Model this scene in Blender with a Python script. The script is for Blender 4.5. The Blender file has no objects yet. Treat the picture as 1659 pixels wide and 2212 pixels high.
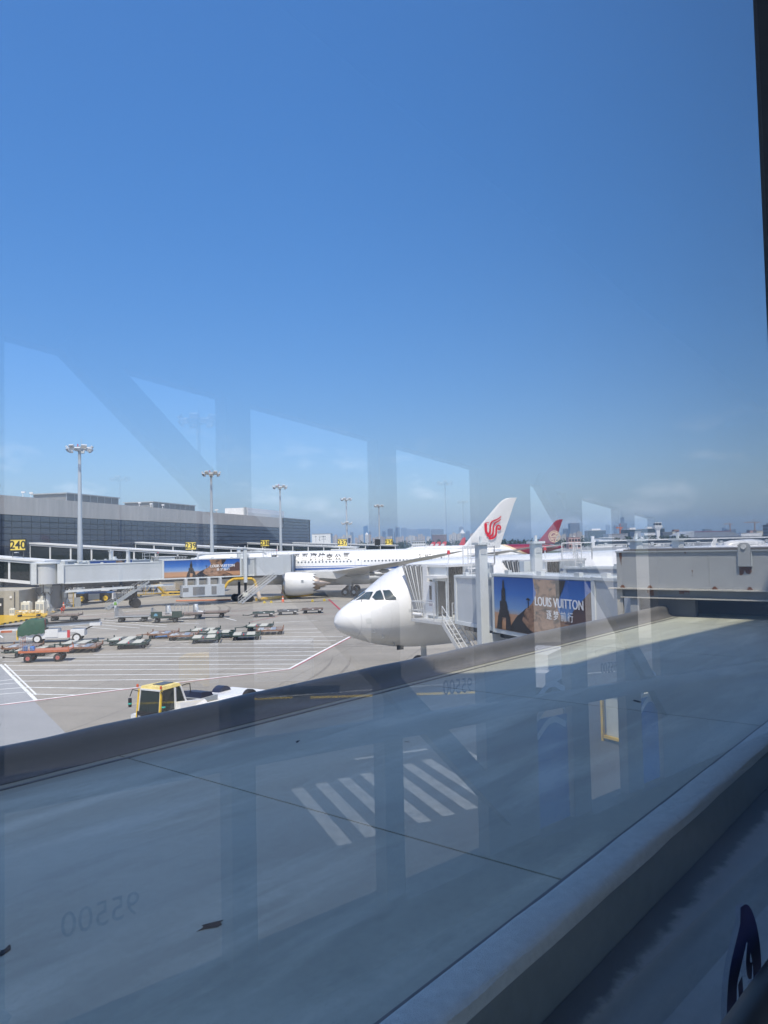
import bpy, math, random
from mathutils import Vector, Matrix
R = math.radians
random.seed(7)
S = bpy.context.scene
COL = S.collection

# ------------------------------------------------------------------ camera
cam_d = bpy.data.cameras.new('camera'); cam = bpy.data.objects.new('camera', cam_d); COL.objects.link(cam)
cam.location = (0, 0, 8.7)
cam.matrix_world = (Matrix.Translation((0, 0, 8.7)) @ Matrix.Rotation(R(90 + 2.44), 4, 'X') @ Matrix.Rotation(R(-1.25), 4, 'Z'))
cam_d.sensor_fit = 'VERTICAL'; cam_d.sensor_height = 36.0; cam_d.lens = 36.0 * 1663 / 2212
cam_d.clip_start = 0.02; cam_d.clip_end = 30000
S.camera = cam

# ------------------------------------------------------------------ world, sun, exposure
SUN_EL = 62.0
W = bpy.data.worlds.new('World'); S.world = W; W.use_nodes = True
nt = W.node_tree; nt.nodes.clear()
wo = nt.nodes.new('ShaderNodeOutputWorld'); bg = nt.nodes.new('ShaderNodeBackground')
sky = nt.nodes.new('ShaderNodeTexSky'); sky.sky_type = 'NISHITA'; sky.sun_disc = False
sky.sun_elevation = R(SUN_EL); sky.sun_rotation = R(180); sky.altitude = 0
sky.air_density = 1.0; sky.dust_density = 2.4; sky.ozone_density = 8.0
bg.inputs['Strength'].default_value = 0.15
gm_ = nt.nodes.new('ShaderNodeGamma'); gm_.inputs['Gamma'].default_value = .6
hs = nt.nodes.new('ShaderNodeHueSaturation'); hs.inputs['Saturation'].default_value = 1.6; hs.inputs['Hue'].default_value = .511
# thin cumulus low in the sky
tc = nt.nodes.new('ShaderNodeTexCoord'); mp = nt.nodes.new('ShaderNodeMapping'); mp.inputs['Scale'].default_value = (1, 1, 2.6); mp.inputs['Location'].default_value = (7.7, 3.1, 0)
nz = nt.nodes.new('ShaderNodeTexNoise'); nz.inputs['Scale'].default_value = 9; nz.inputs['Detail'].default_value = 7; nz.inputs['Roughness'].default_value = .55
rmp = nt.nodes.new('ShaderNodeMapRange'); rmp.inputs[1].default_value = .565; rmp.inputs[2].default_value = .72
sx = nt.nodes.new('ShaderNodeSeparateXYZ')
band = nt.nodes.new('ShaderNodeMapRange'); band.inputs[1].default_value = .16; band.inputs[2].default_value = .08
mul = nt.nodes.new('ShaderNodeMath'); mul.operation = 'MULTIPLY'
mul2 = nt.nodes.new('ShaderNodeMath'); mul2.operation = 'MULTIPLY'; mul2.inputs[1].default_value = .32
mx = nt.nodes.new('ShaderNodeMix'); mx.data_type = 'RGBA'; mx.inputs[7].default_value = (3.3, 3.5, 3.9, 1)
L = nt.links.new
L(tc.outputs['Generated'], mp.inputs['Vector']); L(mp.outputs[0], nz.inputs['Vector']); L(nz.outputs['Fac'], rmp.inputs[0])
L(tc.outputs['Generated'], sx.inputs[0]); L(sx.outputs['Z'], band.inputs[0])
L(rmp.outputs[0], mul.inputs[0]); L(band.outputs[0], mul.inputs[1]); L(mul.outputs[0], mul2.inputs[0])
L(mul2.outputs[0], mx.inputs[0]); L(sky.outputs[0], gm_.inputs['Color']); L(gm_.outputs[0], hs.inputs['Color']); L(hs.outputs[0], mx.inputs[6]); L(mx.outputs[2], bg.inputs['Color']); L(bg.outputs[0], wo.inputs[0])

sun_d = bpy.data.lights.new('sun', 'SUN'); sun_d.energy = 2.15; sun_d.angle = R(.55); sun_d.color = (1, .90, .77)
sun = bpy.data.objects.new('sun', sun_d); COL.objects.link(sun); sun.rotation_euler = (R(90 - SUN_EL), 0, 0); sun.location = (0, 0, 60)

S.view_settings.view_transform = 'Standard'; S.view_settings.look = 'None'
S.view_settings.exposure = 1.3; S.view_settings.gamma = 1.0; S.view_settings.use_curve_mapping = False
S.render.engine = 'CYCLES'
cy = S.cycles
cy.max_bounces = 8; cy.diffuse_bounces = 3; cy.glossy_bounces = 4; cy.transmission_bounces = 4; cy.transparent_max_bounces = 40; cy.volume_bounces = 1
cy.use_denoising = True
try: cy.denoiser = 'OPENIMAGEDENOISE'
except Exception: pass
cy.sample_clamp_indirect = 6

# ------------------------------------------------------------------ materials
MATS = {}
def mat(name, col, rough=.5, metal=0., var=0., scale=1., bump=0., spec=.5, streak=False):
    if name in MATS: return MATS[name]
    m = bpy.data.materials.new(name); m.use_nodes = True; MATS[name] = m
    n = m.node_tree; p = n.nodes['Principled BSDF']
    p.inputs['Base Color'].default_value = (*col, 1); p.inputs['Roughness'].default_value = rough
    p.inputs['Metallic'].default_value = metal; p.inputs['Specular IOR Level'].default_value = spec
    if var or bump:
        t = n.nodes.new('ShaderNodeNewGeometry'); t2 = n.nodes.new('ShaderNodeMapping')
        t2.inputs['Scale'].default_value = (scale, scale, scale * (.12 if streak else 1))
        z = n.nodes.new('ShaderNodeTexNoise'); z.inputs['Scale'].default_value = 1; z.inputs['Detail'].default_value = 6; z.inputs['Roughness'].default_value = .6
        n.links.new(t.outputs['Position'], t2.inputs[0]); n.links.new(t2.outputs[0], z.inputs['Vector'])
        if var:
            r = n.nodes.new('ShaderNodeMapRange'); r.inputs[1].default_value = .3; r.inputs[2].default_value = .7
            r.inputs[3].default_value = 1 - var; r.inputs[4].default_value = 1 + var * .5
            k = n.nodes.new('ShaderNodeMix'); k.data_type = 'RGBA'; k.blend_type = 'MULTIPLY'; k.inputs[0].default_value = 1
            k.inputs[6].default_value = (*col, 1)
            n.links.new(z.outputs['Fac'], r.inputs[0]); n.links.new(r.outputs[0], k.inputs[7]); n.links.new(k.outputs[2], p.inputs['Base Color'])
        if bump:
            b = n.nodes.new('ShaderNodeBump'); b.inputs['Strength'].default_value = bump; b.inputs['Distance'].default_value = .02
            z2 = n.nodes.new('ShaderNodeTexNoise'); z2.inputs['Scale'].default_value = scale * 8; z2.inputs['Detail'].default_value = 4
            n.links.new(t.outputs['Position'], z2.inputs['Vector'])
            n.links.new(z2.outputs['Fac'], b.inputs['Height']); n.links.new(b.outputs[0], p.inputs['Normal'])
    return m
white = mat('white_paint', (.70, .71, .71), .35, var=.06, scale=.6)
planewhite = mat('gloss_white', (.69, .70, .70), .22, var=.07, scale=.5)
lgrey = mat('light_grey_paint', (.50, .53, .55), .45, var=.10, scale=.7, streak=True)
mgrey = mat('mid_grey_paint', (.33, .36, .38), .5, var=.12, scale=.8)
dgrey = mat('dark_grey', (.09, .095, .10), .6, var=.2, scale=2)
black = mat('black', (.012, .012, .014), .6)
rubber = mat('rubber', (.02, .02, .021), .8, var=.2, scale=4)
steel = mat('galvanised_steel', (.45, .47, .48), .4, .6, var=.15, scale=3)
alu = mat('aluminium', (.75, .76, .77), .25, .9, var=.08, scale=3)
glassd = mat('dark_glass', (.025, .03, .035), .06, spec=.8)
yellow = mat('yellow_paint', (.72, .47, .03), .5, var=.15, scale=2)
signy = mat('sign_yellow', (.80, .62, .10), .5)
orange = mat('orange_paint', (.48, .14, .06), .5, var=.2, scale=3)
rust = mat('rusty_paint', (.23, .12, .07), .8, var=.35, scale=6)
brown = mat('brown_deck', (.20, .16, .14), .8, var=.3, scale=4)
green = mat('dark_green_paint', (.028, .055, .045), .5, var=.25, scale=4)
blue = mat('blue_paint', (.04, .14, .36), .4, var=.15, scale=2)
red = mat('red_paint', (.55, .04, .05), .5)
maroon = mat('maroon_paint', (.23, .02, .045), .3)
cream = mat('cream_paint', (.70, .55, .36), .4)
logored = mat('logo_red', (.60, .012, .03), .4)
orangelens = mat('orange_lens', (.55, .10, .03), .3)
hivis = mat('hi_vis_green', (.16, .34, .06), .7)
skin = mat('skin', (.42, .26, .19), .6)
tarp = mat('green_tarpaulin', (.012, .075, .042), .6, var=.25, scale=5, bump=.4)
conc = mat('concrete', (.33, .32, .30), .85, var=.15, scale=.5, bump=.15)
ink = mat('sign_ink', (.015, .015, .015), .6)

# ------------------------------------------------------------------ mesh helper
class MB:
    def __init__(s): s.v = []; s.f = []; s.sm = []; s.mi = []; s.cur = 0
    def add(s, vs, fs, smooth=False):
        o = len(s.v); s.v += [tuple(v) for v in vs]
        for f in fs: s.f.append([i + o for i in f]); s.sm.append(smooth); s.mi.append(s.cur)
        return s
    def box(s, c, d, rz=0, M_=None):
        hx, hy, hz = d[0] / 2, d[1] / 2, d[2] / 2
        vs = [Vector((x * hx, y * hy, z * hz)) for z in (-1, 1) for y in (-1, 1) for x in (-1, 1)]
        m = Matrix.Translation(c) @ (M_.to_4x4() if M_ else Matrix.Rotation(rz, 4, 'Z'))
        return s.add([m @ v for v in vs], [(0, 2, 3, 1), (4, 5, 7, 6), (0, 1, 5, 4), (2, 6, 7, 3), (0, 4, 6, 2), (1, 3, 7, 5)])
    def bb(s, x0, x1, y0, y1, z0, z1): return s.box(((x0 + x1) / 2, (y0 + y1) / 2, (z0 + z1) / 2), (abs(x1 - x0), abs(y1 - y0), abs(z1 - z0)))
    def hexa(s, p): return s.add(p, [(0, 2, 3, 1), (4, 5, 7, 6), (0, 1, 5, 4), (2, 6, 7, 3), (0, 4, 6, 2), (1, 3, 7, 5)])
    def tube(s, a, b, r, r2=None, n=8, smooth=True):
        a, b = Vector(a), Vector(b); d = (b - a).normalized(); r2 = r if r2 is None else r2
        u = d.orthogonal().normalized(); w = d.cross(u)
        vs = []
        for p, q in ((a, r), (b, r2)):
            for i in range(n): t = 2 * math.pi * i / n; vs.append(p + (u * math.cos(t) + w * math.sin(t)) * q)
        o = len(s.v)
        s.add(vs, [(i, (i + 1) % n, n + (i + 1) % n, n + i) for i in range(n)], smooth)
        s.f.append([o + i for i in range(n - 1, -1, -1)]); s.sm.append(False); s.mi.append(s.cur)
        s.f.append([o + n + i for i in range(n)]); s.sm.append(False); s.mi.append(s.cur)
        return s
    def path(s, pts, r, n=6):
        for i in range(len(pts) - 1): s.tube(pts[i], pts[i + 1], r, n=n)
        return s
    def bar(s, a, b, w, h):   # rectangular bar from a to b
        a, b = Vector(a), Vector(b); d = (b - a); l = d.length; d.normalize()
        up = Vector((0, 0, 1)) if abs(d.z) < .95 else Vector((0, 1, 0))
        y = up.cross(d).normalized(); z = d.cross(y)
        m = Matrix((d, y, z)).transposed()
        return s.box((a + b) / 2, (l, w, h), M_=m)
    def loft(s, rings, smooth=True, cap=True, closed=True):
        n = len(rings[0]); o = len(s.v); vs = [p for r in rings for p in r]; fs = []
        for i in range(len(rings) - 1):
            for j in range(n if closed else n - 1):
                k = (j + 1) % n
                fs.append((i * n + j, i * n + k, (i + 1) * n + k, (i + 1) * n + j))
        s.add(vs, fs, smooth)
        if cap:
            s.f.append([o + j for j in range(n - 1, -1, -1)]); s.sm.append(False); s.mi.append(s.cur)
            e = o + (len(rings) - 1) * n
            s.f.append([e + j for j in range(n)]); s.sm.append(False); s.mi.append(s.cur)
        return s
    def lathe(s, prof, axis='X', c=(0, 0, 0), n=24, smooth=True, cap=False):
        rings = []
        for (x, r) in prof:
            ring = []
            for j in range(n):
                t = 2 * math.pi * j / n; y, z = r * math.cos(t), r * math.sin(t)
                p = (x, y, z) if axis == 'X' else ((z, x, y) if axis == 'Y' else (y, z, x))
                ring.append((p[0] + c[0], p[1] + c[1], p[2] + c[2]))
            rings.append(ring)
        return s.loft(rings, smooth, cap)
    def prism(s, poly, y0, y1, plane='XZ'):
        n = len(poly)
        def P(a, b, t): return (a, t, b) if plane == 'XZ' else ((a, b, t) if plane == 'XY' else (t, a, b))
        vs = [P(a, b, y0) for a, b in poly] + [P(a, b, y1) for a, b in poly]
        fs = [tuple(range(n - 1, -1, -1)), tuple(range(n, 2 * n))] + [(i, (i + 1) % n, n + (i + 1) % n, n + i) for i in range(n)]
        return s.add(vs, fs)
    def wheel(s, c, r, w, axis='Y', n=20):
        h = w / 2
        return s.lathe([(-h, r * .55), (-h, r * .88), (-h * .7, r), (h * .7, r), (h, r * .88), (h, r * .55)], axis, c, n, cap=True)
    def xf(s, fn): s.v = [tuple(fn(*v)) for v in s.v]; return s
    def mesh(s, name, mats):
        me = bpy.data.meshes.new(name); me.from_pydata(s.v, [], s.f)
        for m in (mats if isinstance(mats, (list, tuple)) else [mats]): me.materials.append(m)
        me.polygons.foreach_set('use_smooth', s.sm); me.polygons.foreach_set('material_index', s.mi)
        me.update()
        import bmesh
        bm = bmesh.new(); bm.from_mesh(me); bmesh.ops.recalc_face_normals(bm, faces=bm.faces); bm.to_mesh(me); bm.free()
        me.set_sharp_from_angle(angle=R(40))
        return me
    def build(s, name, mats, parent=None):
        o = bpy.data.objects.new(name, s.mesh(name, mats)); COL.objects.link(o)
        if parent: o.parent = parent
        return o
def ob(name, me, parent=None, loc=(0, 0, 0), rz=0, ry=0, rx=0):
    o = bpy.data.objects.new(name, me); COL.objects.link(o); o.location = loc; o.rotation_euler = (rx, ry, rz)
    if parent: o.parent = parent
    return o
def tag(o, label, cat, group=None, kind=None):
    if label: o['label'] = label
    if cat: o['category'] = cat
    if group: o['group'] = group
    if kind: o['kind'] = kind
    return o
def thing(name, label, cat, loc=(0, 0, 0), rz=0, group=None):
    o = bpy.data.objects.new(name, None); COL.objects.link(o); o.location = loc; o.rotation_euler = (0, 0, rz); o.empty_display_size = .2
    return tag(o, label, cat, group)
def struct(name, mb, m): o = mb.build(name, m); o['kind'] = 'structure'; return o
def dup(o, loc=None, rz=None, label=None, parent=None):
    c = o.copy(); COL.objects.link(c)
    if parent: c.parent = parent
    if loc is not None: c.location = loc
    if rz is not None: c.rotation_euler = (0, 0, rz)
    if label: c['label'] = label
    for ch in o.children: dup(ch, parent=c)
    return c
def text_mesh(txt, size, align='LEFT', ext=0., sp=1.0, bold=0.):
    cu = bpy.data.curves.new('t', 'FONT'); cu.body = txt; cu.size = size; cu.align_x = align; cu.extrude = ext; cu.space_character = sp; cu.resolution_u = 3; cu.offset = bold
    o = bpy.data.objects.new('t', cu); COL.objects.link(o)
    me = bpy.data.meshes.new_from_object(o.evaluated_get(bpy.context.evaluated_depsgraph_get()))
    bpy.data.objects.remove(o); bpy.data.curves.remove(cu)
    return me
def text(txt, size, m, parent, fn, name='lettering', align='LEFT', sp=1.0, bold=0.):
    me = text_mesh(txt, size, align, 0, sp, bold)
    for v in me.vertices: v.co = fn(v.co.x, v.co.y)
    me.materials.clear(); me.materials.append(m); me.update()
    o = bpy.data.objects.new(name, me); COL.objects.link(o); o.parent = parent
    return o
def stroke(pts, w0, w1=None):
    """flat ribbon polygons along a smoothed polyline; returns (verts2d, faces)"""
    w1 = w0 if w1 is None else w1
    P = [Vector((a, b)) for a, b in pts]
    for _ in range(2):
        Q = [P[0]]
        for i in range(len(P) - 1): Q += [P[i] * .75 + P[i + 1] * .25, P[i] * .25 + P[i + 1] * .75]
        P = Q + [P[-1]]
    vs, fs = [], []
    for i, p in enumerate(P):
        d = (P[min(i + 1, len(P) - 1)] - P[max(i - 1, 0)]).normalized(); nrm = Vector((-d.y, d.x))
        w = (w0 + (w1 - w0) * i / (len(P) - 1)) / 2
        vs += [p + nrm * w, p - nrm * w]
    for i in range(len(P) - 1): fs.append((2 * i, 2 * i + 1, 2 * i + 3, 2 * i + 2))
    return vs, fs

# ------------------------------------------------------------------ ground and paint
def ground_mat(name, col, var, sc, stain=.0, tint=(.8, .8, .8)):
    m = bpy.data.materials.new(name); m.use_nodes = True; n = m.node_tree; p = n.nodes['Principled BSDF']; p.inputs['Roughness'].default_value = .85
    g = n.nodes.new('ShaderNodeNewGeometry')
    def noise(scale, det=5, xyz=(1, 1, 1)):
        mpg = n.nodes.new('ShaderNodeMapping'); mpg.inputs['Scale'].default_value = xyz
        z = n.nodes.new('ShaderNodeTexNoise'); z.inputs['Scale'].default_value = scale; z.inputs['Detail'].default_value = det
        n.links.new(g.outputs['Position'], mpg.inputs[0]); n.links.new(mpg.outputs[0], z.inputs['Vector']); return z
    def mr(src, a, b, c, d):
        r = n.nodes.new('ShaderNodeMapRange'); r.inputs[1].default_value = a; r.inputs[2].default_value = b; r.inputs[3].default_value = c; r.inputs[4].default_value = d
        n.links.new(src, r.inputs[0]); return r.outputs[0]
    def mulc(c, f):
        k = n.nodes.new('ShaderNodeMix'); k.data_type = 'RGBA'; k.blend_type = 'MULTIPLY'; k.inputs[0].default_value = 1
        n.links.new(c, k.inputs[6]); n.links.new(f, k.inputs[7]); return k.outputs[2]
    rgb = n.nodes.new('ShaderNodeRGB'); rgb.outputs[0].default_value = (*col, 1); c = rgb.outputs[0]
    c = mulc(c, mr(noise(sc * .06, 3).outputs['Fac'], .3, .7, 1 - var, 1 + var))
    c = mulc(c, mr(noise(sc, 6).outputs['Fac'], .25, .75, 1 - var * .7, 1 + var * .4))
    c = mulc(c, mr(noise(sc * .35, 4, (.12, 1, 1)).outputs['Fac'], .35, .65, 1 - var * .8, 1 + var * .3))
    if stain: c = mulc(c, mr(noise(sc * .25, 7).outputs['Fac'], .62, .75, 1, 1 - stain))
    n.links.new(c, p.inputs['Base Color'])
    b = n.nodes.new('ShaderNodeBump'); b.inputs['Strength'].default_value = .15; b.inputs['Distance'].default_value = .02
    n.links.new(noise(sc * 12, 3).outputs['Fac'], b.inputs['Height']); n.links.new(b.outputs[0], p.inputs['Normal'])
    return m
m_apron = ground_mat('apron_concrete', (.275, .258, .222), .11, .8, .22)
m_road = ground_mat('road_concrete', (.285, .295, .30), .07, .8, .05)
m_grass = ground_mat('airfield_grass', (.075, .088, .05), .25, .3)
m_line = mat('line_white', (.72, .74, .72), .7, var=.25, scale=1.5)
m_linered = mat('line_red', (.38, .05, .07), .7, var=.3, scale=1.5)
m_patch = mat('tar_patch', (.10, .105, .11), .8, var=.3, scale=2)
m_kerb = mat('line_yellow', (.60, .42, .03), .6, var=.15, scale=1.5)
struct('ground', MB().add([(-3150, -400, -.03), (3550, -400, -.03), (3550, 8550, -.03), (-3150, 8550, -.03)], [(0, 1, 2, 3)]), m_grass)
struct('apron', MB().add([(-260, -200, 0), (380, -200, 0), (380, 400, 0), (-260, 400, 0)], [(0, 1, 2, 3)]), m_apron)
struct('runway', MB().add([(-300, 455, -.015), (1800, 455, -.015), (1800, 490, -.015), (-300, 490, -.015)], [(0, 1, 2, 3)]), m_road)
struct('far_apron', MB().add([(150, 640, -.01), (900, 640, -.01), (900, 1300, -.01), (150, 1300, -.01)], [(0, 1, 2, 3)]), m_road)
struct('service_road', MB().add([(-30.5, 60.75, .004), (-16.1, 38.3, .004), (-6, 22.5, .004), (-70, 22.5, .004), (-70, 121, .004)], [(0, 1, 2, 3, 4)]), m_road)
def strip(mb, a, b, w, z=.008):
    a, b = Vector(a), Vector(b); d = (b - a).normalized(); k = Vector((-d.y, d.x)) * w / 2
    mb.add([(*(a + k), z), (*(b + k), z), (*(b - k), z), (*(a - k), z)], [(0, 1, 2, 3)])
ln = MB()
H = [((-32.2, 64.46), (-5.9, 61.83)), ((-30.92, 62.33), (-6.25, 59.6)), ((-29.88, 60.15), (-6.68, 57.53)), ((-28.18, 57.53), (-7.1, 55.55)),
     ((-26.64, 55.08), (-9.0, 53.5)), ((-25.04, 52.61), (-11.6, 51.9)), ((-23.47, 50.19), (-16.6, 48.85)), ((-21.87, 47.75), (-19.0, 47.13)),
     ((-24.77, 65.33), (-5.75, 64.09)), ((-22.1, 69.15), (-5.2, 66.38)), ((-19, 71.2), (-5.0, 68.83)), ((-21, 73.5), (-4.7, 71.23)), ((-22, 76.6), (-4.2, 74.3)),
     ((-41.93, 94.42), (-29.78, 85.47)), ((-42.55, 98.29), (-27.61, 86.46)), ((-39.08, 97.79), (-25.92, 88.03)), ((-37.29, 98.79), (-25.34, 89.43)),
     ((-28.42, 89.13), (-24.8, 87.23)), ((-18.36, 82.68), (-7.27, 81.52)), ((-20, 80), (-6.6, 78.4)), ((-21.2, 98.7), (-18.03, 92.85)), ((-24.26, 90.66), (-21.94, 90.41)), ((-13.04, 89.47), (-8.07, 90.64)),
     ((-41.18, 105.25), (-34.52, 113.07)), ((-44.86, 97.97), (-36.92, 85.28)), ((-40.96, 82.01), (-39.47, 79.58)), ((-33, 100), (-24, 94)), ((-30, 101.5), (-21.5, 95.5))]
for a, b in H: strip(ln, a, b, .17)
strip(ln, (-30.3, 60.7), (-20.7, 45.7), .22); strip(ln, (-30.05, 60.9), (-21.5, 47.5), .12, .0082)
for a, b in [((-26.5, 52.8), (-25.7, 53.5)), ((-27.2, 51.0), (-24.8, 51.95)), ((-27.5, 48.6), (-23.6, 50.1)), ((-28, 46.4), (-22.5, 48.5)), ((-60, 86), (-44, 96)), ((-64, 95), (-47, 106))]: strip(ln, a, b, .15)
edge = [(-40, 31), (-22.3, 44.6), (-14.05, 50.55), (-7.03, 55.26), (-5.62, 62.9), (-3.54, 73.8), (-2.5, 84)]
for a, b in zip(edge, edge[1:]): strip(ln, a, b, .22, .012)
struct('apron_lines', ln, m_line)
rl = MB()
for a, b in zip(edge, edge[1:]):
    d = Vector((b[0] - a[0], b[1] - a[1])).normalized(); k = Vector((d.y, -d.x)) * .17
    strip(rl, (a[0] + k.x, a[1] + k.y), (b[0] + k.x, b[1] + k.y), .12, .0125)
strip(rl, (-5.6, 101), (-9.3, 126), .3); strip(rl, (-16, 90), (-13.6, 97.5), .12); strip(rl, (-2, 98), (-45, 104), .10); strip(rl, (-4, 107), (-40, 107), .10)
struct('apron_red_lines', rl, m_linered)
tp = MB()
def blob(mb, cx, cy, rx, ry, rz, z, n=16, seed=0):
    rr = random.Random(seed); vs = []
    for i in range(n):
        t = 2 * math.pi * i / n; k = .75 + .5 * rr.random(); x, y = rx * math.cos(t) * k, ry * math.sin(t) * k
        vs.append((cx + x * math.cos(rz) - y * math.sin(rz), cy + x * math.sin(rz) + y * math.cos(rz), z))
    mb.add(vs, [tuple(range(n))])
for i, (x, y, rx, ry) in enumerate([(-27.3, 51.9, 1.0, .25), (-25.9, 50.3, .9, .22), (-24.3, 47.6, 1.3, .22), (-23.0, 45.4, .9, .2), (-27.5, 47.8, .5, .3), (-21.6, 42.6, .6, .1), (-20.6, 40.6, .5, .05), (-19.9, 39.7, .5, .05)]): blob(tp, x, y, rx, ry, R(-55), .0145, seed=i)
struct('tar_patches', tp, m_patch)
jt = MB(); jd = Vector((.975, -.2214)); jn = Vector((.2214, .975))
for k in range(-4, 26):
    o_ = Vector((-75, 20)) + jn * 6.0 * k; strip(jt, o_, o_ + jd * 110, .045, .0035)
for k in range(0, 19):
    o_ = Vector((-75, 20)) + jd * 6.0 * k - jn * 20; strip(jt, o_, o_ + jn * 165, .045, .0035)
struct('apron_joints', jt, mat('joint_grey', (.17, .16, .145), .9))
tm = MB(); rt = random.Random(21)
for k in range(16):
    x, y, h_ = rt.uniform(-34, -4), rt.uniform(40, 105), rt.uniform(-.5, .5) + (0 if k % 3 else 1.1); w_ = rt.uniform(.16, .26); cv_ = rt.uniform(-.05, .05); n_ = rt.randint(7, 15)
    for off in (0, 1.5):
        p = Vector((x, y)) + Vector((-math.sin(h_), math.cos(h_))) * off; a_ = h_
        for i in range(n_):
            q_ = p + Vector((math.cos(a_), math.sin(a_))) * 1.2; strip(tm, p, q_, w_ * math.sin(math.pi * (i + .5) / n_), .0055 + k * .00005); p = q_; a_ += cv_
struct('tyre_marks', tm, mat('tyre_mark', (.205, .19, .165), .85, var=.25, scale=1.5))
wet = MB()
for i, (x, y, rx, ry) in enumerate([(-31, 120.5, 5.5, 1.1), (-25.5, 121.5, 3, .5), (-14, 121.5, 3.6, .5), (-10, 122.5, 2.5, .35)]): blob(wet, x, y, rx, ry, .05, .0105, 22, 30 + i)
struct('wet_patches', wet, mat('wet_concrete', (.055, .055, .055), .08))
# ------------------------------------------------------------------ haze
hz = MB().bb(-3200, 3600, -450, 8600, -1.0, 190).build('haze', None); hz.data.materials.clear()
hm = bpy.data.materials.new('haze_air'); hm.use_nodes = True; hn = hm.node_tree; hn.nodes.clear()
ho = hn.nodes.new('ShaderNodeOutputMaterial'); hv = hn.nodes.new('ShaderNodeVolumePrincipled')
hv.inputs['Color'].default_value = (.40, .62, .95, 1); hv.inputs['Density'].default_value = .0001; hv.inputs['Anisotropy'].default_value = .0
hn.links.new(hv.outputs[0], ho.inputs['Volume']); hz.data.materials.append(hm); hz['kind'] = 'stuff'

# ------------------------------------------------------------------ terminal
T0 = (-98.38, 60); TRZ = math.atan2(.9752, .2214)
m_band = mat('terminal_concrete', (.55, .515, .46), .85, var=.14, scale=.9, streak=True, bump=.3)
m_pane = mat('terminal_glass', (.05, .06, .085), .06, spec=1.0)
m_mull = mat('mullion_dark', (.03, .033, .04), .5)
term = thing('terminal', 'long airport terminal with pale concrete parapet above dark curtain glazing', 'building', (*T0, 0), TRZ)
MB().bb(0, 258, 0, 42, 16.55, 20.4).build('parapet', m_band, term)
MB().bb(0, 258, .12, 42, 0, 16.55).build('wall', m_mull, term)
MB().bb(258, 294, .12, 42, 0, 20.4).build('end_block', m_mull, term)
MB().bb(258, 294.3, -.15, 42, 20.4, 20.7).build('end_roof', mgrey, term)
pm = MB().box((0, 0, 0), (2.84, .07, 1.12)).mesh('glass_pane', m_pane)
for c in range(50):
    for r in range(5):
        ob('glass_pane', pm, term, (86.5 + 3 * c, .02, 15.85 - 1.3 * r), rz=random.uniform(-.006, .006), rx=random.uniform(-.005, .005))
far = MB()
for c in range(50):
    for r in range(5, 9): far.box((86.5 + 3 * c, .02, 15.85 - 1.3 * r), (2.84, .07, 1.12))
for c in range(69):
    s_ = 236.5 + .86 * c + .4
    if s_ > 293.5: break
for c in range(19):
    for r in range(-3 if 236.5 + 3 * c > 258 else 0, 9): far.box((236.5 + 3 * c, .02, 15.85 - 1.3 * r), (2.84, .07, 1.12), rz=random.uniform(-.006, .006))
for c in range(13):
    for r in range(-3, 9): far.box((294.32, 1.8 + 3 * c, 15.85 - 1.3 * r), (.07, 2.86, 1.2))
o = far.build('distant_glazing', m_pane, term); o['kind'] = 'stuff'
m_louv = mat('louvre_grey', (.20, .21, .22), .6)
for a, b, h, lab, white_ in [(70, 102, 2.6, 'louvred plant room on the terminal roof above the sign 240', 0), (125, 147, 2.4, 'louvred plant room on the terminal roof behind the tallest light mast', 0), (165, 191, 2.3, 'louvred plant room on the terminal roof before the mast beside sign 239', 0), (234, 274, 3.4, 'long white plant box on the far end of the terminal roof', 1)]:
    t = thing('roof_plant_room', lab, 'plant room', (0, 0, 0), 0, 'plant rooms on the terminal roof'); t.location = Matrix.Rotation(TRZ, 4, 'Z') @ Vector((a, 5, 20.4)) + Vector((*T0, 0)); t.rotation_euler = (0, 0, TRZ)
    l = b - a
    if white_:
        MB().bb(0, l, 0, 9, 0, h).build('housing', white, t); MB().bb(.3, l - .3, -.06, 0, .25, h * .48).build('vent_panel', mat('pale_louvre', (.55, .58, .58), .6), t)
        MB().bb(-1.5, -.6, 0, .8, 0, h + .2).build('vent_stack', mgrey, t)
    else:
        MB().bb(0, l, 0, 9, 0, h - .25).build('housing', m_louv, t); MB().bb(-.4, l + .4, -.4, 9.4, h - .25, h).build('roof', mgrey, t)
        n = int(l / 3)
        for i in range(n + 1): MB().bb(i * l / n - .12, i * l / n + .12, -.12, 0, 0, h - .25).build('post', mgrey, t)
        lv = MB()
        for i in range(n):
            for k in range(7): lv.box((i * l / n + l / n / 2, -.04, .2 + k * .28), (l / n - .3, .08, .16))
        lv.build('louvre_panel', m_louv, t)['kind'] = 'stuff'
for i, (s_, lab) in enumerate([(104, 'white camera dome on the terminal parapet beside the plant room above sign 240'), (106.5, 'thin white camera stub just past the dome on the terminal parapet'), (150, 'white roof camera just right of the plant room behind the tallest mast'), (156, 'middle of three small white cameras on the parapet between two plant rooms'), (162.5, 'white roof camera just before the third plant room'), (198, 'white camera pair with a long brown pipe down the parapet')]):
    t = thing('roof_camera', lab, 'camera', (0, 0, 0), 0, 'small cameras along the terminal parapet'); t.location = Matrix.Rotation(TRZ, 4, 'Z') @ Vector((s_, .5, 20.4)) + Vector((*T0, 0))
    MB().tube((0, 0, 0), (0, 0, .9), .07).build('post', white, t); MB().box((.1, 0, 1.0), (.75, .35, .32)).build('housing', white, t)
    if i == 5:
        MB().box((-.5, .3, .95), (.5, .3, .3)).build('second_housing', white, t); MB().tube((0, -.75, .6), (0, -.75, -3.4), .06).build('pipe', mat('brown_pipe', (.12, .08, .07), .7), t)
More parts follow.
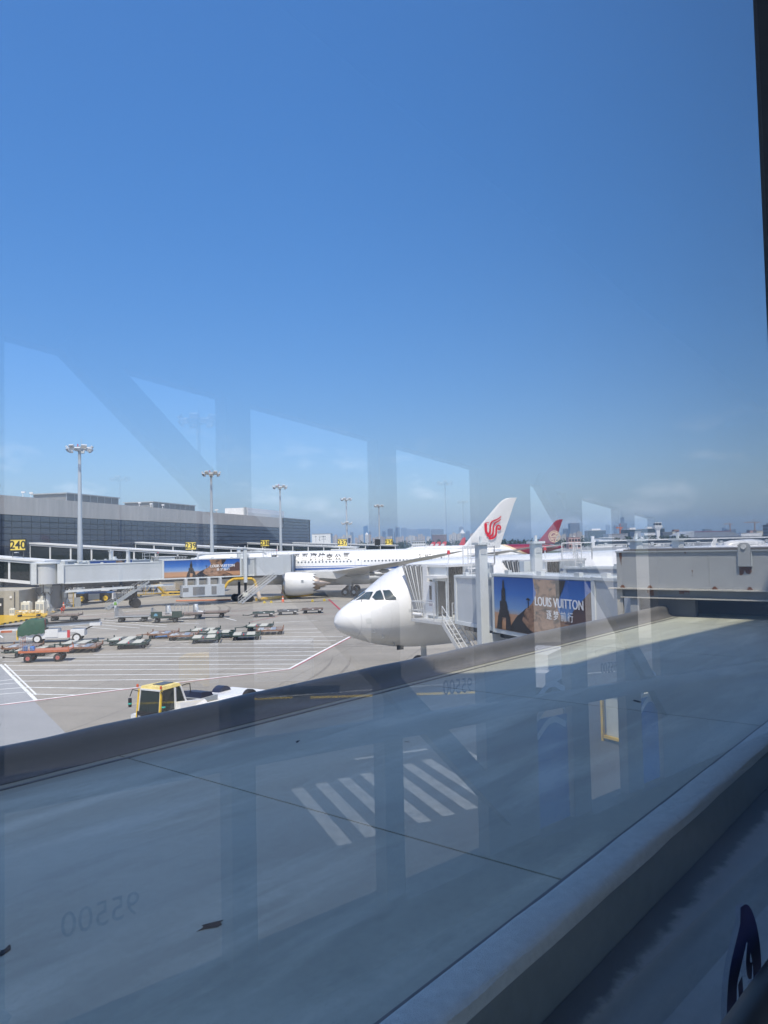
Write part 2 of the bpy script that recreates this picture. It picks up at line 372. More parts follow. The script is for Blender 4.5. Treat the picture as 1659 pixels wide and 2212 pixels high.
# ------------------------------------------------------------------ fixed link bridges
m_lglass = mat('link_glass', (.022, .028, .03), .06, spec=.8)
m_frame = mat('link_frame_white', (.72, .74, .74), .4, var=.05, scale=1)
def link_bridge(Y, length, z0, z1, n, label, width=3.2):
    t = thing('link_bridge', label, 'walkway', (-112 + .227 * Y, Y, 0), R(-12.8), 'glazed walkways from the terminal to the stands')
    zz = lambda x: z0 + (z1 - z0) * x / length
    def sl(x0, x1, y0, y1, a, b):
        return [(x0, y0, zz(x0) + a), (x1, y0, zz(x1) + a), (x0, y1, zz(x0) + a), (x1, y1, zz(x1) + a), (x0, y0, zz(x0) + b), (x1, y0, zz(x1) + b), (x0, y1, zz(x0) + b), (x1, y1, zz(x1) + b)]
    w = width / 2
    MB().hexa(sl(-.3, length + .6, -w - .35, w + .35, -.28, 0)).build('roof', m_frame, t)
    MB().hexa(sl(-.1, length + .3, -w - .2, w + .2, -.62, -.34)).build('roof_beam', m_frame, t)
    MB().hexa(sl(0, length, -w - .1, w + .1, -3.7, -3.25)).build('floor_beam', m_frame, t)
    MB().hexa(sl(.1, length - .1, -w + .3, w - .3, -3.2, -.65)).build('interior', mat('link_interior', (.03, .034, .035), .8), t)
    for i in range(n + 1):
        x = length * i / n
        for y in (-w, w): MB().bb(x - .16, x + .16, y - .1, y + .1, zz(x) - 3.3, zz(x) - .6).build('post', m_frame, t)
    for i in range(n):
        a, b = length * i / n + .16, length * (i + 1) / n - .16
        for k in range(3):
            x0, x1 = a + (b - a) * k / 3 + .03, a + (b - a) * (k + 1) / 3 - .03
            for y in (-w, w): MB().hexa(sl(x0, x1, y - .03, y + .03, -3.22, -.64)).build('pane', m_lglass, t)
        MB().bar((a, -w + .12, zz(a) - .8), (b, -w + .12, zz(b) - 3.0), .07, .07).build('brace', mgrey, t)
    for x in (length * .3, length * .75): MB().tube((x, 0, 0), (x, 0, zz(x) - 3.6), .45, n=14).build('column', lgrey, t)
    return t, zz
link_bridge(124, 34, 10.4, 7.5, 6, 'glazed white framed walkway under the sign 240 at the image edge')
link_bridge(164.5, 39, 10.8, 8.0, 8, 'long sloping white framed glazed walkway crossing behind the tallest light mast')
link_bridge(205, 38, 10.9, 8.2, 7, 'sloping white framed glazed walkway leading down to the sign 238 from the terminal')
link_bridge(278, 40, 10.6, 8.3, 7, 'sloping white framed glazed walkway beside the sign 237')
link_bridge(325, 44, 10.6, 8.6, 7, 'farthest sloping white walkway, leading to the sign 236')
def dock_roof(x, y, l, rz, z, label):
    t = thing('dock_canopy', label, 'canopy', (x, y, 0), rz, 'flat white canopies where the boarding bridges dock')
    MB().bb(0, l, -1.7, 1.7, z - .35, z).build('roof', m_frame, t); MB().bb(.2, l - .2, -1.5, 1.5, z - .9, z - .45).build('fascia', lgrey, t)
    for a in (.4, l - .4):
        for b in (-1.3, 1.3): MB().bb(a - .12, a + .12, b - .12, b + .12, z - 3.6, z - .9).build('post', m_frame, t)
    MB().tube((l / 2, 0, 0), (l / 2, 0, z - 3.4), .4).build('column', lgrey, t); MB().bb(0, l, -1.6, 1.6, z - 3.7, z - 3.4).build('floor', lgrey, t)
dock_roof(-41.5, 157, 9, R(2), 7.9, 'white flat dock canopy just below the smaller nearer of two mid signs, 239')
dock_roof(-33, 196.5, 10, R(-5), 7.7, 'white flat dock canopy by the engine side of the terminal end, under sign 238')
dock_roof(-18.5, 268, 12, R(-5), 7.6, 'white flat canopy below the sign 237')
# ------------------------------------------------------------------ gate signs
def gate_sign(num, x, y, z, w, h, rz, label, dark=False):
    t = thing('gate_sign', label, 'sign', (x, y, z), rz, 'yellow gate number signs')
    MB().bb(-w / 2, w / 2, -.12, .12, 0, h).build('panel', signy if not dark else ink, t)
    bd = MB()
    for a in (-1, 1): bd.bb(a * w / 2 - .06, a * w / 2 + .06, -.16, .16, -.06, h + .06)
    for b in (0, h): bd.bb(-w / 2, w / 2, -.16, .16, b - .06, b + .06)
    bd.build('border', ink, t)
    if not dark:
        text(num, h * .98, ink, t, lambda a, b: Vector((a, -.135, b + h * .17)), 'number', 'CENTER', bold=.035)
    MB().bb(w / 2 + .04, w / 2 + .5, -.1, .9, 0, h).build('side_panel', ink, t) if dark else None
    for a in (-w * .35, w * .35): MB().tube((a, 0, -1.7), (a, 0, 0), .06).build('post', dgrey, t)
    MB().box((0, -.5, -.3), (.5, .5, .12)).build('floodlight', lgrey, t)
gate_sign('240', -55.9, 117.5, 9.05, 2.42, 1.72, R(-2), 'large yellow sign with black number 240 above a glazed walkway')
gate_sign('239', -39.6, 157.5, 8.55, 2.25, 1.6, R(-2), 'yellow sign with black number 239, between the two tallest masts')
gate_sign('238', -31.2, 201, 9.0, 2.35, 1.65, R(0), 'yellow sign with black number 238, before the far end of the terminal')
gate_sign('237', -14.8, 270, 8.6, 3.3, 2.4, R(0), 'yellow sign with black number 237 beside a tall light mast')
gate_sign('236', 1.8, 318, 8.7, 3.0, 2.3, R(0), 'small yellow sign with black number 236 farthest along the stands')
gate_sign('', -3.0, 300, 8.6, 1.6, 2.3, R(10), 'dark back of a gate sign left of the sign 236', True)
# ------------------------------------------------------------------ light masts
fl = MB().box((0, 0, 0), (.95, .28, .62), M_=Matrix.Rotation(R(40), 3, 'X')).mesh('floodlight', lgrey)
fl2 = MB().box((0, 0, 0), (.85, .03, .5), M_=Matrix.Rotation(R(40), 3, 'X')).mesh('lens', alu)
def mast(x, y, h, label, r=.55, second=None, scale=1.0):
    t = thing('light_mast', label, 'light mast', (x, y, 0), 0, 'tall floodlight masts along the stands')
    MB().tube((0, 0, 0), (0, 0, h - .8), r, r * .42, n=14).build('pole', mat('mast_grey', (.42, .46, .49), .45, var=.06, scale=.5), t)
    MB().tube((0, 0, h - 2.4), (0, 0, h - 1.0), r * .46, n=12).build('collar', mgrey, t)
    for lv, nn in ([(h, 12)] + ([(second, 8)] if second else [])):
        mb = MB(); mb.tube((0, 0, lv - .9), (0, 0, lv - .1), .55, .6, n=12)
        for i in range(10): mb.tube((0, 0, lv - .5), (1.75 * math.cos(i * .628), 1.75 * math.sin(i * .628), lv - .5), .06, n=5)
        for i in range(20):
            a, b = i * .314, (i + 1) * .314
            mb.tube((1.75 * math.cos(a), 1.75 * math.sin(a), lv - .5), (1.75 * math.cos(b), 1.75 * math.sin(b), lv - .5), .07, n=5)
        mb.build('head_ring', mgrey, t)
        for i in range(nn):
            a = 2 * math.pi * i / nn + .2; rr = 1.95
            f = ob('floodlight', fl, t, (rr * math.cos(a), rr * math.sin(a), lv - .25 - .5 * (i % 2)), rz=a - math.pi / 2 + math.pi)
            ob('lens', fl2, f, (0, -.12, -.11))
    MB().tube((-.3, 0, h - .1), (-.3, 0, h + .35), .1).build('beacon', red, t)
    MB().tube((.3, 0, h - .1), (.3, 0, h + 1.3), .03, n=5).build('lightning_rod', mgrey, t)
    MB().tube((0, 0, 0), (0, 0, .5), r * 1.25, n=14).build('base', lgrey, t)
    return t
mast(-52.4, 132.5, 26.9, 'tallest looking floodlight mast, right of the yellow sign 240')
mast(-40.8, 182, 26.9, 'second tallest looking floodlight mast, rising over the advert bridge')
mast(-30.6, 227, 26.9, 'third tallest looking floodlight mast, before the terminal end')
mast(-14.4, 295, 26.9, 'floodlight mast with two tiers of lamps beside the sign 237', second=17.8)
mast(-2.3, 350, 26.9, 'smallest looking floodlight mast, single tiered, beside the sign 236')

# ------------------------------------------------------------------ airliners
def interp(tab, x):
    for (a, *va), (b, *vb) in zip(tab, tab[1:]):
        if a <= x <= b:
            k = (x - a) / (b - a) if b > a else 0; return [p + (q - p) * k for p, q in zip(va, vb)]
    return list(tab[-1][1:]) if x > tab[-1][0] else list(tab[0][1:])
def smooth_tab(tab, n):
    """Catmull-Rom resample of station table rows (x, top, bottom, half width)"""
    out = []
    for i in range(len(tab) - 1):
        p0, p1, p2, p3 = tab[max(i - 1, 0)], tab[i], tab[i + 1], tab[min(i + 2, len(tab) - 1)]
        h = p2[0] - p1[0]
        for k in range(n):
            t = k / n; row = [p1[0] + h * t]
            for c in range(1, 4):
                m1 = (p2[c] - p0[c]) / max(p2[0] - p0[0], 1e-6) * h; m2 = (p3[c] - p1[c]) / max(p3[0] - p1[0], 1e-6) * h
                if i == 0: m1 = (p2[c] - p1[c]) * 1.6
                row.append((2 * t**3 - 3 * t**2 + 1) * p1[c] + (t**3 - 2 * t**2 + t) * m1 + (-2 * t**3 + 3 * t**2) * p2[c] + (t**3 - t**2) * m2)
            out.append(row)
    out.append(list(tab[-1])); return out
class Fus:
    def __init__(s, tab, zc, n=5): s.tab = [(x, a + zc, b + zc, w) for x, a, b, w in smooth_tab(tab, n)]
    def y(s, x, z):       # half width at height z
        top, bot, w = interp(s.tab, x); c = (top + bot) / 2; h = (top - bot) / 2
        return w * math.sqrt(max(0, 1 - ((z - c) / h) ** 2))
    def pt(s, x, ang):    # ang 0 = crown, positive toward port (-y)
        top, bot, w = interp(s.tab, x); c = (top + bot) / 2; h = (top - bot) / 2
        return Vector((x, -w * math.sin(ang), c + h * math.cos(ang)))
    def mesh(s, n=56):
        mb = MB(); rings = []
        for x, top, bot, w in s.tab:
            c, h = (top + bot) / 2, (top - bot) / 2
            rings.append([(x, w * math.sin(2 * math.pi * j / n), c + h * math.cos(2 * math.pi * j / n)) for j in range(n)])
        return mb.loft(rings)
def wing(sections, n=10):
    """sections: (x LE, y, z, chord, thickness ratio)"""
    mb = MB(); rings = []
    up = [(0, 0), (.02, .32), (.08, .62), (.2, .92), (.35, 1.0), (.55, .86), (.75, .52), (.92, .18), (1, .03)]
    for x, y, z, c, th in sections:
        ring = [(x + u * c, y, z + v * c * th * .55) for u, v in up] + [(x + u * c, y, z - v * c * th * .45) for u, v in reversed(up[1:-1])]
        rings.append(ring)
    return mb.loft(rings)
def fin(sections, y0=0):
    mb = MB(); rings = []
    up = [(0, 0), (.03, .5), (.12, .85), (.3, 1), (.6, .7), (1, .05)]
    for x, z, c, th in sections:
        rings.append([(x + u * c, y0 + v * c * th / 2, z) for u, v in up] + [(x + u * c, y0 - v * c * th / 2, z) for u, v in reversed(up[1:-1])])
    return mb.loft(rings)
m_win = mat('cabin_window_glass', (.06, .08, .11), .3)
m_sil = mat('fairing_grey', (.55, .57, .57), .4, var=.08, scale=.5)
m_wingu = mat('wing_grey', (.52, .53, .52), .4, var=.15, scale=.6)
m_titan = mat('hot_metal', (.33, .28, .24), .35, .8)
def bogie(t, x, y, axles, r, zl, w=.5, door=None):
    g = MB().tube((x, y, r), (x, y, zl), .2).build('landing_gear', m_sil, t)
    for a in axles:
        for s in (-1, 1): MB().wheel((x + a, y + s * .62, r), r, w).build('wheel', rubber, g)
        for s in (-1, 1): MB().lathe([(-.27, .02), (-.27, r * .45), (.27, r * .45), (.27, .02)], 'Y', (x + a, y + s * .62, r), 14).build('hub', m_sil, g)
    if len(axles) > 1: MB().bar((x + min(axles), y, r), (x + max(axles), y, r), .25, .25).build('truck_beam', m_sil, g)
    if door: MB().box(door[0], door[1], M_=Matrix.Rotation(R(door[2]), 3, 'X') @ Matrix.Rotation(R(door[3]), 3, 'Y')).build('gear_door', m_sil, t)
TAB787 = [(0, -.95, -.95, 0), (.25, -.52, -1.36, .46), (.7, -.12, -1.66, .86), (1.5, .42, -2.0, 1.32), (2.6, 1.05, -2.3, 1.82), (4, 1.72, -2.58, 2.28), (6, 2.42, -2.86, 2.66), (8, 2.8, -2.98, 2.84), (10.5, 2.97, -2.99, 2.885), (14, 2.98, -2.99, 2.885), (30, 2.98, -2.99, 2.885), (41, 2.98, -2.99, 2.885), (46, 2.97, -2.6, 2.78), (51, 2.9, -1.75, 2.4), (56, 2.66, -.6, 1.75), (60, 2.3, .45, 1.05), (62.6, 1.95, 1.1, .5), (63.6, 1.7, 1.35, .16)]
def b787(label, loc, rz, livery, logo, group=None, detail=True):
    t = thing('airliner', label, 'airliner', loc, rz, group)
    F = Fus(TAB787, 4.92)
    F.mesh().build('fuselage', livery, t)
    finmb = fin([(50.6, 7.7, 9.7, .015), (53.6, 7.95, 6.75, .085), (55.3, 10.0, 5.75, .09), (57.9, 13.0, 4.25, .09), (60.1, 15.5, 2.95, .085), (60.9, 16.2, 2.45, .07), (61.6, 16.55, 1.95, .05), (62.3, 16.68, 1.35, .04)])
    fo = finmb.build('tail_fin', logo['fin'], t)
    for s in (-1, 1):
        wing([(54.2, s * 1.0, 6.5, 5.6, .10), (60.2, s * 9.6, 7.3, 1.9, .09), (60.6, s * 9.9, 7.33, 1.3, .06)]).build('tailplane', planewhite, t)
        wo_ = wing([(24.5, s * 2.2, 3.75, 12.2, .12), (27.6, s * 6.5, 4.05, 9.6, .11), (31.4, s * 10.5, 4.5, 6.9, .10), (42.0, s * 22.5, 6.1, 3.5, .085), (47.0, s * 27.5, 7.05, 2.1, .08), (50.6, s * 29.9, 7.6, .6, .07)]).build('wing', m_wingu, t)
        for (fx, fy, fz, l) in [(38.0, 8.6, 3.85, 4.2), (40.0, 13.5, 4.45, 3.6), (42.9, 18.3, 5.1, 3.0)]:
            MB().lathe([(0, .02), (l * .25, .34), (l * .6, .3), (l, .03)], 'X', (fx - l * .45, s * fy, fz), 12).build('flap_fairing', m_wingu, wo_)
        # engine
        ex, ey, ez = 22.6, s * 9.7, 2.5
        nac = MB().lathe([(.9, 1.38), (.25, 1.42), (.05, 1.55), (0, 1.68), (.12, 1.82), (.6, 1.93), (1.6, 2.0), (2.8, 1.98), (4.0, 1.86), (5.0, 1.70)], 'X', (ex, ey, ez), 48)
        o0 = len(nac.v); ring = []
        for j in range(96):
            a = 2 * math.pi * j / 96; k = abs((j % 6) - 3) / 3.0
            r = 1.70 - .12 * (1 - k); ring.append((ex + 5.0 + .55 * (1 - k), ey + r * math.cos(a), ez + r * math.sin(a)))
        base = [(ex + 5.0, ey + 1.70 * math.cos(2 * math.pi * j / 96), ez + 1.70 * math.sin(2 * math.pi * j / 96)) for j in range(96)]
        nac.loft([base, ring], True, False)
        eo = nac.build('engine', planewhite, t)
        MB().lathe([(-.02, 1.56), (-.05, 1.69), (.1, 1.835), (.42, 1.915)], 'X', (ex, ey, ez), 48).build('intake_lip', alu, eo)
        MB().lathe([(.8, .35), (.8, 1.40)], 'X', (ex, ey, ez), 32).build('fan', mat('fan_dark', (.04, .04, .045), .4, .5), eo)
        MB().lathe([(.25, .02), (.6, .3), (.85, .4)], 'X', (ex, ey, ez), 20).build('spinner', m_sil, eo)
        MB().lathe([(4.6, 1.25), (5.6, 1.12), (6.1, .95)], 'X', (ex, ey, ez), 32).build('core_cowl', m_titan, eo)
        MB().lathe([(5.6, .75), (6.6, .55), (8.0, .04)], 'X', (ex, ey, ez), 20).build('exhaust_cone', m_titan, eo)
        MB().prism([(ex + 1.5, ez + 1.7), (ex + 4.8, ez + 2.0), (ex + 11.5, ez + 1.85), (ex + 9.0, ez + .7), (ex + 5.0, ez + 1.0)], ey - .24, ey + .24).build('pylon', m_wingu, eo)
        MB().box((ex + 3.4, ey - s * -1.93, ez + .5), (.4, .06, .4)).build('vent', mgrey, eo) if s < 0 else None
    MB().lathe([(20, .3), (23.5, 1.75), (29, 2.15), (36, 2.1), (41, 1.4), (44, .2)], 'X', (0, 0, 3.0), 24).xf(lambda x, y, z: (x, y * 1.38, 3.0 + (z - 3.0) * .62)).build('belly_fairing', m_sil, t)
    if not detail: return t, F
    for s in (-1, 1): bogie(t, 33.4, s * 4.9, (-.75, .75), .68, 3.2, door=((32.6, s * 5.7, 2.75), (2.6, .08, 1.7), s * -32, 20))
    bogie(t, 6.2, 0, (0,), .52, 2.6, .36)
    MB().box((6.9, .9, 1.75), (2.0, .05, .75)).build('nose_gear_door', m_sil, t)
    wm = MB().lathe([(0, .001), (.012, .155), (.012, .165)], 'Y', (0, 0, 0), 14).xf(lambda x, y, z: (x, y, z * 1.75)).mesh('cabin_window', m_win)
    x = 9.4
    while x < 51:
        if not any(abs(x - d) < .75 for d in (8.2, 18.6, 34.9, 49.6)):
            z = 5.82; yy = F.y(x, z)
            ob('cabin_window', wm, t, (x, -yy - .004, z), rx=R(-13))
        x += .62
    for dx in (8.2, 18.6, 34.9, 49.6):
        mb = MB(); z0, z1, hw = 4.95, 6.95, .55
        for a, b in [((dx - hw, z0), (dx - hw, z1)), ((dx + hw, z0), (dx + hw, z1)), ((dx - hw, z1), (dx + hw, z1)), ((dx - hw, z0), (dx + hw, z0))]:
            N = 8; pts = [(a[0] + (b[0] - a[0]) * i / N, a[1] + (b[1] - a[1]) * i / N) for i in range(N + 1)]
            mb.path([(p, -F.y(p, q) + .005, q) for p, q in pts], .03, 5)
        d_ = mb.build('door', mat('seam_grey', (.35, .36, .37), .5), t); ob('door_window', wm, d_, (dx, -F.y(dx, 6.1) - .01, 6.1), rx=R(-18))
    # cockpit glazing
    for i, (a0, a1, x0, x1) in enumerate([(.05, .62, 2.15, 3.4), (.66, 1.15, 2.7, 4.5)]):
        for s in (-1, 1):
            pts = []
            for xx, aa in [(x0, a0), (x1, a0), (x1, a1), (x0 + .15, a1)]:
                p = F.pt(xx, s * aa); pts.append(p * 1.0 + Vector((-.012, -s * .012, .02)))
            MB().add(pts, [(0, 1, 2, 3)]).build('cockpit_window', glassd, t)
    return t, F
def livery(name, base, bands=(), belly=None, rear=None, rough=.22):
    m = bpy.data.materials.new(name); m.use_nodes = True; n = m.node_tree; p = n.nodes['Principled BSDF']; p.inputs['Roughness'].default_value = rough
    tcx = n.nodes.new('ShaderNodeTexCoord'); sp = n.nodes.new('ShaderNodeSeparateXYZ'); n.links.new(tcx.outputs['Object'], sp.inputs[0])
    def cmp(op, src, v):
        k = n.nodes.new('ShaderNodeMath'); k.operation = op; n.links.new(src, k.inputs[0])
        if isinstance(v, (int, float)): k.inputs[1].default_value = v
        else: n.links.new(v, k.inputs[1])
        return k.outputs[0]
    def mixc(c, f, col):
        k = n.nodes.new('ShaderNodeMix'); k.data_type = 'RGBA'; n.links.new(f, k.inputs[0]); n.links.new(c, k.inputs[6]); k.inputs[7].default_value = (*col, 1); return k.outputs[2]
    rgb = n.nodes.new('ShaderNodeRGB'); rgb.outputs[0].default_value = (*base, 1); c = rgb.outputs[0]
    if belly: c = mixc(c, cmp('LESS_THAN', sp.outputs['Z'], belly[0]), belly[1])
    for z0, z1, x0, col in bands:
        f = cmp('MULTIPLY', cmp('GREATER_THAN', sp.outputs['Z'], z0), cmp('LESS_THAN', sp.outputs['Z'], z1)); f = cmp('MULTIPLY', f, cmp('GREATER_THAN', sp.outputs['X'], x0)); c = mixc(c, f, col)
    if rear:
        for k_, off, col in rear:
            e = cmp('SUBTRACT', sp.outputs['X'], cmp('MULTIPLY', sp.outputs['Z'], -k_)); c = mixc(c, cmp('GREATER_THAN', e, off), col)
    # faint dirt
    z = n.nodes.new('ShaderNodeTexNoise'); z.inputs['Scale'].default_value = .6; z.inputs['Detail'].default_value = 6
    mpg = n.nodes.new('ShaderNodeMapping'); mpg.inputs['Scale'].default_value = (.3, 1, 1); n.links.new(tcx.outputs['Object'], mpg.inputs[0]); n.links.new(mpg.outputs[0], z.inputs['Vector'])
    r = n.nodes.new('ShaderNodeMapRange'); r.inputs[1].default_value = .3; r.inputs[2].default_value = .7; r.inputs[3].default_value = .94; r.inputs[4].default_value = 1.02; n.links.new(z.outputs['Fac'], r.inputs[0])
    k = n.nodes.new('ShaderNodeMix'); k.data_type = 'RGBA'; k.blend_type = 'MULTIPLY'; k.inputs[0].default_value = 1; n.links.new(c, k.inputs[6]); n.links.new(r.outputs[0], k.inputs[7])
    n.links.new(k.outputs[2], p.inputs['Base Color']); return m
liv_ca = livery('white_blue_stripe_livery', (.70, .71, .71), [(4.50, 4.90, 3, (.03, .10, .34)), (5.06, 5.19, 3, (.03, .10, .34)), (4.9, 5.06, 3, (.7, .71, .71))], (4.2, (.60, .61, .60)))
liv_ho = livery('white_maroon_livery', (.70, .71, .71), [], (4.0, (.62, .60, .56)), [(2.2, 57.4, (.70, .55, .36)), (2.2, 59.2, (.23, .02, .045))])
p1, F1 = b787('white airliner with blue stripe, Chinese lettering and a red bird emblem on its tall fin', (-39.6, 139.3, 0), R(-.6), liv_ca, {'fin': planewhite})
# title lettering, wrapped onto the fuselage side
TITLE = '中國國際航空公司'
zt = 6.32
for i, ch in enumerate(TITLE):
    x0 = 21.75 + i * (33.1 - 21.75) / 7.6
    text(ch, 1.3 if i not in (5, 6) else 1.12, mat('title_ink', (.03, .03, .04), .5), p1, lambda a, b, x0=x0: Vector((x0 + a, -F1.y(30, zt + b * 1.05) - .012, zt + b * 1.05)), 'lettering', bold=.04)
text('B-1467', .75, mat('title_ink', (.03, .03, .04)), p1, lambda a, b: Vector((45.6 + a, -F1.y(45.6 + a, 6.35 + b) - .015, 6.35 + b)), 'lettering', bold=.02)
def emblem(t, fn, strokes, m, name='emblem'):
    mb = MB()
    for st in strokes:
        vs, fs = stroke(*st); mb.add([fn(v.x, v.y) for v in vs], fs)
    return mb.build(name, m, t)
PH = [([(-1.62, 1.05), (-1.62, .45), (-1.6, -.25), (-1.45, -.62), (-1.15, -.7), (-.9, -.5), (-.84, 0), (-.82, .65), (-.68, 1.1), (-.3, 1.45), (.35, 1.62), (.9, 1.92), (1.2, 2.2)], .42, .12),
      ([(-1.45, -.85), (-1.15, -1.1), (-.75, -1.08), (-.42, -.8), (-.3, -.3), (-.28, .45), (-.1, .95), (.35, 1.25), (.75, 1.4), (1.1, 1.72)], .34, .12),
      ([(-1.15, -1.36), (-.75, -1.5), (-.25, -1.35), (.1, -1.0), (.24, -.5), (.24, .2), (.42, .62), (.78, .7), (1.05, .42), (.98, .08), (.68, -.02), (.6, .2)], .30, .2),
      ([(-1.72, 1.1), (-1.45, 1.18), (-1.1, 1.2), (-.95, 1.3)], .14, .05)]
emblem(p1, lambda a, b: Vector((59.45 + a * 1.0, -.34 - .02 * (2 - b), 11.0 + b * 1.08)), [(p_, a_ * 1.22, b_ * 1.22) for p_, a_, b_ in PH], logored)
for s_, lab in ((46.5, 'blade_antenna'), (44, 'blade_antenna')): MB().prism([(s_, 7.8), (s_ + .7, 7.8), (s_ + .75, 8.35), (s_ + .45, 8.35)], -.04, .04).build(lab, planewhite, p1)
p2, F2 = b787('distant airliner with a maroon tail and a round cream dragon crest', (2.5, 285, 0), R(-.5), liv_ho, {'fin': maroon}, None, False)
CR = [([(1.05 * math.cos(i * .3142), 1.05 * math.sin(i * .3142)) for i in range(21)], .13, .13),
      ([(-.75, .05), (-.6, .55), (-.15, .78), (.3, .65), (.4, .35), (.05, .2), (-.2, .35)], .2, .12), ([(.3, .75), (.7, .5), (.72, .1), (.3, .02), (-.4, .05), (-.8, -.1)], .18, .14),
      ([(-.78, -.3), (-.2, -.32), (.4, -.3), (.8, -.25)], .14, .14), ([(-.7, -.5), (-.3, -.52), (-.1, -.75), (-.35, -.85)], .14, .1), ([(.75, -.48), (.3, -.5), (.1, -.72), (.35, -.86)], .14, .1)]
emblem(p2, lambda a, b: Vector((60.1 + a * 1.95, -.45, 10.4 + b * 1.95)), CR, cream)
for (x, y, lab, mt, rz) in [(28, 600, 'tiny red and white tail fin far off, first of three in a row', red, 0), (32.2, 602, 'tiny red and white tail fin far off, middle of three in a row', red, 0), (36.6, 600, 'tiny red and white tail fin far off, last of three in a row', red, 0), (-34.5, 520, 'dark blue tail fin of a far airliner behind the sign 237', mat('navy_paint', (.02, .03, .09)), 0), (62, 700, 'small red tail fin poking up just before the big white fin', red, 0)]:
    t = thing('distant_airliner', lab, 'airliner', (x, y, 0), rz, 'far airliners with only their tails showing')
    Fus([(0, -.4, -.4, 0), (1.2, .9, -1.3, 1.1), (4, 1.9, -1.9, 1.9), (26, 1.9, -1.9, 1.9), (33, 1.7, .2, .9), (36, 1.3, .9, .2)], 3.2, 3).mesh(20).build('fuselage', planewhite, t).location = (-25, 0, 0)
    tall = 13.8 if mt is not red else (10.2 if y < 650 else 13.7)
    fin([(4.5, 4.9, 6, .09), (8.6, tall - .8, 3.0, .09), (9.6, tall, 1.9, .06)]).build('tail_fin', mt, t)
    MB().prism([(5.0, 5.0), (8.6, 5.0), (10.1, 8.6), (8.0, 8.6)], -.33, .33).build('fin_stripe', planewhite, t) if mt is red and y < 650 else None
    for s in (-1, 1): wing([(8, s * .8, 4.2, 3.2, .1), (11, s * 5.5, 4.6, 1.3, .1)]).build('tailplane', planewhite, t); wing([(-14, s * 1.6, 2.6, 6, .12), (-6, s * 15, 3.8, 1.6, .1)]).build('wing', m_wingu, t)
# near airliner (nose in the middle of the view)
TAB330 = [(0, -.78, -.78, 0), (.22, -.32, -1.2, .48), (.65, .04, -1.52, .86), (1.3, .4, -1.83, 1.25), (2.1, .82, -2.13, 1.62), (2.75, 1.22, -2.33, 1.88), (3.4, 1.66, -2.48, 2.1), (4.2, 2.12, -2.61, 2.33), (5.2, 2.46, -2.73, 2.54), (6.4, 2.68, -2.79, 2.7), (8, 2.80, -2.82, 2.8), (10, 2.82, -2.82, 2.82), (40, 2.82, -2.82, 2.82), (46, 2.8, -2.35, 2.7), (52, 2.7, -1.2, 2.15), (58, 2.3, .2, 1.25), (62, 1.9, 1.0, .5), (63.3, 1.6, 1.25, .15)]
TAB330 = [(x * 1.04, a * 1.04, b * 1.04, w * 1.04) for x, a, b, w in TAB330]
p3 = thing('airliner', 'near white wide body airliner with its blunt nose and cockpit windows facing the apron', 'airliner', (-3.25, 49.0, 0), R(31)); p3.rotation_euler = (0, R(-.65), R(31))
F3 = Fus(TAB330, 4.66)
F3.mesh(72).build('fuselage', planewhite, p3)
def patch(F, corners, n=6, off=.012):
    """window patch: corners are (x, angle) in order, bilinear, lying on the fuselage"""
    mb = MB(); A, B, Cc, D = corners
    vs = []
    for i in range(n + 1):
        for j in range(n + 1):
            u, v = i / n, j / n
            x = (A[0] * (1 - u) + B[0] * u) * (1 - v) + (D[0] * (1 - u) + Cc[0] * u) * v; a = (A[1] * (1 - u) + B[1] * u) * (1 - v) + (D[1] * (1 - u) + Cc[1] * u) * v
            p = F.pt(x, a); top, bot, w = interp(F.tab, x); c = Vector((x + .6, 0, (top + bot) / 2)); vs.append(p + (p - c).normalized() * off)
    return mb.add(vs, [(i * (n + 1) + j, (i + 1) * (n + 1) + j, (i + 1) * (n + 1) + j + 1, i * (n + 1) + j + 1) for i in range(n) for j in range(n)], True)
m_cock = mat('cockpit_glass', (.03, .05, .055), .05, spec=1.0)
def poly_patch(F, poly, off, n=5):
    mb = MB(); cx = sum(p[0] for p in poly) / len(poly); ca = sum(p[1] for p in poly) / len(poly)
    edge_ = []
    for (x0, a0), (x1, a1) in zip(poly, poly[1:] + poly[:1]):
        for i in range(5): edge_.append((x0 + (x1 - x0) * i / 5, a0 + (a1 - a0) * i / 5))
    m = len(edge_); vs = []
    for r in range(1, n + 1):
        for x, a in edge_:
            xx, aa = cx + (x - cx) * r / n, ca + (a - ca) * r / n
            p = F.pt(xx, aa); top, bot, w = interp(F.tab, xx); vs.append(p + (p - Vector((xx + .9, 0, (top + bot) / 2))).normalized() * off)
    mb.add(vs, [tuple(range(m))] + [(r * m + i, r * m + (i + 1) % m, (r + 1) * m + (i + 1) % m, (r + 1) * m + i) for r in range(n - 1) for i in range(m)], True)
    return mb
WIN = [[(1.50, .09), (2.36, .03), (2.56, .33), (2.06, .60)], [(2.28, .55), (2.70, .41), (2.92, .47), (2.80, .92), (2.34, .75)], [(3.0, .55), (3.15, .63), (3.32, .70), (3.36, .82), (3.42, .94), (3.48, 1.05), (3.45, 1.11), (3.25, 1.06), (3.05, 1.01), (2.85, .95), (2.9, .76)]]
for s in (1, -1):
    for poly in WIN:
        cx = sum(p[0] for p in poly) / len(poly); ca = sum(p[1] for p in poly) / len(poly)
        pp = [(x, s * a) for x, a in poly]
        poly_patch(F3, pp, .022).build('window_frame', dgrey, p3)
        poly_patch(F3, [(cx + (x - cx) * .93, s * (ca + (a - ca) * .93)) for x, a in poly], .036).build('cockpit_window', m_cock, p3)
    MB().path([F3.pt(1.62, s * .5) + Vector((-.03, 0, .03)), F3.pt(2.0, s * .18) + Vector((-.05, 0, .05))], .018).build('wiper', black, p3)
seam = MB()
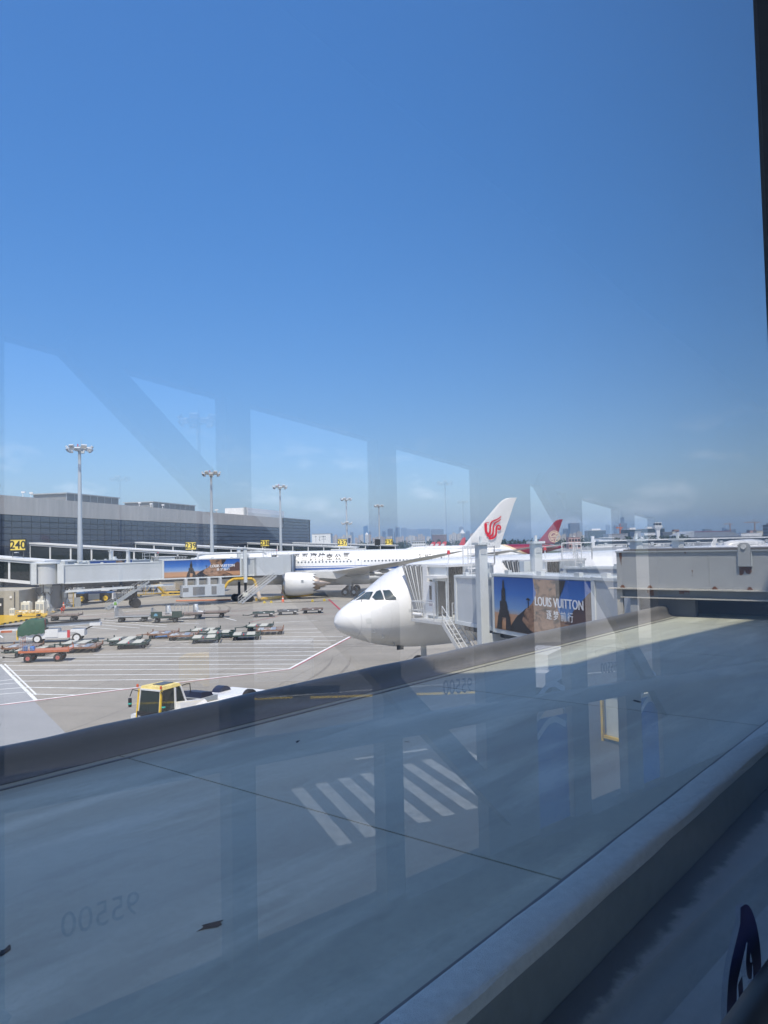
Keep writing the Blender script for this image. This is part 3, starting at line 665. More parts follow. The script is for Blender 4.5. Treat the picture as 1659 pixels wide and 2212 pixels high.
for xx in (1.28,):
    pts = [F3.pt(xx, i * .1) * 1.0 for i in range(-31, 33)]; seam.path(pts, .010, 4)
seam.path([F3.pt(1.28 + .3 * i, 1.95) for i in range(14)], .006, 4)
for xx, a0_, a1_ in ((3.05, 1.25, 3.1), (4.95, 1.35, 3.1), (6.3, 1.2, 3.1)): seam.path([F3.pt(xx, a0_ + (a1_ - a0_) * i / 16) for i in range(17)], .0055, 4)
seam.path([F3.pt(3.05 + .4 * i, 2.62) for i in range(10)], .0055, 4)
seam.build('radome_seam', mat('seam_grey', (.35, .36, .37)), p3)
poly_patch(F3, [(1.5, 1.45), (1.78, 1.45), (1.84, 1.72), (1.55, 1.72)], .006).build('static_plate', m_sil, p3)
poly_patch(F3, [(4.1, 1.50), (4.45, 1.50), (4.45, 1.58), (4.1, 1.58)], .006).build('small_marking', lgrey, p3)
for (xx, aa, l) in [(2.6, 2.25, .25), (3.6, 2.6, .3), (2.0, 2.0, .18)]:
    q = F3.pt(xx, aa); MB().tube(q, q + Vector((.1, -.06, -.16)), .03).tube(q + Vector((.1, -.06, -.16)), q + Vector((-.12, -.06, -.2)), .025).build('air_probe', steel, p3)
q = F3.pt(4.4, 2.85); MB().box(q + Vector((0, 0, -.12)), (.5, .06, .28)).build('drain_mast', dgrey, p3)
for (s_, h) in ((37.5, .75), (47.8, .6)): MB().prism([(s_, 7.5), (s_ + .75, 7.5), (s_ + 1.0, 7.5 + h), (s_ + .65, 7.5 + h)], -.05, .05).build('blade_antenna', planewhite, p3)
MB().lathe([(0, .02), (.35, .30), (1.0, .42), (3.6, .46), (5.0, .36), (5.8, .02)], 'X', (39.6, 0, 7.55), 20).xf(lambda x, y, z: (x, y * 1.9, z)).build('antenna_dome', planewhite, p3)
MB().lathe([(0, .02), (.3, .12), (1.1, .14), (1.6, .02)], 'X', (25.5, 0, 7.55), 14).xf(lambda x, y, z: (x, y * 1.8, z)).build('antenna_dome', planewhite, p3)
fin([(45.0, 7.5, 15, .012), (49.0, 7.55, 10.2, .07), (51, 9.2, 8.2, .09), (58.2, 16.9, 3.6, .08)]).build('tail_fin', planewhite, p3)
for s in (-1, 1):
    wing([(21, s * 2.2, 3.2, 11.5, .13), (25.5, s * 9.4, 3.9, 7.2, .11), (38.0, s * 29.5, 5.9, 2.4, .1)]).build('wing', m_wingu, p3)
    eo = MB().lathe([(.9, 1.2), (.1, 1.28), (0, 1.4), (.5, 1.58), (2.2, 1.62), (4.4, 1.3), (5.6, 1.0)], 'X', (21.5, s * 9.4, 2.25), 32).build('engine', planewhite, p3)
    wing([(54, s * .9, 5.9, 5.4, .1), (59.5, s * 9.6, 6.6, 1.9, .09)]).build('tailplane', planewhite, p3)
    bogie(p3, 31, s * 5.3, (-.8, .8), .7, 3.0)
bogie(p3, 6.7, 0, (0,), .52, 2.6, .36)

# ------------------------------------------------------------------ boarding bridges
m_br = mat('bridge_grey', (.46, .50, .53), .5, var=.08, scale=.5, streak=True)
m_brl = mat('bridge_pale', (.60, .64, .65), .45, var=.08, scale=.8)
m_stair = mat('stair_steel', (.55, .57, .58), .4, .4, var=.1, scale=3)
def ad_mat():
    m = bpy.data.materials.new('advert_print'); m.use_nodes = True; n = m.node_tree; p = n.nodes['Principled BSDF']; p.inputs['Roughness'].default_value = .45
    uv = n.nodes.new('ShaderNodeUVMap'); sp = n.nodes.new('ShaderNodeSeparateXYZ'); n.links.new(uv.outputs[0], sp.inputs[0])
    cr = n.nodes.new('ShaderNodeValToRGB'); e = cr.color_ramp.elements
    e[0].position = 0; e[0].color = (.30, .16, .08, 1); e[1].position = 1; e[1].color = (.012, .075, .33, 1)
    for ps, c in [(.12, (.50, .27, .14)), (.31, (.44, .25, .15)), (.33, (.32, .33, .36)), (.42, (.16, .30, .55)), (.7, (.04, .15, .47))]:
        x = e.new(ps); x.color = (*c, 1)
    z = n.nodes.new('ShaderNodeTexNoise'); z.inputs['Scale'].default_value = 3; z.inputs['Detail'].default_value = 6
    n.links.new(uv.outputs[0], z.inputs['Vector'])
    ad_ = n.nodes.new('ShaderNodeMath'); ad_.operation = 'MULTIPLY_ADD'; ad_.inputs[1].default_value = .05
    n.links.new(z.outputs['Fac'], ad_.inputs[0]); n.links.new(sp.outputs['Y'], ad_.inputs[2])
    su = n.nodes.new('ShaderNodeMath'); su.operation = 'SUBTRACT'; su.inputs[1].default_value = .025; n.links.new(ad_.outputs[0], su.inputs[0])
    n.links.new(su.outputs[0], cr.inputs[0]); n.links.new(cr.outputs[0], p.inputs['Base Color']); return m
m_ad = ad_mat()
def rock_mat():
    m = bpy.data.materials.new('advert_rock'); m.use_nodes = True; n = m.node_tree; p = n.nodes['Principled BSDF']; p.inputs['Roughness'].default_value = .5
    g = n.nodes.new('ShaderNodeTexCoord'); mpg = n.nodes.new('ShaderNodeMapping'); mpg.inputs['Scale'].default_value = (1.1, 1, 2.2); mpg.inputs['Rotation'].default_value = (0, .5, 0)
    z = n.nodes.new('ShaderNodeTexNoise'); z.inputs['Scale'].default_value = 1.3; z.inputs['Detail'].default_value = 9; z.inputs['Roughness'].default_value = .65; z.inputs['Distortion'].default_value = .6
    cr = n.nodes.new('ShaderNodeValToRGB'); e = cr.color_ramp.elements
    e[0].position = .36; e[0].color = (.03, .018, .012, 1); e[1].position = .68; e[1].color = (.42, .25, .15, 1)
    x = e.new(.5); x.color = (.27, .15, .085, 1)
    n.links.new(g.outputs['Object'], mpg.inputs[0]); n.links.new(mpg.outputs[0], z.inputs['Vector']); n.links.new(z.outputs['Fac'], cr.inputs[0]); n.links.new(cr.outputs[0], p.inputs['Base Color']); return m
m_rock = rock_mat()
m_dark = mat('advert_dark', (.022, .016, .014), .5)
m_mtn = mat('advert_mountain', (.10, .055, .045), .5)
m_adwhite = mat('advert_white', (.85, .85, .85), .5)
def advert(parent, fn, x0, x1, h, words=True):
    """printed panel; art coordinates run 0..12.1 m across and 0..h up; fn(x, z, layer) places a point"""
    mb = MB(); mb.add([fn(x0, 0, 0), fn(x1, 0, 0), fn(x1, h, 0), fn(x0, h, 0), fn(x0, 0, -8), fn(x1, 0, -8), fn(x1, h, -8), fn(x0, h, -8)], [(0, 1, 2, 3), (4, 7, 6, 5), (0, 4, 5, 1), (1, 5, 6, 2), (2, 6, 7, 3), (3, 7, 4, 0)])
    o = mb.build('advert_panel', m_ad, parent); uvl = o.data.uv_layers.new(name='UVMap')
    for lp in o.data.loops:
        k = lp.vertex_index % 4; uvl.data[lp.index].uv = ((0, 0), (6, 0), (6, 1), (0, 1))[k]
    def poly(pts, m, name, layer):
        pts = [(min(max(a, x0 + .01), x1 - .01), min(max(b, .01), h - .01)) for a, b in pts]
        mb = MB(); mb.add([fn(a, b, layer) for a, b in pts], [tuple(range(len(pts)))]); return mb.build(name, m, o)
    poly([(9.6, .72), (10.0, .9), (10.5, 1.45), (11.0, 1.75), (11.5, 2.1), (11.8, 2.25), (12.1, 2.0), (12.1, .75)], m_mtn, 'mountain_print', 1)
    poly([(5.3, .02), (5.2, .35), (5.6, .75), (6.0, 1.0), (6.5, 1.25), (6.9, 1.45), (7.2, 1.72), (7.35, 2.0), (7.2, 2.3), (7.1, 2.64), (9.75, 2.64), (9.5, 2.35), (9.35, 2.0), (9.1, 1.65), (9.2, 1.3), (9.6, .9), (9.9, .55), (10.6, .3), (11.2, .03)], m_rock, 'rock_print', 2)
    poly([(4.7, .02), (5.0, .4), (5.5, .78), (6.1, 1.06), (6.45, 1.25), (6.15, .95), (6.0, .6), (6.6, .25), (7.3, .02)], m_dark, 'rock_shadow_print', 3)
    if x1 > 9.7: poly([(9.05, 2.64), (9.9, 2.64), (9.6, 2.2), (9.25, 1.75), (9.1, 1.6)], m_dark, 'rock_shadow_print', 4)
    for pts in [[(3.55, .02), (3.68, .62), (4.0, .66), (4.02, .5), (3.98, .02)], [(4.32, .02), (4.35, .5), (4.38, .66), (4.68, .62), (4.82, .02)], [(3.66, .62), (3.78, .82), (3.8, 1.0), (4.58, 1.0), (4.6, .82), (4.72, .62)], [(3.86, 1.0), (3.86, 1.45), (3.95, 1.45), (4.4, 1.45), (4.5, 1.2), (4.5, 1.0)], [(4.0, 1.45), (4.02, 2.0), (4.1, 2.1), (4.32, 2.1), (4.34, 1.45)], [(4.1, 2.1), (4.12, 2.42), (4.16, 2.5), (4.24, 2.5), (4.26, 2.1)]]:
        poly([(4.17 + (a - 4.17) * 1.25, b) for a, b in pts], m_dark, 'tower_print', 5)
    poly([(6.42, 1.62), (6.5, 1.70), (6.62, 1.73), (6.76, 1.68), (6.82, 1.6)], m_dark, 'parasol_print', 5)
    poly([(6.62, 1.64), (6.66, 1.64), (6.68, 1.25), (6.58, 1.25)], m_dark, 'figure_print', 5)
    if words:
        me = text_mesh('LOUIS VUITTON', 1, 'LEFT'); w_ = max(v.co.x for v in me.vertices); k = 3.95 / w_; hh = .50
        for layer, dx in ((7, 0), (7.2, .018), (7.4, -.018)):
            text('LOUIS VUITTON', 1, m_adwhite, o, lambda a, b: fn(7.25 + a * k + dx, 1.42 + b * .60, layer), 'lettering')
        text('逐 梦 前 行', .46, m_adwhite, o, lambda a, b: fn(8.25 + a * .98, .88 + b, 7), 'lettering')
        text('逐 梦 前 行', .46, m_adwhite, o, lambda a, b: fn(8.27 + a * .98, .885 + b, 7.2), 'lettering')
    return o
def rails(mb, pts, h=1.0, r=.03, mid=True):
    for a, b in zip(pts, pts[1:]):
        a, b = Vector(a), Vector(b); up = Vector((0, 0, h))
        mb.tube(a + up, b + up, r, n=6)
        if mid: mb.tube(a + up * .5, b + up * .5, r * .8, n=5)
        n = max(1, int((b - a).length / 1.3))
        for i in range(n + 1): p = a + (b - a) * i / n; mb.tube(p, p + up, r, n=6)
def stair(parent, top, bot, w, name='service_stair', m=None, nsteps=None):
    """straight stair: parts stringers, steps, rails under one part"""
    m = m or m_stair
    top, bot = Vector(top), Vector(bot); d = bot - top; hd = Vector((d.x, d.y, 0)).normalized(); sd = Vector((-hd.y, hd.x, 0)) * w / 2
    st = MB()
    for s in (-1, 1): st.bar(top + sd * s, bot + sd * s, .07, .26)
    o = st.build(name, m, parent)
    n = nsteps or max(4, int(abs(d.z) / .24)); ang = math.atan2(hd.y, hd.x)
    me = MB().box((0, 0, 0), (.27, w - .1, .05)).mesh('step', m)
    for i in range(n): p = top + d * (i + .5) / n; ob('step', me, o, p, rz=ang)
    for s in (-1, 1):
        rb = MB(); rails(rb, [top + sd * s, bot + sd * s], .95, .028); rb.build('handrail', m, o)
    return o
def bridge(label, P0, P1, zf0, zf1, secs, side=-1, gantry=None, rotunda=True, cab=True, base_rot=1.45, under=True, aircon=None, top_pipe=False):
    """x runs along the tunnel from the rotunda at P0 to the cab joint at P1"""
    dx, dy = P1[0] - P0[0], P1[1] - P0[1]; Lh = math.hypot(dx, dy); rz = math.atan2(dy, dx)
    t = thing('boarding_bridge', label, 'boarding bridge', (*P0, 0), rz, 'passenger boarding bridges')
    zf = lambda x: zf0 + (zf1 - zf0) * x / Lh
    def sl(x0, x1, y0, y1, a, b): return [(x0, y0, zf(x0) + a), (x1, y0, zf(x1) + a), (x0, y1, zf(x0) + a), (x1, y1, zf(x1) + a), (x0, y0, zf(x0) + b), (x1, y0, zf(x1) + b), (x0, y1, zf(x0) + b), (x1, y1, zf(x1) + b)]
    if rotunda:
        MB().lathe([(zf0 - .15, 1.7), (zf0 + 2.75, 1.7)], 'Z', (0, 0, 0), 40, cap=True).build('rotunda', lgrey, t)
        MB().lathe([(zf0 + 2.75, 1.9), (zf0 + 2.95, 1.9), (zf0 + 3.05, 1.2)], 'Z', (0, 0, 0), 40, cap=True).build('rotunda_roof', m_brl, t)
        pd = MB(); pd.tube((0, 0, .5), (0, 0, zf0 - .3), .62, n=20); pd.tube((0, 0, 0), (0, 0, .12), 1.1, n=20)
        for i in range(6):
            a = i * math.pi / 3; pd.hexa([(math.cos(a) * .6 - .05 * math.sin(a), math.sin(a) * .6 + .05 * math.cos(a), .1), (math.cos(a) * 1.1, math.sin(a) * 1.1, .1), (math.cos(a) * .6 + .05 * math.sin(a), math.sin(a) * .6 - .05 * math.cos(a), .1), (math.cos(a) * 1.1 + .05, math.sin(a) * 1.1, .1)] + [(math.cos(a) * .6 - .05 * math.sin(a), math.sin(a) * .6 + .05 * math.cos(a), 1.2), (math.cos(a) * .66, math.sin(a) * .66, 1.2), (math.cos(a) * .6 + .05 * math.sin(a), math.sin(a) * .6 - .05 * math.cos(a), 1.2), (math.cos(a) * .66 + .03, math.sin(a) * .66, 1.2)])
        pd.tube((0, 0, zf0 - .6), (0, 0, zf0 - .2), .9, n=20)
        pd.build('pedestal', m_brl, t)
        for k, (a, b, c) in enumerate([(-.75, -.6, 2.0), (.1, -.75, 3.2)]): MB().box((a, b, c), (.7, .35, .9 if k == 0 else .5)).build('control_box', mat('box_cream', (.68, .68, .60), .5), t)
        cb = MB()
        for a in (-1.3, -.4, .8): cb.path([(a, -1.2, zf0 - .2), (a * 1.05, -1.25, zf0 - 1.1), (a * .7, -.9, zf0 - 1.8), (a * .3, -.65, zf0 - 1.3)], .06)
        cb.path([(-.1, -.7, zf0 - 1.5), (-.15, -.72, 1.6), (-.5, -.75, 1.2)], .05)
        cb.build('cable', dgrey, t)
        MB().hexa(sl(1.45, 2.3, -1.62, 1.62, -.12, 2.72)).build('collar', m_brl, t)
        MB().hexa(sl(-2.0, -1.3, -1.75, 1.75, -.12, 2.9)).build('collar', m_brl, t)
    for i, (x0, x1, w, h, mt, adv) in enumerate(secs):
        o = MB().hexa(sl(x0, x1, -w / 2, w / 2, -.1, h)).build('tunnel_section', mt, t)
        rb = MB()
        for y in (-w / 2, w / 2):
            rb.hexa(sl(x0, x1, y - .06, y + .06, -.22, -.02)); rb.hexa(sl(x0, x1, y - .06, y + .06, h - .06, h + .06))
        for x in (x0 + .12, x1 - .12): rb.hexa(sl(x - .12, x + .12, -w / 2 - .05, w / 2 + .05, -.14, h + .08))
        rb.build('edge_frame', m_brl, o)
        rf = MB()
        n = max(2, int((x1 - x0) / 3))
        for k in range(n): x = x0 + (x1 - x0) * (k + .5) / n; rf.box((x, side * (w / 2 - .1), zf(x) + h + .14), (.4, .2, .22))
        rf.build('roof_bracket', m_brl, o)
        if adv:
            a0, a1, words = adv; ym = side * (w / 2 + .075)
            def fn(a, b, layer, x0=x0, x1=x1, a0=a0, a1=a1, ym=ym, h=h):
                k = (a - a0) / (a1 - a0); xx = x0 + .3 + (x1 - x0 - .6) * (k if side < 0 else 1 - k)
                return Vector((xx, ym + side * .005 * layer, zf(xx) + .0 + b * (h - .1) / 2.65))
            advert(o, fn, a0, a1, 2.65, words)
        elif mt is m_br and x1 - x0 > 4 and False: pass
    if under:
        x0, x1 = secs[0][0], secs[-1][1]
        ub = MB(); ub.hexa(sl(x0 + .3, x1 - .5, -.7, -.5, -.55, -.2)); ub.hexa(sl(x0 + .3, x1 - .5, .5, .7, -.55, -.2)); ub.hexa(sl(x0 + .5, secs[0][1] - .5, -.25, .25, -.85, -.6))
        for k in range(9): x = x0 + .8 + (x1 - x0 - 2) * k / 8; ub.hexa(sl(x - .06, x + .06, -.8, .8, -.5, -.3))
        ub.build('under_frame', dgrey, t)
        MB().bar((x0 + .3, side * .95, zf(x0) - 1.35), (secs[0][1] + 1.5, side * .95, zf(secs[0][1]) - 1.0), .16, .32).build('cable_tray', m_brl, t)
    if gantry:
        gx, gw, ztop, wheels = gantry
        for s in (-1, 1):
            g = MB().box((gx, s * gw, (ztop + zf(gx) - 1.2) / 2), (.5, .46, ztop - zf(gx) + 1.2)).build('gantry_column', m_brl, t)
            MB().box((gx, s * gw, ztop + .05), (.75, .7, .12)).build('column_cap', m_brl, g)
            MB().box((gx, s * gw, ztop + .25), (.12, .12, .35)).build('lifting_eye', m_brl, g)
            MB().box((gx - .26, s * gw, ztop - .35), (.03, .3, .3)).build('cover_plate', lgrey, g)
            MB().bb(gx - .17, gx + .17, s * gw - .17, s * gw + .17, 1.0, zf(gx) - 1.0).build('inner_leg', black, g)
            MB().box((gx + .5, s * (gw - .35), zf(gx) + 3.05), (.5, .5, .55)).build('bracket', m_brl, g)
        MB().bb(gx - .3, gx + .3, -gw - .2, gw + .2, .85, 1.2).build('axle_beam', dgrey, t)
        MB().bb(gx - .2, gx + .2, -gw, gw, zf(gx) - .75, zf(gx) - .35).build('cross_beam', m_brl, t)
        if wheels:
            for s in (-1, 1):
                for q in (-1, 1): MB().wheel((gx + q * .75, s * (gw - .1), .62), .62, .42).build('wheel', rubber, t)
            MB().bb(gx - .9, gx + .9, -.9, .9, .5, .85).build('bogie_frame', dgrey, t)
            MB().box((gx - .2, side * (gw + .55), 1.25), (.8, .5, .6)).build('motor_box', mat('box_cream', (.68, .68, .6)), t)
    if aircon:
        ax0, ax1 = aircon; y0 = side * 1.25; w3 = (ax1 - ax0)
        a = MB().bb(ax0, ax1, y0 - .9, y0 + .9, zf(ax0) - 3.0, zf(ax0) - 1.25).build('air_unit', m_br, t)
        for k in (0, 1): MB().bb(ax0 + w3 * (.24 + .44 * k), ax0 + w3 * (.52 + .28 * k), y0 + side * .9, y0 + side * .95, zf(ax0) - 2.75, zf(ax0) - 1.5).build('intake_grille', mat('grille_grey', (.16, .165, .17), .7), a)
        hb = MB()
        for k in range(4): hb.box((ax0 + .6 + k * (w3 - 1.2) / 3, y0, zf(ax0) - .75), (.35, 1.6, 1.1))
        hb.build('hanger', lgrey, a)
        MB().bb(ax0 + .05, ax0 + .9, y0 + side * .88, y0 + side * .93, zf(ax0) - 2.2, zf(ax0) - 1.6).build('dark_hatch', mat('grille_grey', (.16, .165, .17)), a)
    if top_pipe:
        x0, x1 = top_pipe; z = zf(x0) + 3.55
        MB().path([(x0, side * .5, z - 1.0), (x0, side * .5, z - .1), (x0 + .25, side * .5, z), (x1 - .3, side * .5, z + .1), (x1, side * .5, z - .3)], .16, 10).build('roof_duct', lgrey, t)
    return t, zf, Lh, rz
def cabin(parent_t, rz_t, P1, zf, fwd, lat, width, depth, label_door=True, bell=1.0, sgn=-1, ladder_at=None, height=3.0):
    """cab in world directions fwd/lat (unit, horizontal), as a part with sub-parts of the bridge thing. P1 = middle of the cab's back"""
    inv = (Matrix.Translation(parent_t.location) @ Matrix.Rotation(rz_t, 4, 'Z')).inverted()
    F, Lt = Vector((*fwd, 0)), Vector((*lat, 0)); O = Vector((*P1, zf))
    def P(f, l, z): return inv @ (O + F * f + Lt * l + Vector((0, 0, z)))
    def bx(mb, f0, f1, l0, l1, z0, z1): return mb.hexa([P(f0, l0, z0), P(f1, l0, z0), P(f0, l1, z0), P(f1, l1, z0), P(f0, l0, z1), P(f1, l0, z1), P(f0, l1, z1), P(f1, l1, z1)])
    h = width / 2; t = parent_t
    c = bx(MB(), -.1, depth, -h, h, -.25, .0)
    o = c.build('cab', m_brl, t)
    m = MB(); bx(m, -.1, depth + .15, -h - .12, h + .12, height, height + .14); m.build('cab_roof', white, o)
    m = MB(); bx(m, -.1, depth, h - .08, h, 0, height); m.build('far_wall', m_brl, o)
    m = MB(); bx(m, -.1, 0, -h + 1.2, h, 0, height); bx(m, -.12, 0, -h, -h + .06, 0, height); m.build('back_wall', m_br, o)
    # near wall with door opening (between f .15 and 1.05), corner posts and glazed strip
    w_ = MB(); bx(w_, -.1, .12, -h, -h + .08, 0, height); bx(w_, .12, 1.02, -h, -h + .08, 2.15, height); bx(w_, 1.02, depth - .55, -h, -h + .08, 0, height); w_.build('near_wall', m_brl, o)
    m = MB(); bx(m, depth - .5, depth - .02, -h - .14, -h + .16, -.2, height + .05); m.build('corner_post', white, o)
    m = MB(); bx(m, depth - .85, depth - .6, -h - .03, -h, 1.0, 2.2); m.build('side_window', glassd, o)
    m = MB(); bx(m, .25, .9, -h + .5, -h + .52, 0, 2.15); m.build('dark_doorway', black, o)
    # open door leaf, swung out against the wall
    m = MB(); bx(m, 1.02, 1.92, -h - .16, -h - .10, .05, 2.1); d = m.build('door', white, o)
    m = MB(); bx(m, 1.35, 1.58, -h - .175, -h - .155, 1.0, 1.85); m.build('door_window', glassd, d)
    m = MB(); bx(m, 1.3, 1.65, -h - .175, -h - .155, .62, .9); m.build('notice', mat('notice_pink', (.42, .36, .38)), d)
    m = MB(); bx(m, -.1, 1.3, -h - .75, -h + .05, 2.35, 2.5); m.build('door_awning', white, o)
    # bellows: accordion frames, deeper at the top
    for k in range(9):
        u = k / 8; f0 = depth + bell * u
        m = MB()
        tpx = 1.25 * u
        for l0, l1 in ((-h - .1, -h + .12), (h - .12, h + .1)):
            m.hexa([P(f0 - .03 - .4 * tpx, l0, .1), P(f0 + .015 - .4 * tpx, l0, .1), P(f0 - .03 - .4 * tpx, l1, .1), P(f0 + .015 - .4 * tpx, l1, .1), P(f0 - .03 + tpx, l0, height), P(f0 + .015 + tpx, l0, height), P(f0 - .03 + tpx, l1, height), P(f0 + .015 + tpx, l1, height)])
        m.hexa([P(f0 - .05 + tpx, -h, height - .1), P(f0 + .02 + tpx, -h, height - .1), P(f0 - .05 + tpx, h, height - .1), P(f0 + .02 + tpx, h, height - .1), P(f0 - .05 + tpx, -h, height + .08), P(f0 + .02 + tpx, -h, height + .08), P(f0 - .05 + tpx, h, height + .08), P(f0 + .02 + tpx, h, height + .08)])
        m.build('bellows_fold', lgrey if k % 2 else mat('bellows_grey', (.20, .21, .22), .6), o)
    m = MB()
    for l0, l1 in ((-h - .02, -h + .06), (h - .06, h + .02)):
        m.hexa([P(depth, l0, .1), P(depth + bell - .5, l0, .1), P(depth, l1, .1), P(depth + bell - .5, l1, .1), P(depth, l0, height), P(depth + bell + 1.1, l0, height), P(depth, l1, height), P(depth + bell + 1.1, l1, height)])
    m.hexa([P(depth, -h, height - .06), P(depth + bell + 1.1, -h, height - .06), P(depth, h, height - .06), P(depth + bell + 1.1, h, height - .06), P(depth, -h, height), P(depth + bell + 1.1, -h, height), P(depth, h, height), P(depth + bell + 1.1, h, height)])
    m.build('bellows_skin', mat('bellows_dark', (.10, .105, .11), .7), o)
    m = MB(); m.tube(P(depth + bell - .1, -h - .15, .02), P(depth + .1, -h - .1, .02), .11, n=10); m.build('bumper', white, o)
    # roof details
    m = MB(); m.tube(P(.9, -.9, height + .1), P(.9, -.9, height + .75), .04, n=6); b_ = m.build('beacon_post', white, o)
    m = MB(); m.tube(P(.9, -.9, height + .75), P(.9, -.9, height + .98), .11, .08, n=10); m.build('beacon', red, b_)
    # landing and stair on the near side
    m = MB(); bx(m, -1.0, 2.2, -h - 1.15, -h - .02, -.28, -.12); ld = m.build('landing', m_stair, o)
    rb = MB(); zz = -.12
    rails(rb, [P(-.2, -h - 1.1, zz), P(2.15, -h - 1.1, zz), P(2.15, -h - .2, zz)], 1.05, .032)
    rails(rb, [P(-1.0, -h - .05, zz), P(-1.0, -h - .35, zz)], 1.05, .032)
    rb.build('landing_rail', m_stair, ld)
    return o, P, h
# --- bridge at sign 240 serving the blue striped airliner
bt, bzf, bL, brz = bridge('long grey boarding bridge with a drum end, docked to the blue striped airliner', (-49.3, 112.0), (-20.4, 127.0), 4.25, 4.35,
    [(2.2, 16.6, 2.35, 2.5, m_br, None), (16.3, 28.8, 2.75, 2.75, m_br, (0, 12.1, True)), (28.6, 33.8, 2.2, 2.6, m_br, None)], -1, (29.3, 1.75, 8.6, True), aircon=(19.2, 25.8), top_pipe=(22.0, 33.2))
d_ = Vector((.0, 1.0)); 
co, cP, ch = cabin(bt, brz, (-17.6, 131.0), 4.35, (0.0, 1.0), (1.0, 0.0), 3.4, 3.2, bell=1.2)
MB().hexa([Vector(p) for p in [(31.0, -2.3, 4.2), (35.2, -3.3, 4.2), (31, 1.8, 4.2), (35.6, 2.6, 4.2), (31.0, -2.3, 7.1), (35.2, -3.3, 7.1), (31, 1.8, 7.1), (35.6, 2.6, 7.1)]]).build('cab_joint', m_br, bt)
stair(bt, (33.6, -3.6, 4.1), (27.2, -5.6, .15), .95)
lad = MB()
for s in (-.3, .3): lad.tube((32.4 + s, -2.55, 4.3), (32.4 + s, -2.55, 8.4), .035)
for k in range(13): lad.tube((32.1, -2.55, 4.5 + .3 * k), (32.7, -2.55, 4.5 + .3 * k), .02, n=5)
rails(lad, [(32.0, -2.6, 7.3), (34.2, -3.0, 7.3), (34.4, 1.5, 7.3)], 1.0, .03); lad.build('roof_ladder', m_stair, bt)
m_duct = mat('duct_yellow', (.62, .40, .05), .7, var=.3, scale=4); m_ductw = mat('duct_pale', (.62, .52, .42), .8)
MB().path([(26.0, -1.3, 2.4), (26.6, -1.3, 3.3), (27.5, -1.3, 3.75), (28.9, -1.4, 3.75), (30.4, -1.9, 3.7), (30.8, -2.0, 3.3), (31.0, -2.0, 2.5)], .22, 10).build('air_hose', m_duct, bt)
MB().path([(31.0, -2.0, 2.5), (31.3, -2.1, 1.4), (31.5, -2.2, .5)], .30, 10).build('air_hose_end', m_ductw, bt)
hc = MB()
for k in range(10): hc.path([(31 + .3 * k, -2.6, .08), (31 + .3 * k, -2.6, .75), (31 + .3 * k, -1.6, .75)], .02, 4)
hc.path([(31, -2.6, .75), (33.8, -2.6, .75), (33.8, -1.6, .75), (31, -1.6, .75), (31, -2.6, .75)], .025, 4); hc.build('hose_basket', steel, bt)
# low service stair and drive wheels under the first tunnel section
stair(bt, (14.2, -1.2, 3.9), (8.0, -2.6, .15), .95, m=mgrey)
MB().bb(12.2, 12.6, -1.3, 1.3, 1.0, 1.4).build('axle_beam', dgrey, bt)
for s in (-1, 1): MB().wheel((12.4, s * 1.0 - .3, .72), .72, .5).build('wheel', rubber, bt); MB().bb(12.2, 12.6, s * 1.0 - .2, s * 1.0 + .2, 1.2, 3.9).build('inner_leg', black, bt)
MB().path([(10.2, -.8, 3.8), (10.1, -.9, 2.6), (10.5, -.9, 2.2), (10.9, -.9, 2.6), (10.9, -.8, 3.8)], .07).build('cable', black, bt)
# --- second bridge behind it
b2, b2zf, b2L, b2rz = bridge('boarding bridge half hidden behind the long grey one, a strip of its advert showing', (-50.6, 121.5), (-44.6, 143.0), 4.4, 4.3,
    [(2.2, 4.5, 2.35, 2.5, m_br, None), (4.3, 16.5, 2.75, 2.75, m_br, (0, 12.1, False)), (16.3, 22.5, 2.2, 2.6, m_br, None)], -1, (14.6, 1.75, 8.6, True))
cabin(b2, b2rz, (-43.2, 145.0), 4.3, (.78, .62), (.62, -.78), 3.4, 3.2, bell=1.2)
lad = MB(); rails(lad, [(20.5, -1.2, 7.0), (23.5, -1.4, 7.0), (23.5, 1.2, 7.0)], 1.1, .04); lad.build('roof_rail', m_stair, b2)
# --- near bridge
u = Vector((.338, -.941)); nrm = Vector((-.941, -.338))
Pa = Vector((5.56, 39.5)); cen = Pa - nrm * 1.2; P0b = cen + u * 12.2; P1b = cen - u * 5.2
b3, b3zf, b3L, b3rz = bridge('near boarding bridge with a big desert and tower advert, docked to the white nosed airliner', (P0b.x, P0b.y), (P1b.x, P1b.y), 4.45, 4.3,
    [(.2, 3.6, 2.6, 2.72, lgrey, None), (3.3, 12.4, 2.4, 2.70, m_br, (3.15, 11.85, True)), (12.2, 17.4, 2.0, 2.5, m_br, None)], 1, (12.75, 1.62, 8.6, True), rotunda=False)
c3, P3, h3 = cabin(b3, b3rz, (5.12, 46.75), 4.3, (-.515, .857), (.857, .515), 3.5, 2.35, bell=1.15)
rr = []
for k in range(9):
    a = R(-20 + k * 17)
    rr.append((P3(-.2 - .9 * math.sin(max(0, min(math.pi, (k / 8) * math.pi))) * 1.0, -.5 + k * .27, 0), P3(-.2 - .9 * math.sin((k / 8) * math.pi), -.5 + k * .27, 2.9)))
mb = MB(); mb.add([p for q in rr for p in q], [(2 * i, 2 * i + 2, 2 * i + 3, 2 * i + 1) for i in range(8)])
mb.build('curved_wall', m_br, b3)
st = MB()
o = stair(b3, P3(-1.0, -h3 - .62, -.15), P3(-5.3, -h3 - .62, -4.1), .9)
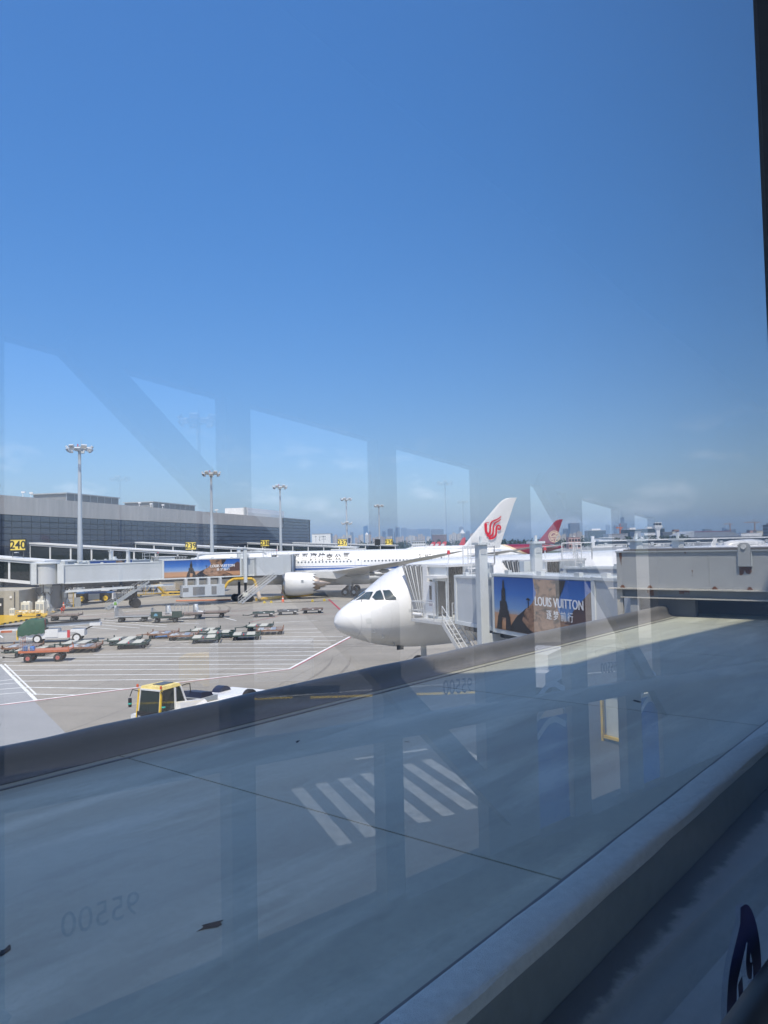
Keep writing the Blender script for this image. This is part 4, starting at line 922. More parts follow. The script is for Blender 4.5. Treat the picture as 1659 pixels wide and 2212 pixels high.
# caged ladder behind the cab
lad = MB(); f_ = -.95; l_ = -.55
for s in (-.28, .28): lad.tube(P3(f_, l_ + s, .1), P3(f_, l_ + s, 4.25), .035)
for k in range(14): lad.tube(P3(f_, l_ - .28, .3 + .29 * k), P3(f_, l_ + .28, .3 + .29 * k), .022, n=5)
lad.build('roof_ladder', white, b3)
cg = MB()
for zc_ in (2.15, 2.9): cg.path([P3(f_, l_ - .35, zc_), P3(f_ - .45, l_ - .4, zc_), P3(f_ - .7, l_, zc_), P3(f_ - .45, l_ + .4, zc_), P3(f_, l_ + .35, zc_)], .035)
for a, b in ((-.45, -.4), (-.7, 0), (-.45, .4)): cg.tube(P3(f_ + a, l_ + b, 2.0), P3(f_ + a, l_ + b, 4.2), .03)
cg.build('ladder_cage', white, b3)
rb = MB(); rails(rb, [P3(-.9, -1.15, 3.1), P3(-.9, 1.2, 3.1), P3(.6, 1.4, 3.1)], 1.1, .04); rb.build('roof_rail', white, b3)
MB().path([P3(-1.2, h3 - .4, -.5), P3(-1.4, h3 - .5, -.9), P3(-1.6, h3 - .4, -.5)], .05).build('cable_loop', black, b3)
ch_ = MB()
for k in range(5): ch_.lathe([(-.03, .09), (.03, .09)], 'X' if k % 2 else 'Y', tuple(P3(-2.2, h3 - .1, -.35 - .14 * k)), 8, cap=True)
ch_.build('chain', steel, b3)
# --- farther bridge at the second door
b4, b4zf, b4L, b4rz = bridge('boarding bridge behind the advert one, its cab on the airliner at the second door', (17.4, 41.5), (12.6, 50.0), 4.5, 4.35,
    [(.2, 4.2, 2.6, 2.72, lgrey, None), (4.0, 10.0, 2.3, 2.6, m_br, None)], 1, (3.4, 1.72, 8.6, True), rotunda=False)
c4, P4, h4 = cabin(b4, b4rz, (11.95, 51.3), 4.35, (-.515, .857), (.857, .515), 3.5, 2.35, bell=1.0)
lad = MB()
for s in (-.28, .28): lad.tube(P4(-.95, .3 + s, .1), P4(-.95, .3 + s, 4.25), .035)
for k in range(14): lad.tube(P4(-.95, .02, .3 + .29 * k), P4(-.95, .58, .3 + .29 * k), .022, n=5)
rails(lad, [P4(-.9, -1.1, 3.1), P4(-.9, 1.6, 3.1), P4(.8, 1.6, 3.1)], 1.1, .04); lad.build('roof_ladder', white, b4)

# ------------------------------------------------------------------ flat roof below the window (local x along the roof, y across, away from us)
ARZ = math.atan2(.775, .632)
DZ = 6.1
def roof_mat(name, col, var, stain):
    m = bpy.data.materials.new(name); m.use_nodes = True; n = m.node_tree; p = n.nodes['Principled BSDF']; p.inputs['Roughness'].default_value = .6
    g = n.nodes.new('ShaderNodeTexCoord')
    def noise(sc, det, xyz):
        mpg = n.nodes.new('ShaderNodeMapping'); mpg.inputs['Scale'].default_value = xyz; z = n.nodes.new('ShaderNodeTexNoise'); z.inputs['Scale'].default_value = sc; z.inputs['Detail'].default_value = det; z.inputs['Distortion'].default_value = .4
        n.links.new(g.outputs['Object'], mpg.inputs[0]); n.links.new(mpg.outputs[0], z.inputs['Vector']); return z.outputs['Fac']
    def mr(s, a, b, c, d):
        r = n.nodes.new('ShaderNodeMapRange'); r.inputs[1].default_value = a; r.inputs[2].default_value = b; r.inputs[3].default_value = c; r.inputs[4].default_value = d; n.links.new(s, r.inputs[0]); return r.outputs[0]
    def mix(c, f, col2):
        k = n.nodes.new('ShaderNodeMix'); k.data_type = 'RGBA'; n.links.new(f, k.inputs[0]); n.links.new(c, k.inputs[6]); k.inputs[7].default_value = (*col2, 1); return k.outputs[2]
    rgb = n.nodes.new('ShaderNodeRGB'); rgb.outputs[0].default_value = (*col, 1); c = rgb.outputs[0]
    c = mix(c, mr(noise(.55, 6, (.35, 1, 1)), .40, .62, 0, .95 * var), tuple(a * .66 for a in col))
    c = mix(c, mr(noise(1.1, 6, (.22, 1.3, 1)), .53, .68, 0, .9 * var), tuple(min(1, a * 1.5 + .05) for a in col))
    c = mix(c, mr(noise(.4, 8, (.22, 1.2, 1)), .54, .62, 0, stain), (.20, .16, .115))
    c = mix(c, mr(noise(14, 5, (1, 1, 1)), .3, .8, .0, .30), tuple(a * .65 for a in col))
    c = mix(c, mr(noise(5, 8, (.3, 1, 1)), .55, .75, .0, .35), tuple(a * .6 for a in col)); c = mix(c, mr(noise(70, 3, (1, 1, 1)), .62, .72, .0, .5), tuple(a * .5 for a in col))
    n.links.new(c, p.inputs['Base Color'])
    n.links.new(mr(noise(.6, 5, (.3, 1, 1)), .4, .7, .45, .75), p.inputs['Roughness'])
    b = n.nodes.new('ShaderNodeBump'); b.inputs['Strength'].default_value = .12; b.inputs['Distance'].default_value = .01; n.links.new(noise(30, 4, (1, 1, 1)), b.inputs['Height']); n.links.new(b.outputs[0], p.inputs['Normal'])
    return m
m_deck = roof_mat('roof_membrane', (.425, .438, .342), .55, .35)
m_par = roof_mat('parapet_membrane', (.13, .128, .12), .8, .15)
m_curb = mat('curb_white', (.62, .68, .64), .75, var=.14, scale=16, bump=.8)
m_ledge = roof_mat('ledge_concrete', (.25, .27, .24), .45, .1)
ann = thing('flat_roof_building', 'low flat roof below the window with a rounded dark parapet and thin joints across it', 'building', (0, 0, 0), ARZ)
js = [-9, 5.5, 11.55, 17.9, 24.2, 27.5]
for a, b in zip(js, js[1:]):
    mb = MB(); N = 12
    x0, x1 = a + .012, b - .012
    mb.bb(x0, x1, 2.78, 8.95, DZ - .15, DZ)
    mb.build('roof_slab', m_deck, ann)
MB().bb(-9, 27.5, 2.8, 9.05, 0, DZ - .16).build('wall', conc, ann)
# rounded parapet, its foot a soft upturn; slightly uneven along its length
prof = [(8.90, DZ - .1), (8.90, DZ + .01), (8.99, DZ + .035), (9.04, DZ + .09), (9.06, DZ + .2), (9.075, DZ + .27), (9.10, DZ + .325), (9.15, DZ + .35), (9.24, DZ + .352), (9.31, DZ + .32), (9.36, DZ + .2), (9.36, 0.0), (9.1, 0)]
rings = []
rnd = random.Random(3)
for i in range(56):
    x = -9 + (26.9 + 9) * i / 55; e = 1.0 if i < 54 else (.9 if i == 54 else .55)
    j = rnd.uniform(-.008, .008)
    rings.append([(x, y + (j if k > 2 else 0), (DZ + (z - DZ) * e if z > DZ else z) + (j if 2 < k < 11 else 0)) for k, (y, z) in enumerate(prof)])
MB().loft(rings, True, True).build('parapet', m_par, ann)
# near curb and ledge beneath our wall
cp = [(2.76, DZ - .3), (2.76, DZ - .02), (2.75, DZ + .03), (2.735, DZ + .045), (2.70, DZ + .055), (2.52, DZ + .05), (2.49, DZ + .042), (2.47, DZ + .025), (2.462, DZ - .005), (2.458, DZ - .05), (2.44, DZ - .43), (2.44, 0), (2.76, 0)]
rings = []
for i in range(80):
    x = -9 + 36 * i / 79; rings.append([(x, y + rnd.uniform(-.006, .006), z + (rnd.uniform(-.006, .006) if 0 < k < 9 else 0)) for k, (y, z) in enumerate(cp)])
MB().loft([r[9:] + r[:1] for r in [[q for q in ring] for ring in rings]] if False else [[(x, y if k else y, z) for k, (x, y, z) in enumerate([(r[0][0], 2.745, DZ - .3), (r[0][0], 2.745, DZ + .0), (r[0][0], 2.47, DZ - .02), r[9], r[10], r[11], (r[0][0], 2.745, 0)])] for r in rings], True, True).build('curb', mat('curb_face_shaded', (.15, .18, .165), .7, var=.15, scale=6), ann)  # dark face under the white top carries the face's shade in its colour
MB().loft([r[0:10] for r in rings], True, True).build('curb_top', m_curb, ann)
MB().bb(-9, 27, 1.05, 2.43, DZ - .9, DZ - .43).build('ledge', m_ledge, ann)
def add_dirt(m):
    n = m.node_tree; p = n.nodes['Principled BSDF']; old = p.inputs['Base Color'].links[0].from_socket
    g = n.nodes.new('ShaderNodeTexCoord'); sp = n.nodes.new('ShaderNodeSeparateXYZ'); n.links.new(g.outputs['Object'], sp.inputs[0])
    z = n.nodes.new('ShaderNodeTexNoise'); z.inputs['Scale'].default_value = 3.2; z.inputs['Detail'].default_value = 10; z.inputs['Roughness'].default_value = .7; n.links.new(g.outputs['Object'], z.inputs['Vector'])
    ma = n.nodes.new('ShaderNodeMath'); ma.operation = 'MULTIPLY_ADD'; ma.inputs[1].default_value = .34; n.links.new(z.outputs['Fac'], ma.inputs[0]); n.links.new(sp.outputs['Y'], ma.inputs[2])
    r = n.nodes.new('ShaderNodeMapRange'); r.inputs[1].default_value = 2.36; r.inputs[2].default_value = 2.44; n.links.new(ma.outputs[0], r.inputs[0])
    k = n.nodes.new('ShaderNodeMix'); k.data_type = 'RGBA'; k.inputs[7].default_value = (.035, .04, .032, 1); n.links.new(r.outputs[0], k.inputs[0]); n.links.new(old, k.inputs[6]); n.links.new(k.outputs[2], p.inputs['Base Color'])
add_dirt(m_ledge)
flash = MB(); flash.bb(-9, 27.3, 8.70, 8.74, DZ, DZ + .012); flash.bb(-9, 27.3, 2.765, 2.80, DZ, DZ + .008); flash.build('membrane_edge', mat('membrane_edge_grey', (.15, .15, .145), .7, var=.3, scale=2), ann)
def A2W(a, d, z=DZ): return (a * .632 - d * .775, a * .775 + d * .632, z)
def scrap(a, d, s, label, seed, nm='debris_scrap'):
    rr = random.Random(seed); mb = MB(); n = 9
    top = [(s * math.cos(i * .698) * (.5 + rr.random()), .4 * s * math.sin(i * .698) * (.5 + rr.random())) for i in range(n)]
    mb.add([(x, y, .003) for x, y in top] + [(x * .7, y * .7, .04 * s + .12 * s * rr.random()) for x, y in top], [tuple(range(n - 1, -1, -1)), tuple(range(n, 2 * n))] + [(i, (i + 1) % n, n + (i + 1) % n, n + i) for i in range(n)])
    o = mb.build(nm, mat('scrap_dark', (.02, .02, .022), .9)); o.location = A2W(a, d); o.rotation_euler = (0, 0, rr.random() * 3); tag(o, label, 'debris', 'dark scraps lying on the flat roof')
scrap(3.42, 4.4, .10, 'torn dark leaf lying alone at the low middle of the flat roof', 1, 'dead_leaf')
scrap(2.38, 5.22, .06, 'small dark leaf at the left edge of the flat roof', 2, 'dead_leaf')
scrap(7.29, 7.52, .06, 'dark scrap on the shaded roof nearest the long parapet', 3)
scrap(12.2, 4.8, .10, 'dark scrap lying on the second roof joint from the far end', 4)
scrap(8.1, 6.3, .035, 'tiny dark speck between two roof joints', 5)
scrap(2.0, 2.62, .09, 'dark bits lying on the white curb by the lower image edge', 6)
# far steel corridor wall above the roof end (plane across the roof axis)
m_box = mat('corridor_grey', (.37, .385, .39), .55, var=.10, scale=.9, bump=.05)
m_rustst = mat('rust_stain', (.16, .065, .03), .9, var=.4, scale=14)
cor = thing('steel_corridor', 'grey steel corridor wall with rust marks and a bolted lifting lug over a dark gap', 'corridor', (0, 0, 0), ARZ)
ZB, ZT = 7.04, 8.28
A0 = 25.95
MB().bb(A0, A0 + 3.2, -4, 10.75, ZB, ZT).build('wall_panel', m_box, cor)
MB().bb(A0 - .06, A0 + .02, -4, 10.78, ZT - .03, ZT + .02).build('top_edge', mgrey, cor)
MB().bb(A0 + .25, A0 + 3.2, -4, 10.6, ZT + .02, ZT + .07).build('roof_gutter', mat('gutter_brown', (.12, .11, .10), .7), cor)
MB().bb(A0 - .20, A0 + .1, -4, 11.0, ZB - .045, ZB - .002).build('upper_flange', mat('flange_pale', (.52, .50, .44), .6, var=.25, scale=5), cor)
MB().bb(A0 + .02, A0 + .06, -4, 10.55, ZB - .30, ZB - .045).build('girder_web', mat('web_grey', (.20, .21, .21), .6, var=.2, scale=2), cor)
MB().bb(A0 - .12, A0 + .12, -4, 10.6, ZB - .34, ZB - .30).build('lower_flange', MATS['flange_pale'], cor)
MB().bb(A0 - .05, A0 + .06, 10.55, 10.75, DZ - 1.2, ZB - .045).build('end_post', MATS['flange_pale'], cor)
MB().bb(A0 - .02, A0 + .12, 10.0, 10.3, DZ - 2, ZB - .34).build('end_post', m_box, cor)
MB().bb(A0 + 2.6, A0 + 2.9, -4, 10.0, DZ - 3, ZB - .34).build('back_wall', black, cor)  # black back wall and soffit put the gap's shade into their colour
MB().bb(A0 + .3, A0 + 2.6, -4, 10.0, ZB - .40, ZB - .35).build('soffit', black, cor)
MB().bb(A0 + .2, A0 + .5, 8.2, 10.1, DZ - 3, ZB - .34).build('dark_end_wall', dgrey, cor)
for y, zz in ((10.55, 0), (9.6, 0), (7.5, 0), (6.45, 0)):
    MB().prism([(y - .09, ZB), (y + .09, ZB), (y + .03, ZB + .09), (y - .03, ZB + .09)], A0 - .05, A0 - .005, 'YZ').build('rusty_bracket', m_rustst, cor)
for y, zt_, w, hh in [(6.56, ZT - .52, .36, .35), (9.6, ZB - .06, .22, .24), (8.48, ZB - .05, .32, .14), (8.19, ZT - .62, .03, .14), (8.4, ZT - .01, .05, .10), (8.2, ZT - .8, .03, .04), (10.6, ZT - .02, .1, .5)]:
    mb = MB(); rr2 = random.Random(int(y * 100)); n = 7
    top = [(y - w / 2 + w * i / n, zt_) for i in range(n + 1)]; bot = [(y - w / 2 + w * i / n, zt_ - hh * (.25 + .75 * rr2.random())) for i in range(n, -1, -1)]
    ax = A0 - .0035 if zt_ > ZB else A0 + .016
    mb.add([(ax, a, b) for a, b in top + bot], [(i, i + 1, 2 * n - i, 2 * n + 1 - i) for i in range(n)]); mb.build('rust_stain', m_rustst, cor)
lug = MB(); lug.prism([(6.38, ZT - .5), (6.74, ZT - .5), (6.74, ZT + .16), (6.66, ZT + .24), (6.46, ZT + .24), (6.38, ZT + .16)], A0 - .11, A0 - .03, 'YZ'); lo = lug.build('lifting_lug', m_box, cor)
MB().lathe([(-.03, .001), (-.03, .075), (.02, .08)], 'X', (A0 - .12, 6.56, ZT + .11), 20).build('bolt', white, lo)
for s in (6.36, 6.765): MB().bb(A0 - .05, A0 - .002, s - .012, s + .012, ZT - .5, ZT).build('weld_bead', m_brl, lo)
wl = MB()
for i in range(10): wl.tube((A0 - .005, 7.66 + .004 * math.sin(i * 2.1), ZT - .12 - .1 * i), (A0 - .005, 7.66 + .004 * math.sin(i * 2.1 + 2.1), ZT - .22 - .1 * i), .012, n=5)
wl.build('weld_bead', m_box, cor)
MB().bb(A0 - .4, A0 + 4, -6, 9.0, 0, DZ - .2).build('base_block', conc, cor)

# ------------------------------------------------------------------ glazed walkway we look out of
SL = -.09
def slope(mb): return mb.xf(lambda x, y, z: (x, y, z + SL * x))
m_in = mat('walkway_frame_dark', (.035, .037, .04), .5)
m_inl = mat('walkway_lining', (.20, .21, .22), .6)
m_floor = mat('walkway_floor', (.16, .165, .17), .6, var=.1, scale=3)
wk = thing('glazed_walkway', 'dark frame of the glazed walkway we look out of, its glass full of reflections', 'walkway', (0, 0, 0), ARZ)
FZ = 7.27; DO = -1.45; DI = .30
slope(MB().bb(-6, 14, DO - .1, DI + .12, FZ - .25, FZ)).build('floor', m_floor, wk)
slope(MB().bb(-6, 14, DO - .2, DI + .3, 10.9, 11.1)).build('ceiling', m_inl, wk)
slope(MB().bb(-6, 14, DI + .13, DI + .55, FZ - .55, FZ - .2)).build('outer_girder', mgrey, wk)
slope(MB().bb(-6, 14, DI - .02, DI + .1, 10.55, 10.9)).build('head_beam', m_in, wk)
slope(MB().bb(-6, 14, DI - .03, DI + .1, FZ, FZ + .12)).build('sill', m_in, wk)
def mull(a, w, d=DI): slope(MB().bb(a - w / 2, a + w / 2, d - .035, d + .04, FZ, 10.6)).build('mullion', m_in, wk)
for a in (-2.2, -.95, 1.62, 3.6, 5.0): mull(a, .11)
o = slope(MB().tube((-6, DI - .055, 8.245), (14, DI - .055, 8.245), .026, n=12)).build('handrail', m_in, wk)
slope(MB().bb(-6, 14, DO - .05, DO + .01, 9.36, 10.9)).build('head_beam', m_inl, wk)
slope(MB().bb(-6, 14, DO - .1, DO + .06, FZ, FZ + .2)).build('sill', m_in, wk)
def opm(a0, a1): slope(MB().bb(a0, a1, DO - .05, DO + .01, FZ + .2, 9.36)).build('mullion', m_inl, wk)
for a0, a1 in [(-1.1, -1.0), (-.05, .06), (.83, .93), (1.67, 1.775), (2.47, 2.59), (3.255, 3.77), (4.2, 4.42), (5.0, 5.26), (5.66, 14)]: opm(a0, a1)
for a0, z0, a1, z1 in [(1.1, 9.30, 3.45, 7.32), (3.85, 9.05, 5.7, 7.45), (-1.2, 9.4, .9, 7.5)]: MB().bar((a0, DO + .02, z0), (a1, DO + .02, z1), .05, .10).build('brace', m_inl, wk)
slope(MB().bb(-6, 14, DO + .05, DO + .10, 8.14, 8.22)).build('handrail', m_inl, wk)
m_clear = bpy.data.materials.new('clear_glass'); m_clear.use_nodes = True; cn = m_clear.node_tree; cn.nodes.clear()
co_ = cn.nodes.new('ShaderNodeOutputMaterial'); ctr = cn.nodes.new('ShaderNodeBsdfTransparent'); ctr.inputs[0].default_value = (.965, .975, .975, 1); cn.links.new(ctr.outputs[0], co_.inputs['Surface'])
for a0, a1 in [(-.04, .82), (.94, 1.66), (1.785, 2.46), (2.6, 3.245), (3.78, 4.19), (4.43, 4.99), (5.27, 5.65)]:
    slope(MB().bb(a0, a1, DO - .03, DO - .024, FZ + .2, 9.36)).build('far_pane', m_clear, wk)
m_stk = mat('sticker_navy', (.008, .014, .085), .5)
for a, z in [(2.86, 7.98), (4.6, 7.83), (1.02, 7.62)]:
    text('95500', .10, m_stk, wk, lambda p, q, a=a, z=z: Vector((a + .32 - p, DO - .015, z + q - SL * p)), 'sticker')
    if a > 2: text('全国服务热线', .055, m_stk, wk, lambda p, q, a=a, z=z: Vector((a + .32 - p, DO - .015, z + .12 + q - SL * p)), 'sticker')
m_film = bpy.data.materials.new('decal_film'); m_film.use_nodes = True; fn_ = m_film.node_tree; fn_.nodes.clear()
fo_ = fn_.nodes.new('ShaderNodeOutputMaterial'); fm = fn_.nodes.new('ShaderNodeMixShader'); fm.inputs[0].default_value = .45
ft = fn_.nodes.new('ShaderNodeBsdfTransparent'); ft.inputs[0].default_value = (.25, .5, .85, 1); fd = fn_.nodes.new('ShaderNodeBsdfDiffuse'); fd.inputs[0].default_value = (.10, .30, .62, 1)
fn_.links.new(ft.outputs[0], fm.inputs[1]); fn_.links.new(fd.outputs[0], fm.inputs[2]); fn_.links.new(fm.outputs[0], fo_.inputs['Surface'])
for a0, a1 in [(3.79, 4.18), (5.28, 5.64)]:
    hh = .95 if a0 > 3 else .35
    slope(MB().bb(a0, a1, DO - .02, DO - .016, FZ + .21, FZ + .21 + hh * .62)).build('blue_decal', m_film, wk)
    if a0 > 3:
        for k in range(3): 
            vs, fs = stroke([(a0 + .02, FZ + .70 + k * .1), ((a0 + a1) / 2, FZ + .80 + k * .1), (a1 - .02, FZ + .74 + k * .1)], .035); MB().add([(v.x, DO - .014, v.y + SL * v.x) for v in vs], fs).build('decal_arc', m_adwhite, wk)
# our own pane: clear glass; added hair-thin mirror lines stand in for its reflection
slope(MB().bb(-.89, 1.563, DI, DI + .008, FZ + .12, 10.55)).build('pane', m_clear, wk)
slope(MB().bb(1.677, 3.54, DI, DI + .008, FZ + .12, 10.55)).build('pane', m_clear, wk)
m_mirror = bpy.data.materials.new('mirror_lines'); m_mirror.use_nodes = True; qn = m_mirror.node_tree; qn.nodes.clear()
qo = qn.nodes.new('ShaderNodeOutputMaterial'); qg = qn.nodes.new('ShaderNodeBsdfGlossy'); qg.inputs['Roughness'].default_value = 0.0; qg.inputs['Color'].default_value = (.96, .98, 1, 1); qn.links.new(qg.outputs[0], qo.inputs['Surface'])
mirror_mb = MB(); PT = .00016; z = 7.55; ci = 0
cv, cf = [], []
segs = [(-.6, .08), (.1, .095), (.3, .14), (.5, .23), (.68, .31), (.9, .38), (1.1, .43), (1.56, .50)]
while z < 10.3:
    for (a0, k0), (a1, k1) in zip(segs, segs[1:]):
        cv += [(a0, DI - .001, z + SL * a0), (a1, DI - .001, z + SL * a1), (a1, DI - .001, z + PT * k1 + SL * a1), (a0, DI - .001, z + PT * k0 + SL * a0)]
        cf.append((ci, ci + 1, ci + 2, ci + 3)); ci += 4
    z += PT
me = bpy.data.meshes.new('mirror_lines'); me.from_pydata(cv, [], cf); me.materials.append(m_mirror); me.update()
o = ob('mirror_lines', me, wk); o['kind'] = 'stuff'
# sticker numeral on our own glass, low at the right
for dd, pts_ in ((.0040, [(1.075, 8.198), (1.108, 8.192), (1.140, 8.152), (1.150, 8.108), (1.132, 8.078), (1.085, 8.058), (1.03, 8.052)]), (.0044, [(1.105, 8.196), (1.082, 8.180), (1.058, 8.165), (1.033, 8.150), (1.022, 8.118), (1.016, 8.05)]), (.0048, [(1.118, 8.168), (1.100, 8.145), (1.102, 8.128), (1.118, 8.122)]), (.0052, [(1.060, 8.135), (1.064, 8.10), (1.06, 8.07)])):
    vs_, fs_ = stroke(pts_, .042 if dd < .0047 else .020); MB().add([(v.x, DI - dd, v.y) for v in vs_], fs_).build('sticker', m_stk, wk)
# unseen slab added overhead, outlined to cast shade on walkway and near roof
hall = MB(); z0 = 26.0
poly = [(-22, -8.5), (-22, 8.5), (-10, 5.8), (3.3, 2.73), (4.5, 1.36), (6.5, .25), (9, .2), (17.75, -.72), (25, -1.5), (27, -8.5)]
hall.prism(poly, z0, z0 + 1.2, 'XY')
for a, d in ((-21, -7.5), (-21, 7.5), (-14, -7.5)): hall.tube((a, d, 0), (a, d, z0), .6, n=14)
o = hall.build('shade_slab', m_brl); o.rotation_euler = (0, 0, ARZ); o['kind'] = 'structure'

# ------------------------------------------------------------------ ground equipment
def wheels4(t, xs, ys, r, w, m=rubber, hubm=dgrey):
    for x in xs:
        for y in ys:
            wv = MB().wheel((x, y, r), r, w, n=16).build('wheel', m, t)
            MB().lathe([(-w / 2 - .01, .02), (-w / 2 - .01, r * .5), (w / 2 + .01, r * .5), (w / 2 + .01, .02)], 'Y', (x, y, r), 12).build('hub', hubm, wv)
def mesh_panel(name, parent, x, y0, y1, z0, z1, m, nx=7, nz=7, along='Y', tri=False):
    mb = MB()
    def P(a, b): return (x, a, b) if along == 'Y' else (a, x, b)
    for i in range(nx + 1):
        a = y0 + (y1 - y0) * i / nx; top = z1 if not tri else z1 - (z1 - z0) * i / nx * .85
        mb.tube(P(a, z0), P(a, top), .018, n=4)
    for i in range(nz + 1):
        b = z0 + (z1 - z0) * i / nz; e = y1 if not tri else y0 + (y1 - y0) * min(1, (z1 - b) / (z1 - z0) / .85 + .05)
        mb.tube(P(y0, b), P(e, b), .018, n=4)
    return mb.build(name, m, parent)
def towbar(t, x, m=dgrey, l=1.5, z=.55):
    MB().path([(x, -.25, z), (x - l * .55, 0, z - .15), (x - l, 0, z - .08)], .04).path([(x, .25, z), (x - l * .55, 0, z - .15)], .04).tube((x - l, 0, z - .08), (x - l - .15, 0, z - .08), .07).build('tow_bar', m, t)
def flat_cart(label, x, y, rz, L_=3.6, m=brown, rails_=None, bag=None, orange_=False, group='flatbed baggage carts'):
    t = thing('baggage_cart', label, 'baggage cart', (x, y, 0), rz, group)
    dz = .86 if orange_ else .72; w = 1.5
    MB().bb(0, L_, -w / 2, w / 2, dz, dz + .07).build('deck', mat('orange_deck', (.42, .16, .09), .7, var=.3, scale=3) if orange_ else brown, t)
    MB().bb(-.03, L_ + .03, -w / 2 - .04, -w / 2, dz - .08, dz + .09).bb(-.03, L_ + .03, w / 2, w / 2 + .04, dz - .08, dz + .09).bb(-.04, 0, -w / 2, w / 2, dz - .08, dz + .09).bb(L_, L_ + .04, -w / 2, w / 2, dz - .08, dz + .09).build('side_frame', m, t)
    MB().bb(.3, L_ - .3, -.35, -.2, dz - .22, dz).bb(.3, L_ - .3, .2, .35, dz - .22, dz).bb(.45, .85, -.5, .5, .36, .5).bb(L_ - 1.05, L_ - .65, -.5, .5, .36, .5).build('chassis', dgrey, t)
    wheels4(t, (.65, L_ - .85), (-.62, .62), .33 if orange_ else .26, .2, hubm=mat('hub_red', (.4, .12, .1)) if orange_ else dgrey)
    towbar(t, .3, black if orange_ else dgrey, 1.6, .5)
    g = m if orange_ else steel
    mesh_panel('end_gate', t, .04, -w / 2, w / 2, dz + .07, dz + 1.05, g, 4 if orange_ else 9, 3 if orange_ else 8)
    for s in (-1, 1): mesh_panel('side_gate', t, s * (w / 2 + .01), .04, 1.15 if orange_ else .9, dz + .07, dz + 1.05, steel, 7, 8, 'X', True)
    if orange_:
        for yy in (-.45, 0.1): MB().lathe([(0, .02), (0, .2), (.34, .2), (.38, .1)], 'Z', (.35, yy, dz + .08), 14).build('blue_drum', mat('drum_blue', (.05, .2, .6), .5), t) if False else None
        MB().box((.42, -.5, dz + .26), (.34, .3, .36)).build('blue_bag', mat('drum_blue', (.05, .2, .6), .5), t); MB().box((.95, -.5, dz + .24), (.32, .3, .34)).build('blue_bag', MATS['drum_blue'], t)
    if rails_:
        rb = MB(); rails(rb, [(rails_[0], w / 2, dz + .07), (rails_[1], w / 2, dz + .07)], 1.1, .03)
        for i in range(5): xx = rails_[0] + (rails_[1] - rails_[0]) * i / 4; rb.tube((xx, w / 2, dz), (xx, w / 2, dz + 1.17), .03)
        rb.build('side_rail', mgrey, t)
    if bag:
        b = MB(); rng = random.Random(bag); rings = []
        for i in range(6):
            z_ = dz + .07 + i * .19; rings.append([(.3 + (.28 - .02 * i) * math.cos(j * .628) * (1 + .25 * rng.random()), (.5 - .03 * i) * math.sin(j * .628) * (1 + .25 * rng.random()), z_) for j in range(10)])
        b.loft(rings).build('white_wrap', mat('plastic_white', (.72, .75, .75), .5, bump=.5, scale=3), t)
        b = MB(); b.loft([[(.3 + 1.1 * k + .05 * math.cos(j), .45 * (1 - k * .6) * math.cos(j * .785), dz + .08 + .2 * (1 - k) * abs(math.sin(j * .785))) for j in range(8)] for k in (0, .5, 1)]).build('white_wrap', MATS['plastic_white'], t)
    MB().bb(L_ - .05, L_ + .02, -w / 2, -w / 2 + .08, dz, dz + .32).bb(L_ - .05, L_ + .02, w / 2 - .08, w / 2, dz, dz + .32).build('corner_post', m, t)
    return t
flat_cart('orange flatbed cart with a mesh gate and blue bags, front of the equipment', -29.1, 61.75, R(8), 3.75, orange, orange_=True)
flat_cart('brown flatbed cart standing alone before the air conditioners', -42.6, 97.9, R(1), 3.9, brown)
flat_cart('flatbed cart with a mesh gate full of junk, beside the worker in white', -32.9, 94.3, R(2), 4.2, mgrey, bag=None)
t = flat_cart('flatbed cart with dark green side boards and a pale blue mark', -28.0, 92.4, R(8), 3.6, green)
for a, b in ((0, 1.3), (2.45, 3.6)): MB().bb(a, b, -.86, -.80, .62, 1.35).build('side_board', green, t)
MB().add([(.35, -.865, .85), (.8, -.865, .85), (.75, -.865, 1.1), (.55, -.865, 1.16), (.4, -.865, 1.05)], [(0, 1, 2, 3, 4)]).build('pale_mark', mat('mark_blue', (.12, .3, .42)), t)
for zz in (.95, 1.2): MB().tube((1.3, -.83, zz), (2.45, -.83, zz), .03).build('side_bar', steel, t)
flat_cart('flatbed cart with tall grey rails behind the green boarded cart', -27.2, 95.6, R(8), 4.6, brown, rails_=(.9, 2.6), bag=5)
flat_cart('flatbed cart with white plastic wrapping bundled at its front end', -24.2, 97.3, R(6), 4.3, brown, bag=9)
m_roll = mat('roller_steel', (.30, .32, .31), .55, .2, var=.12, scale=6)
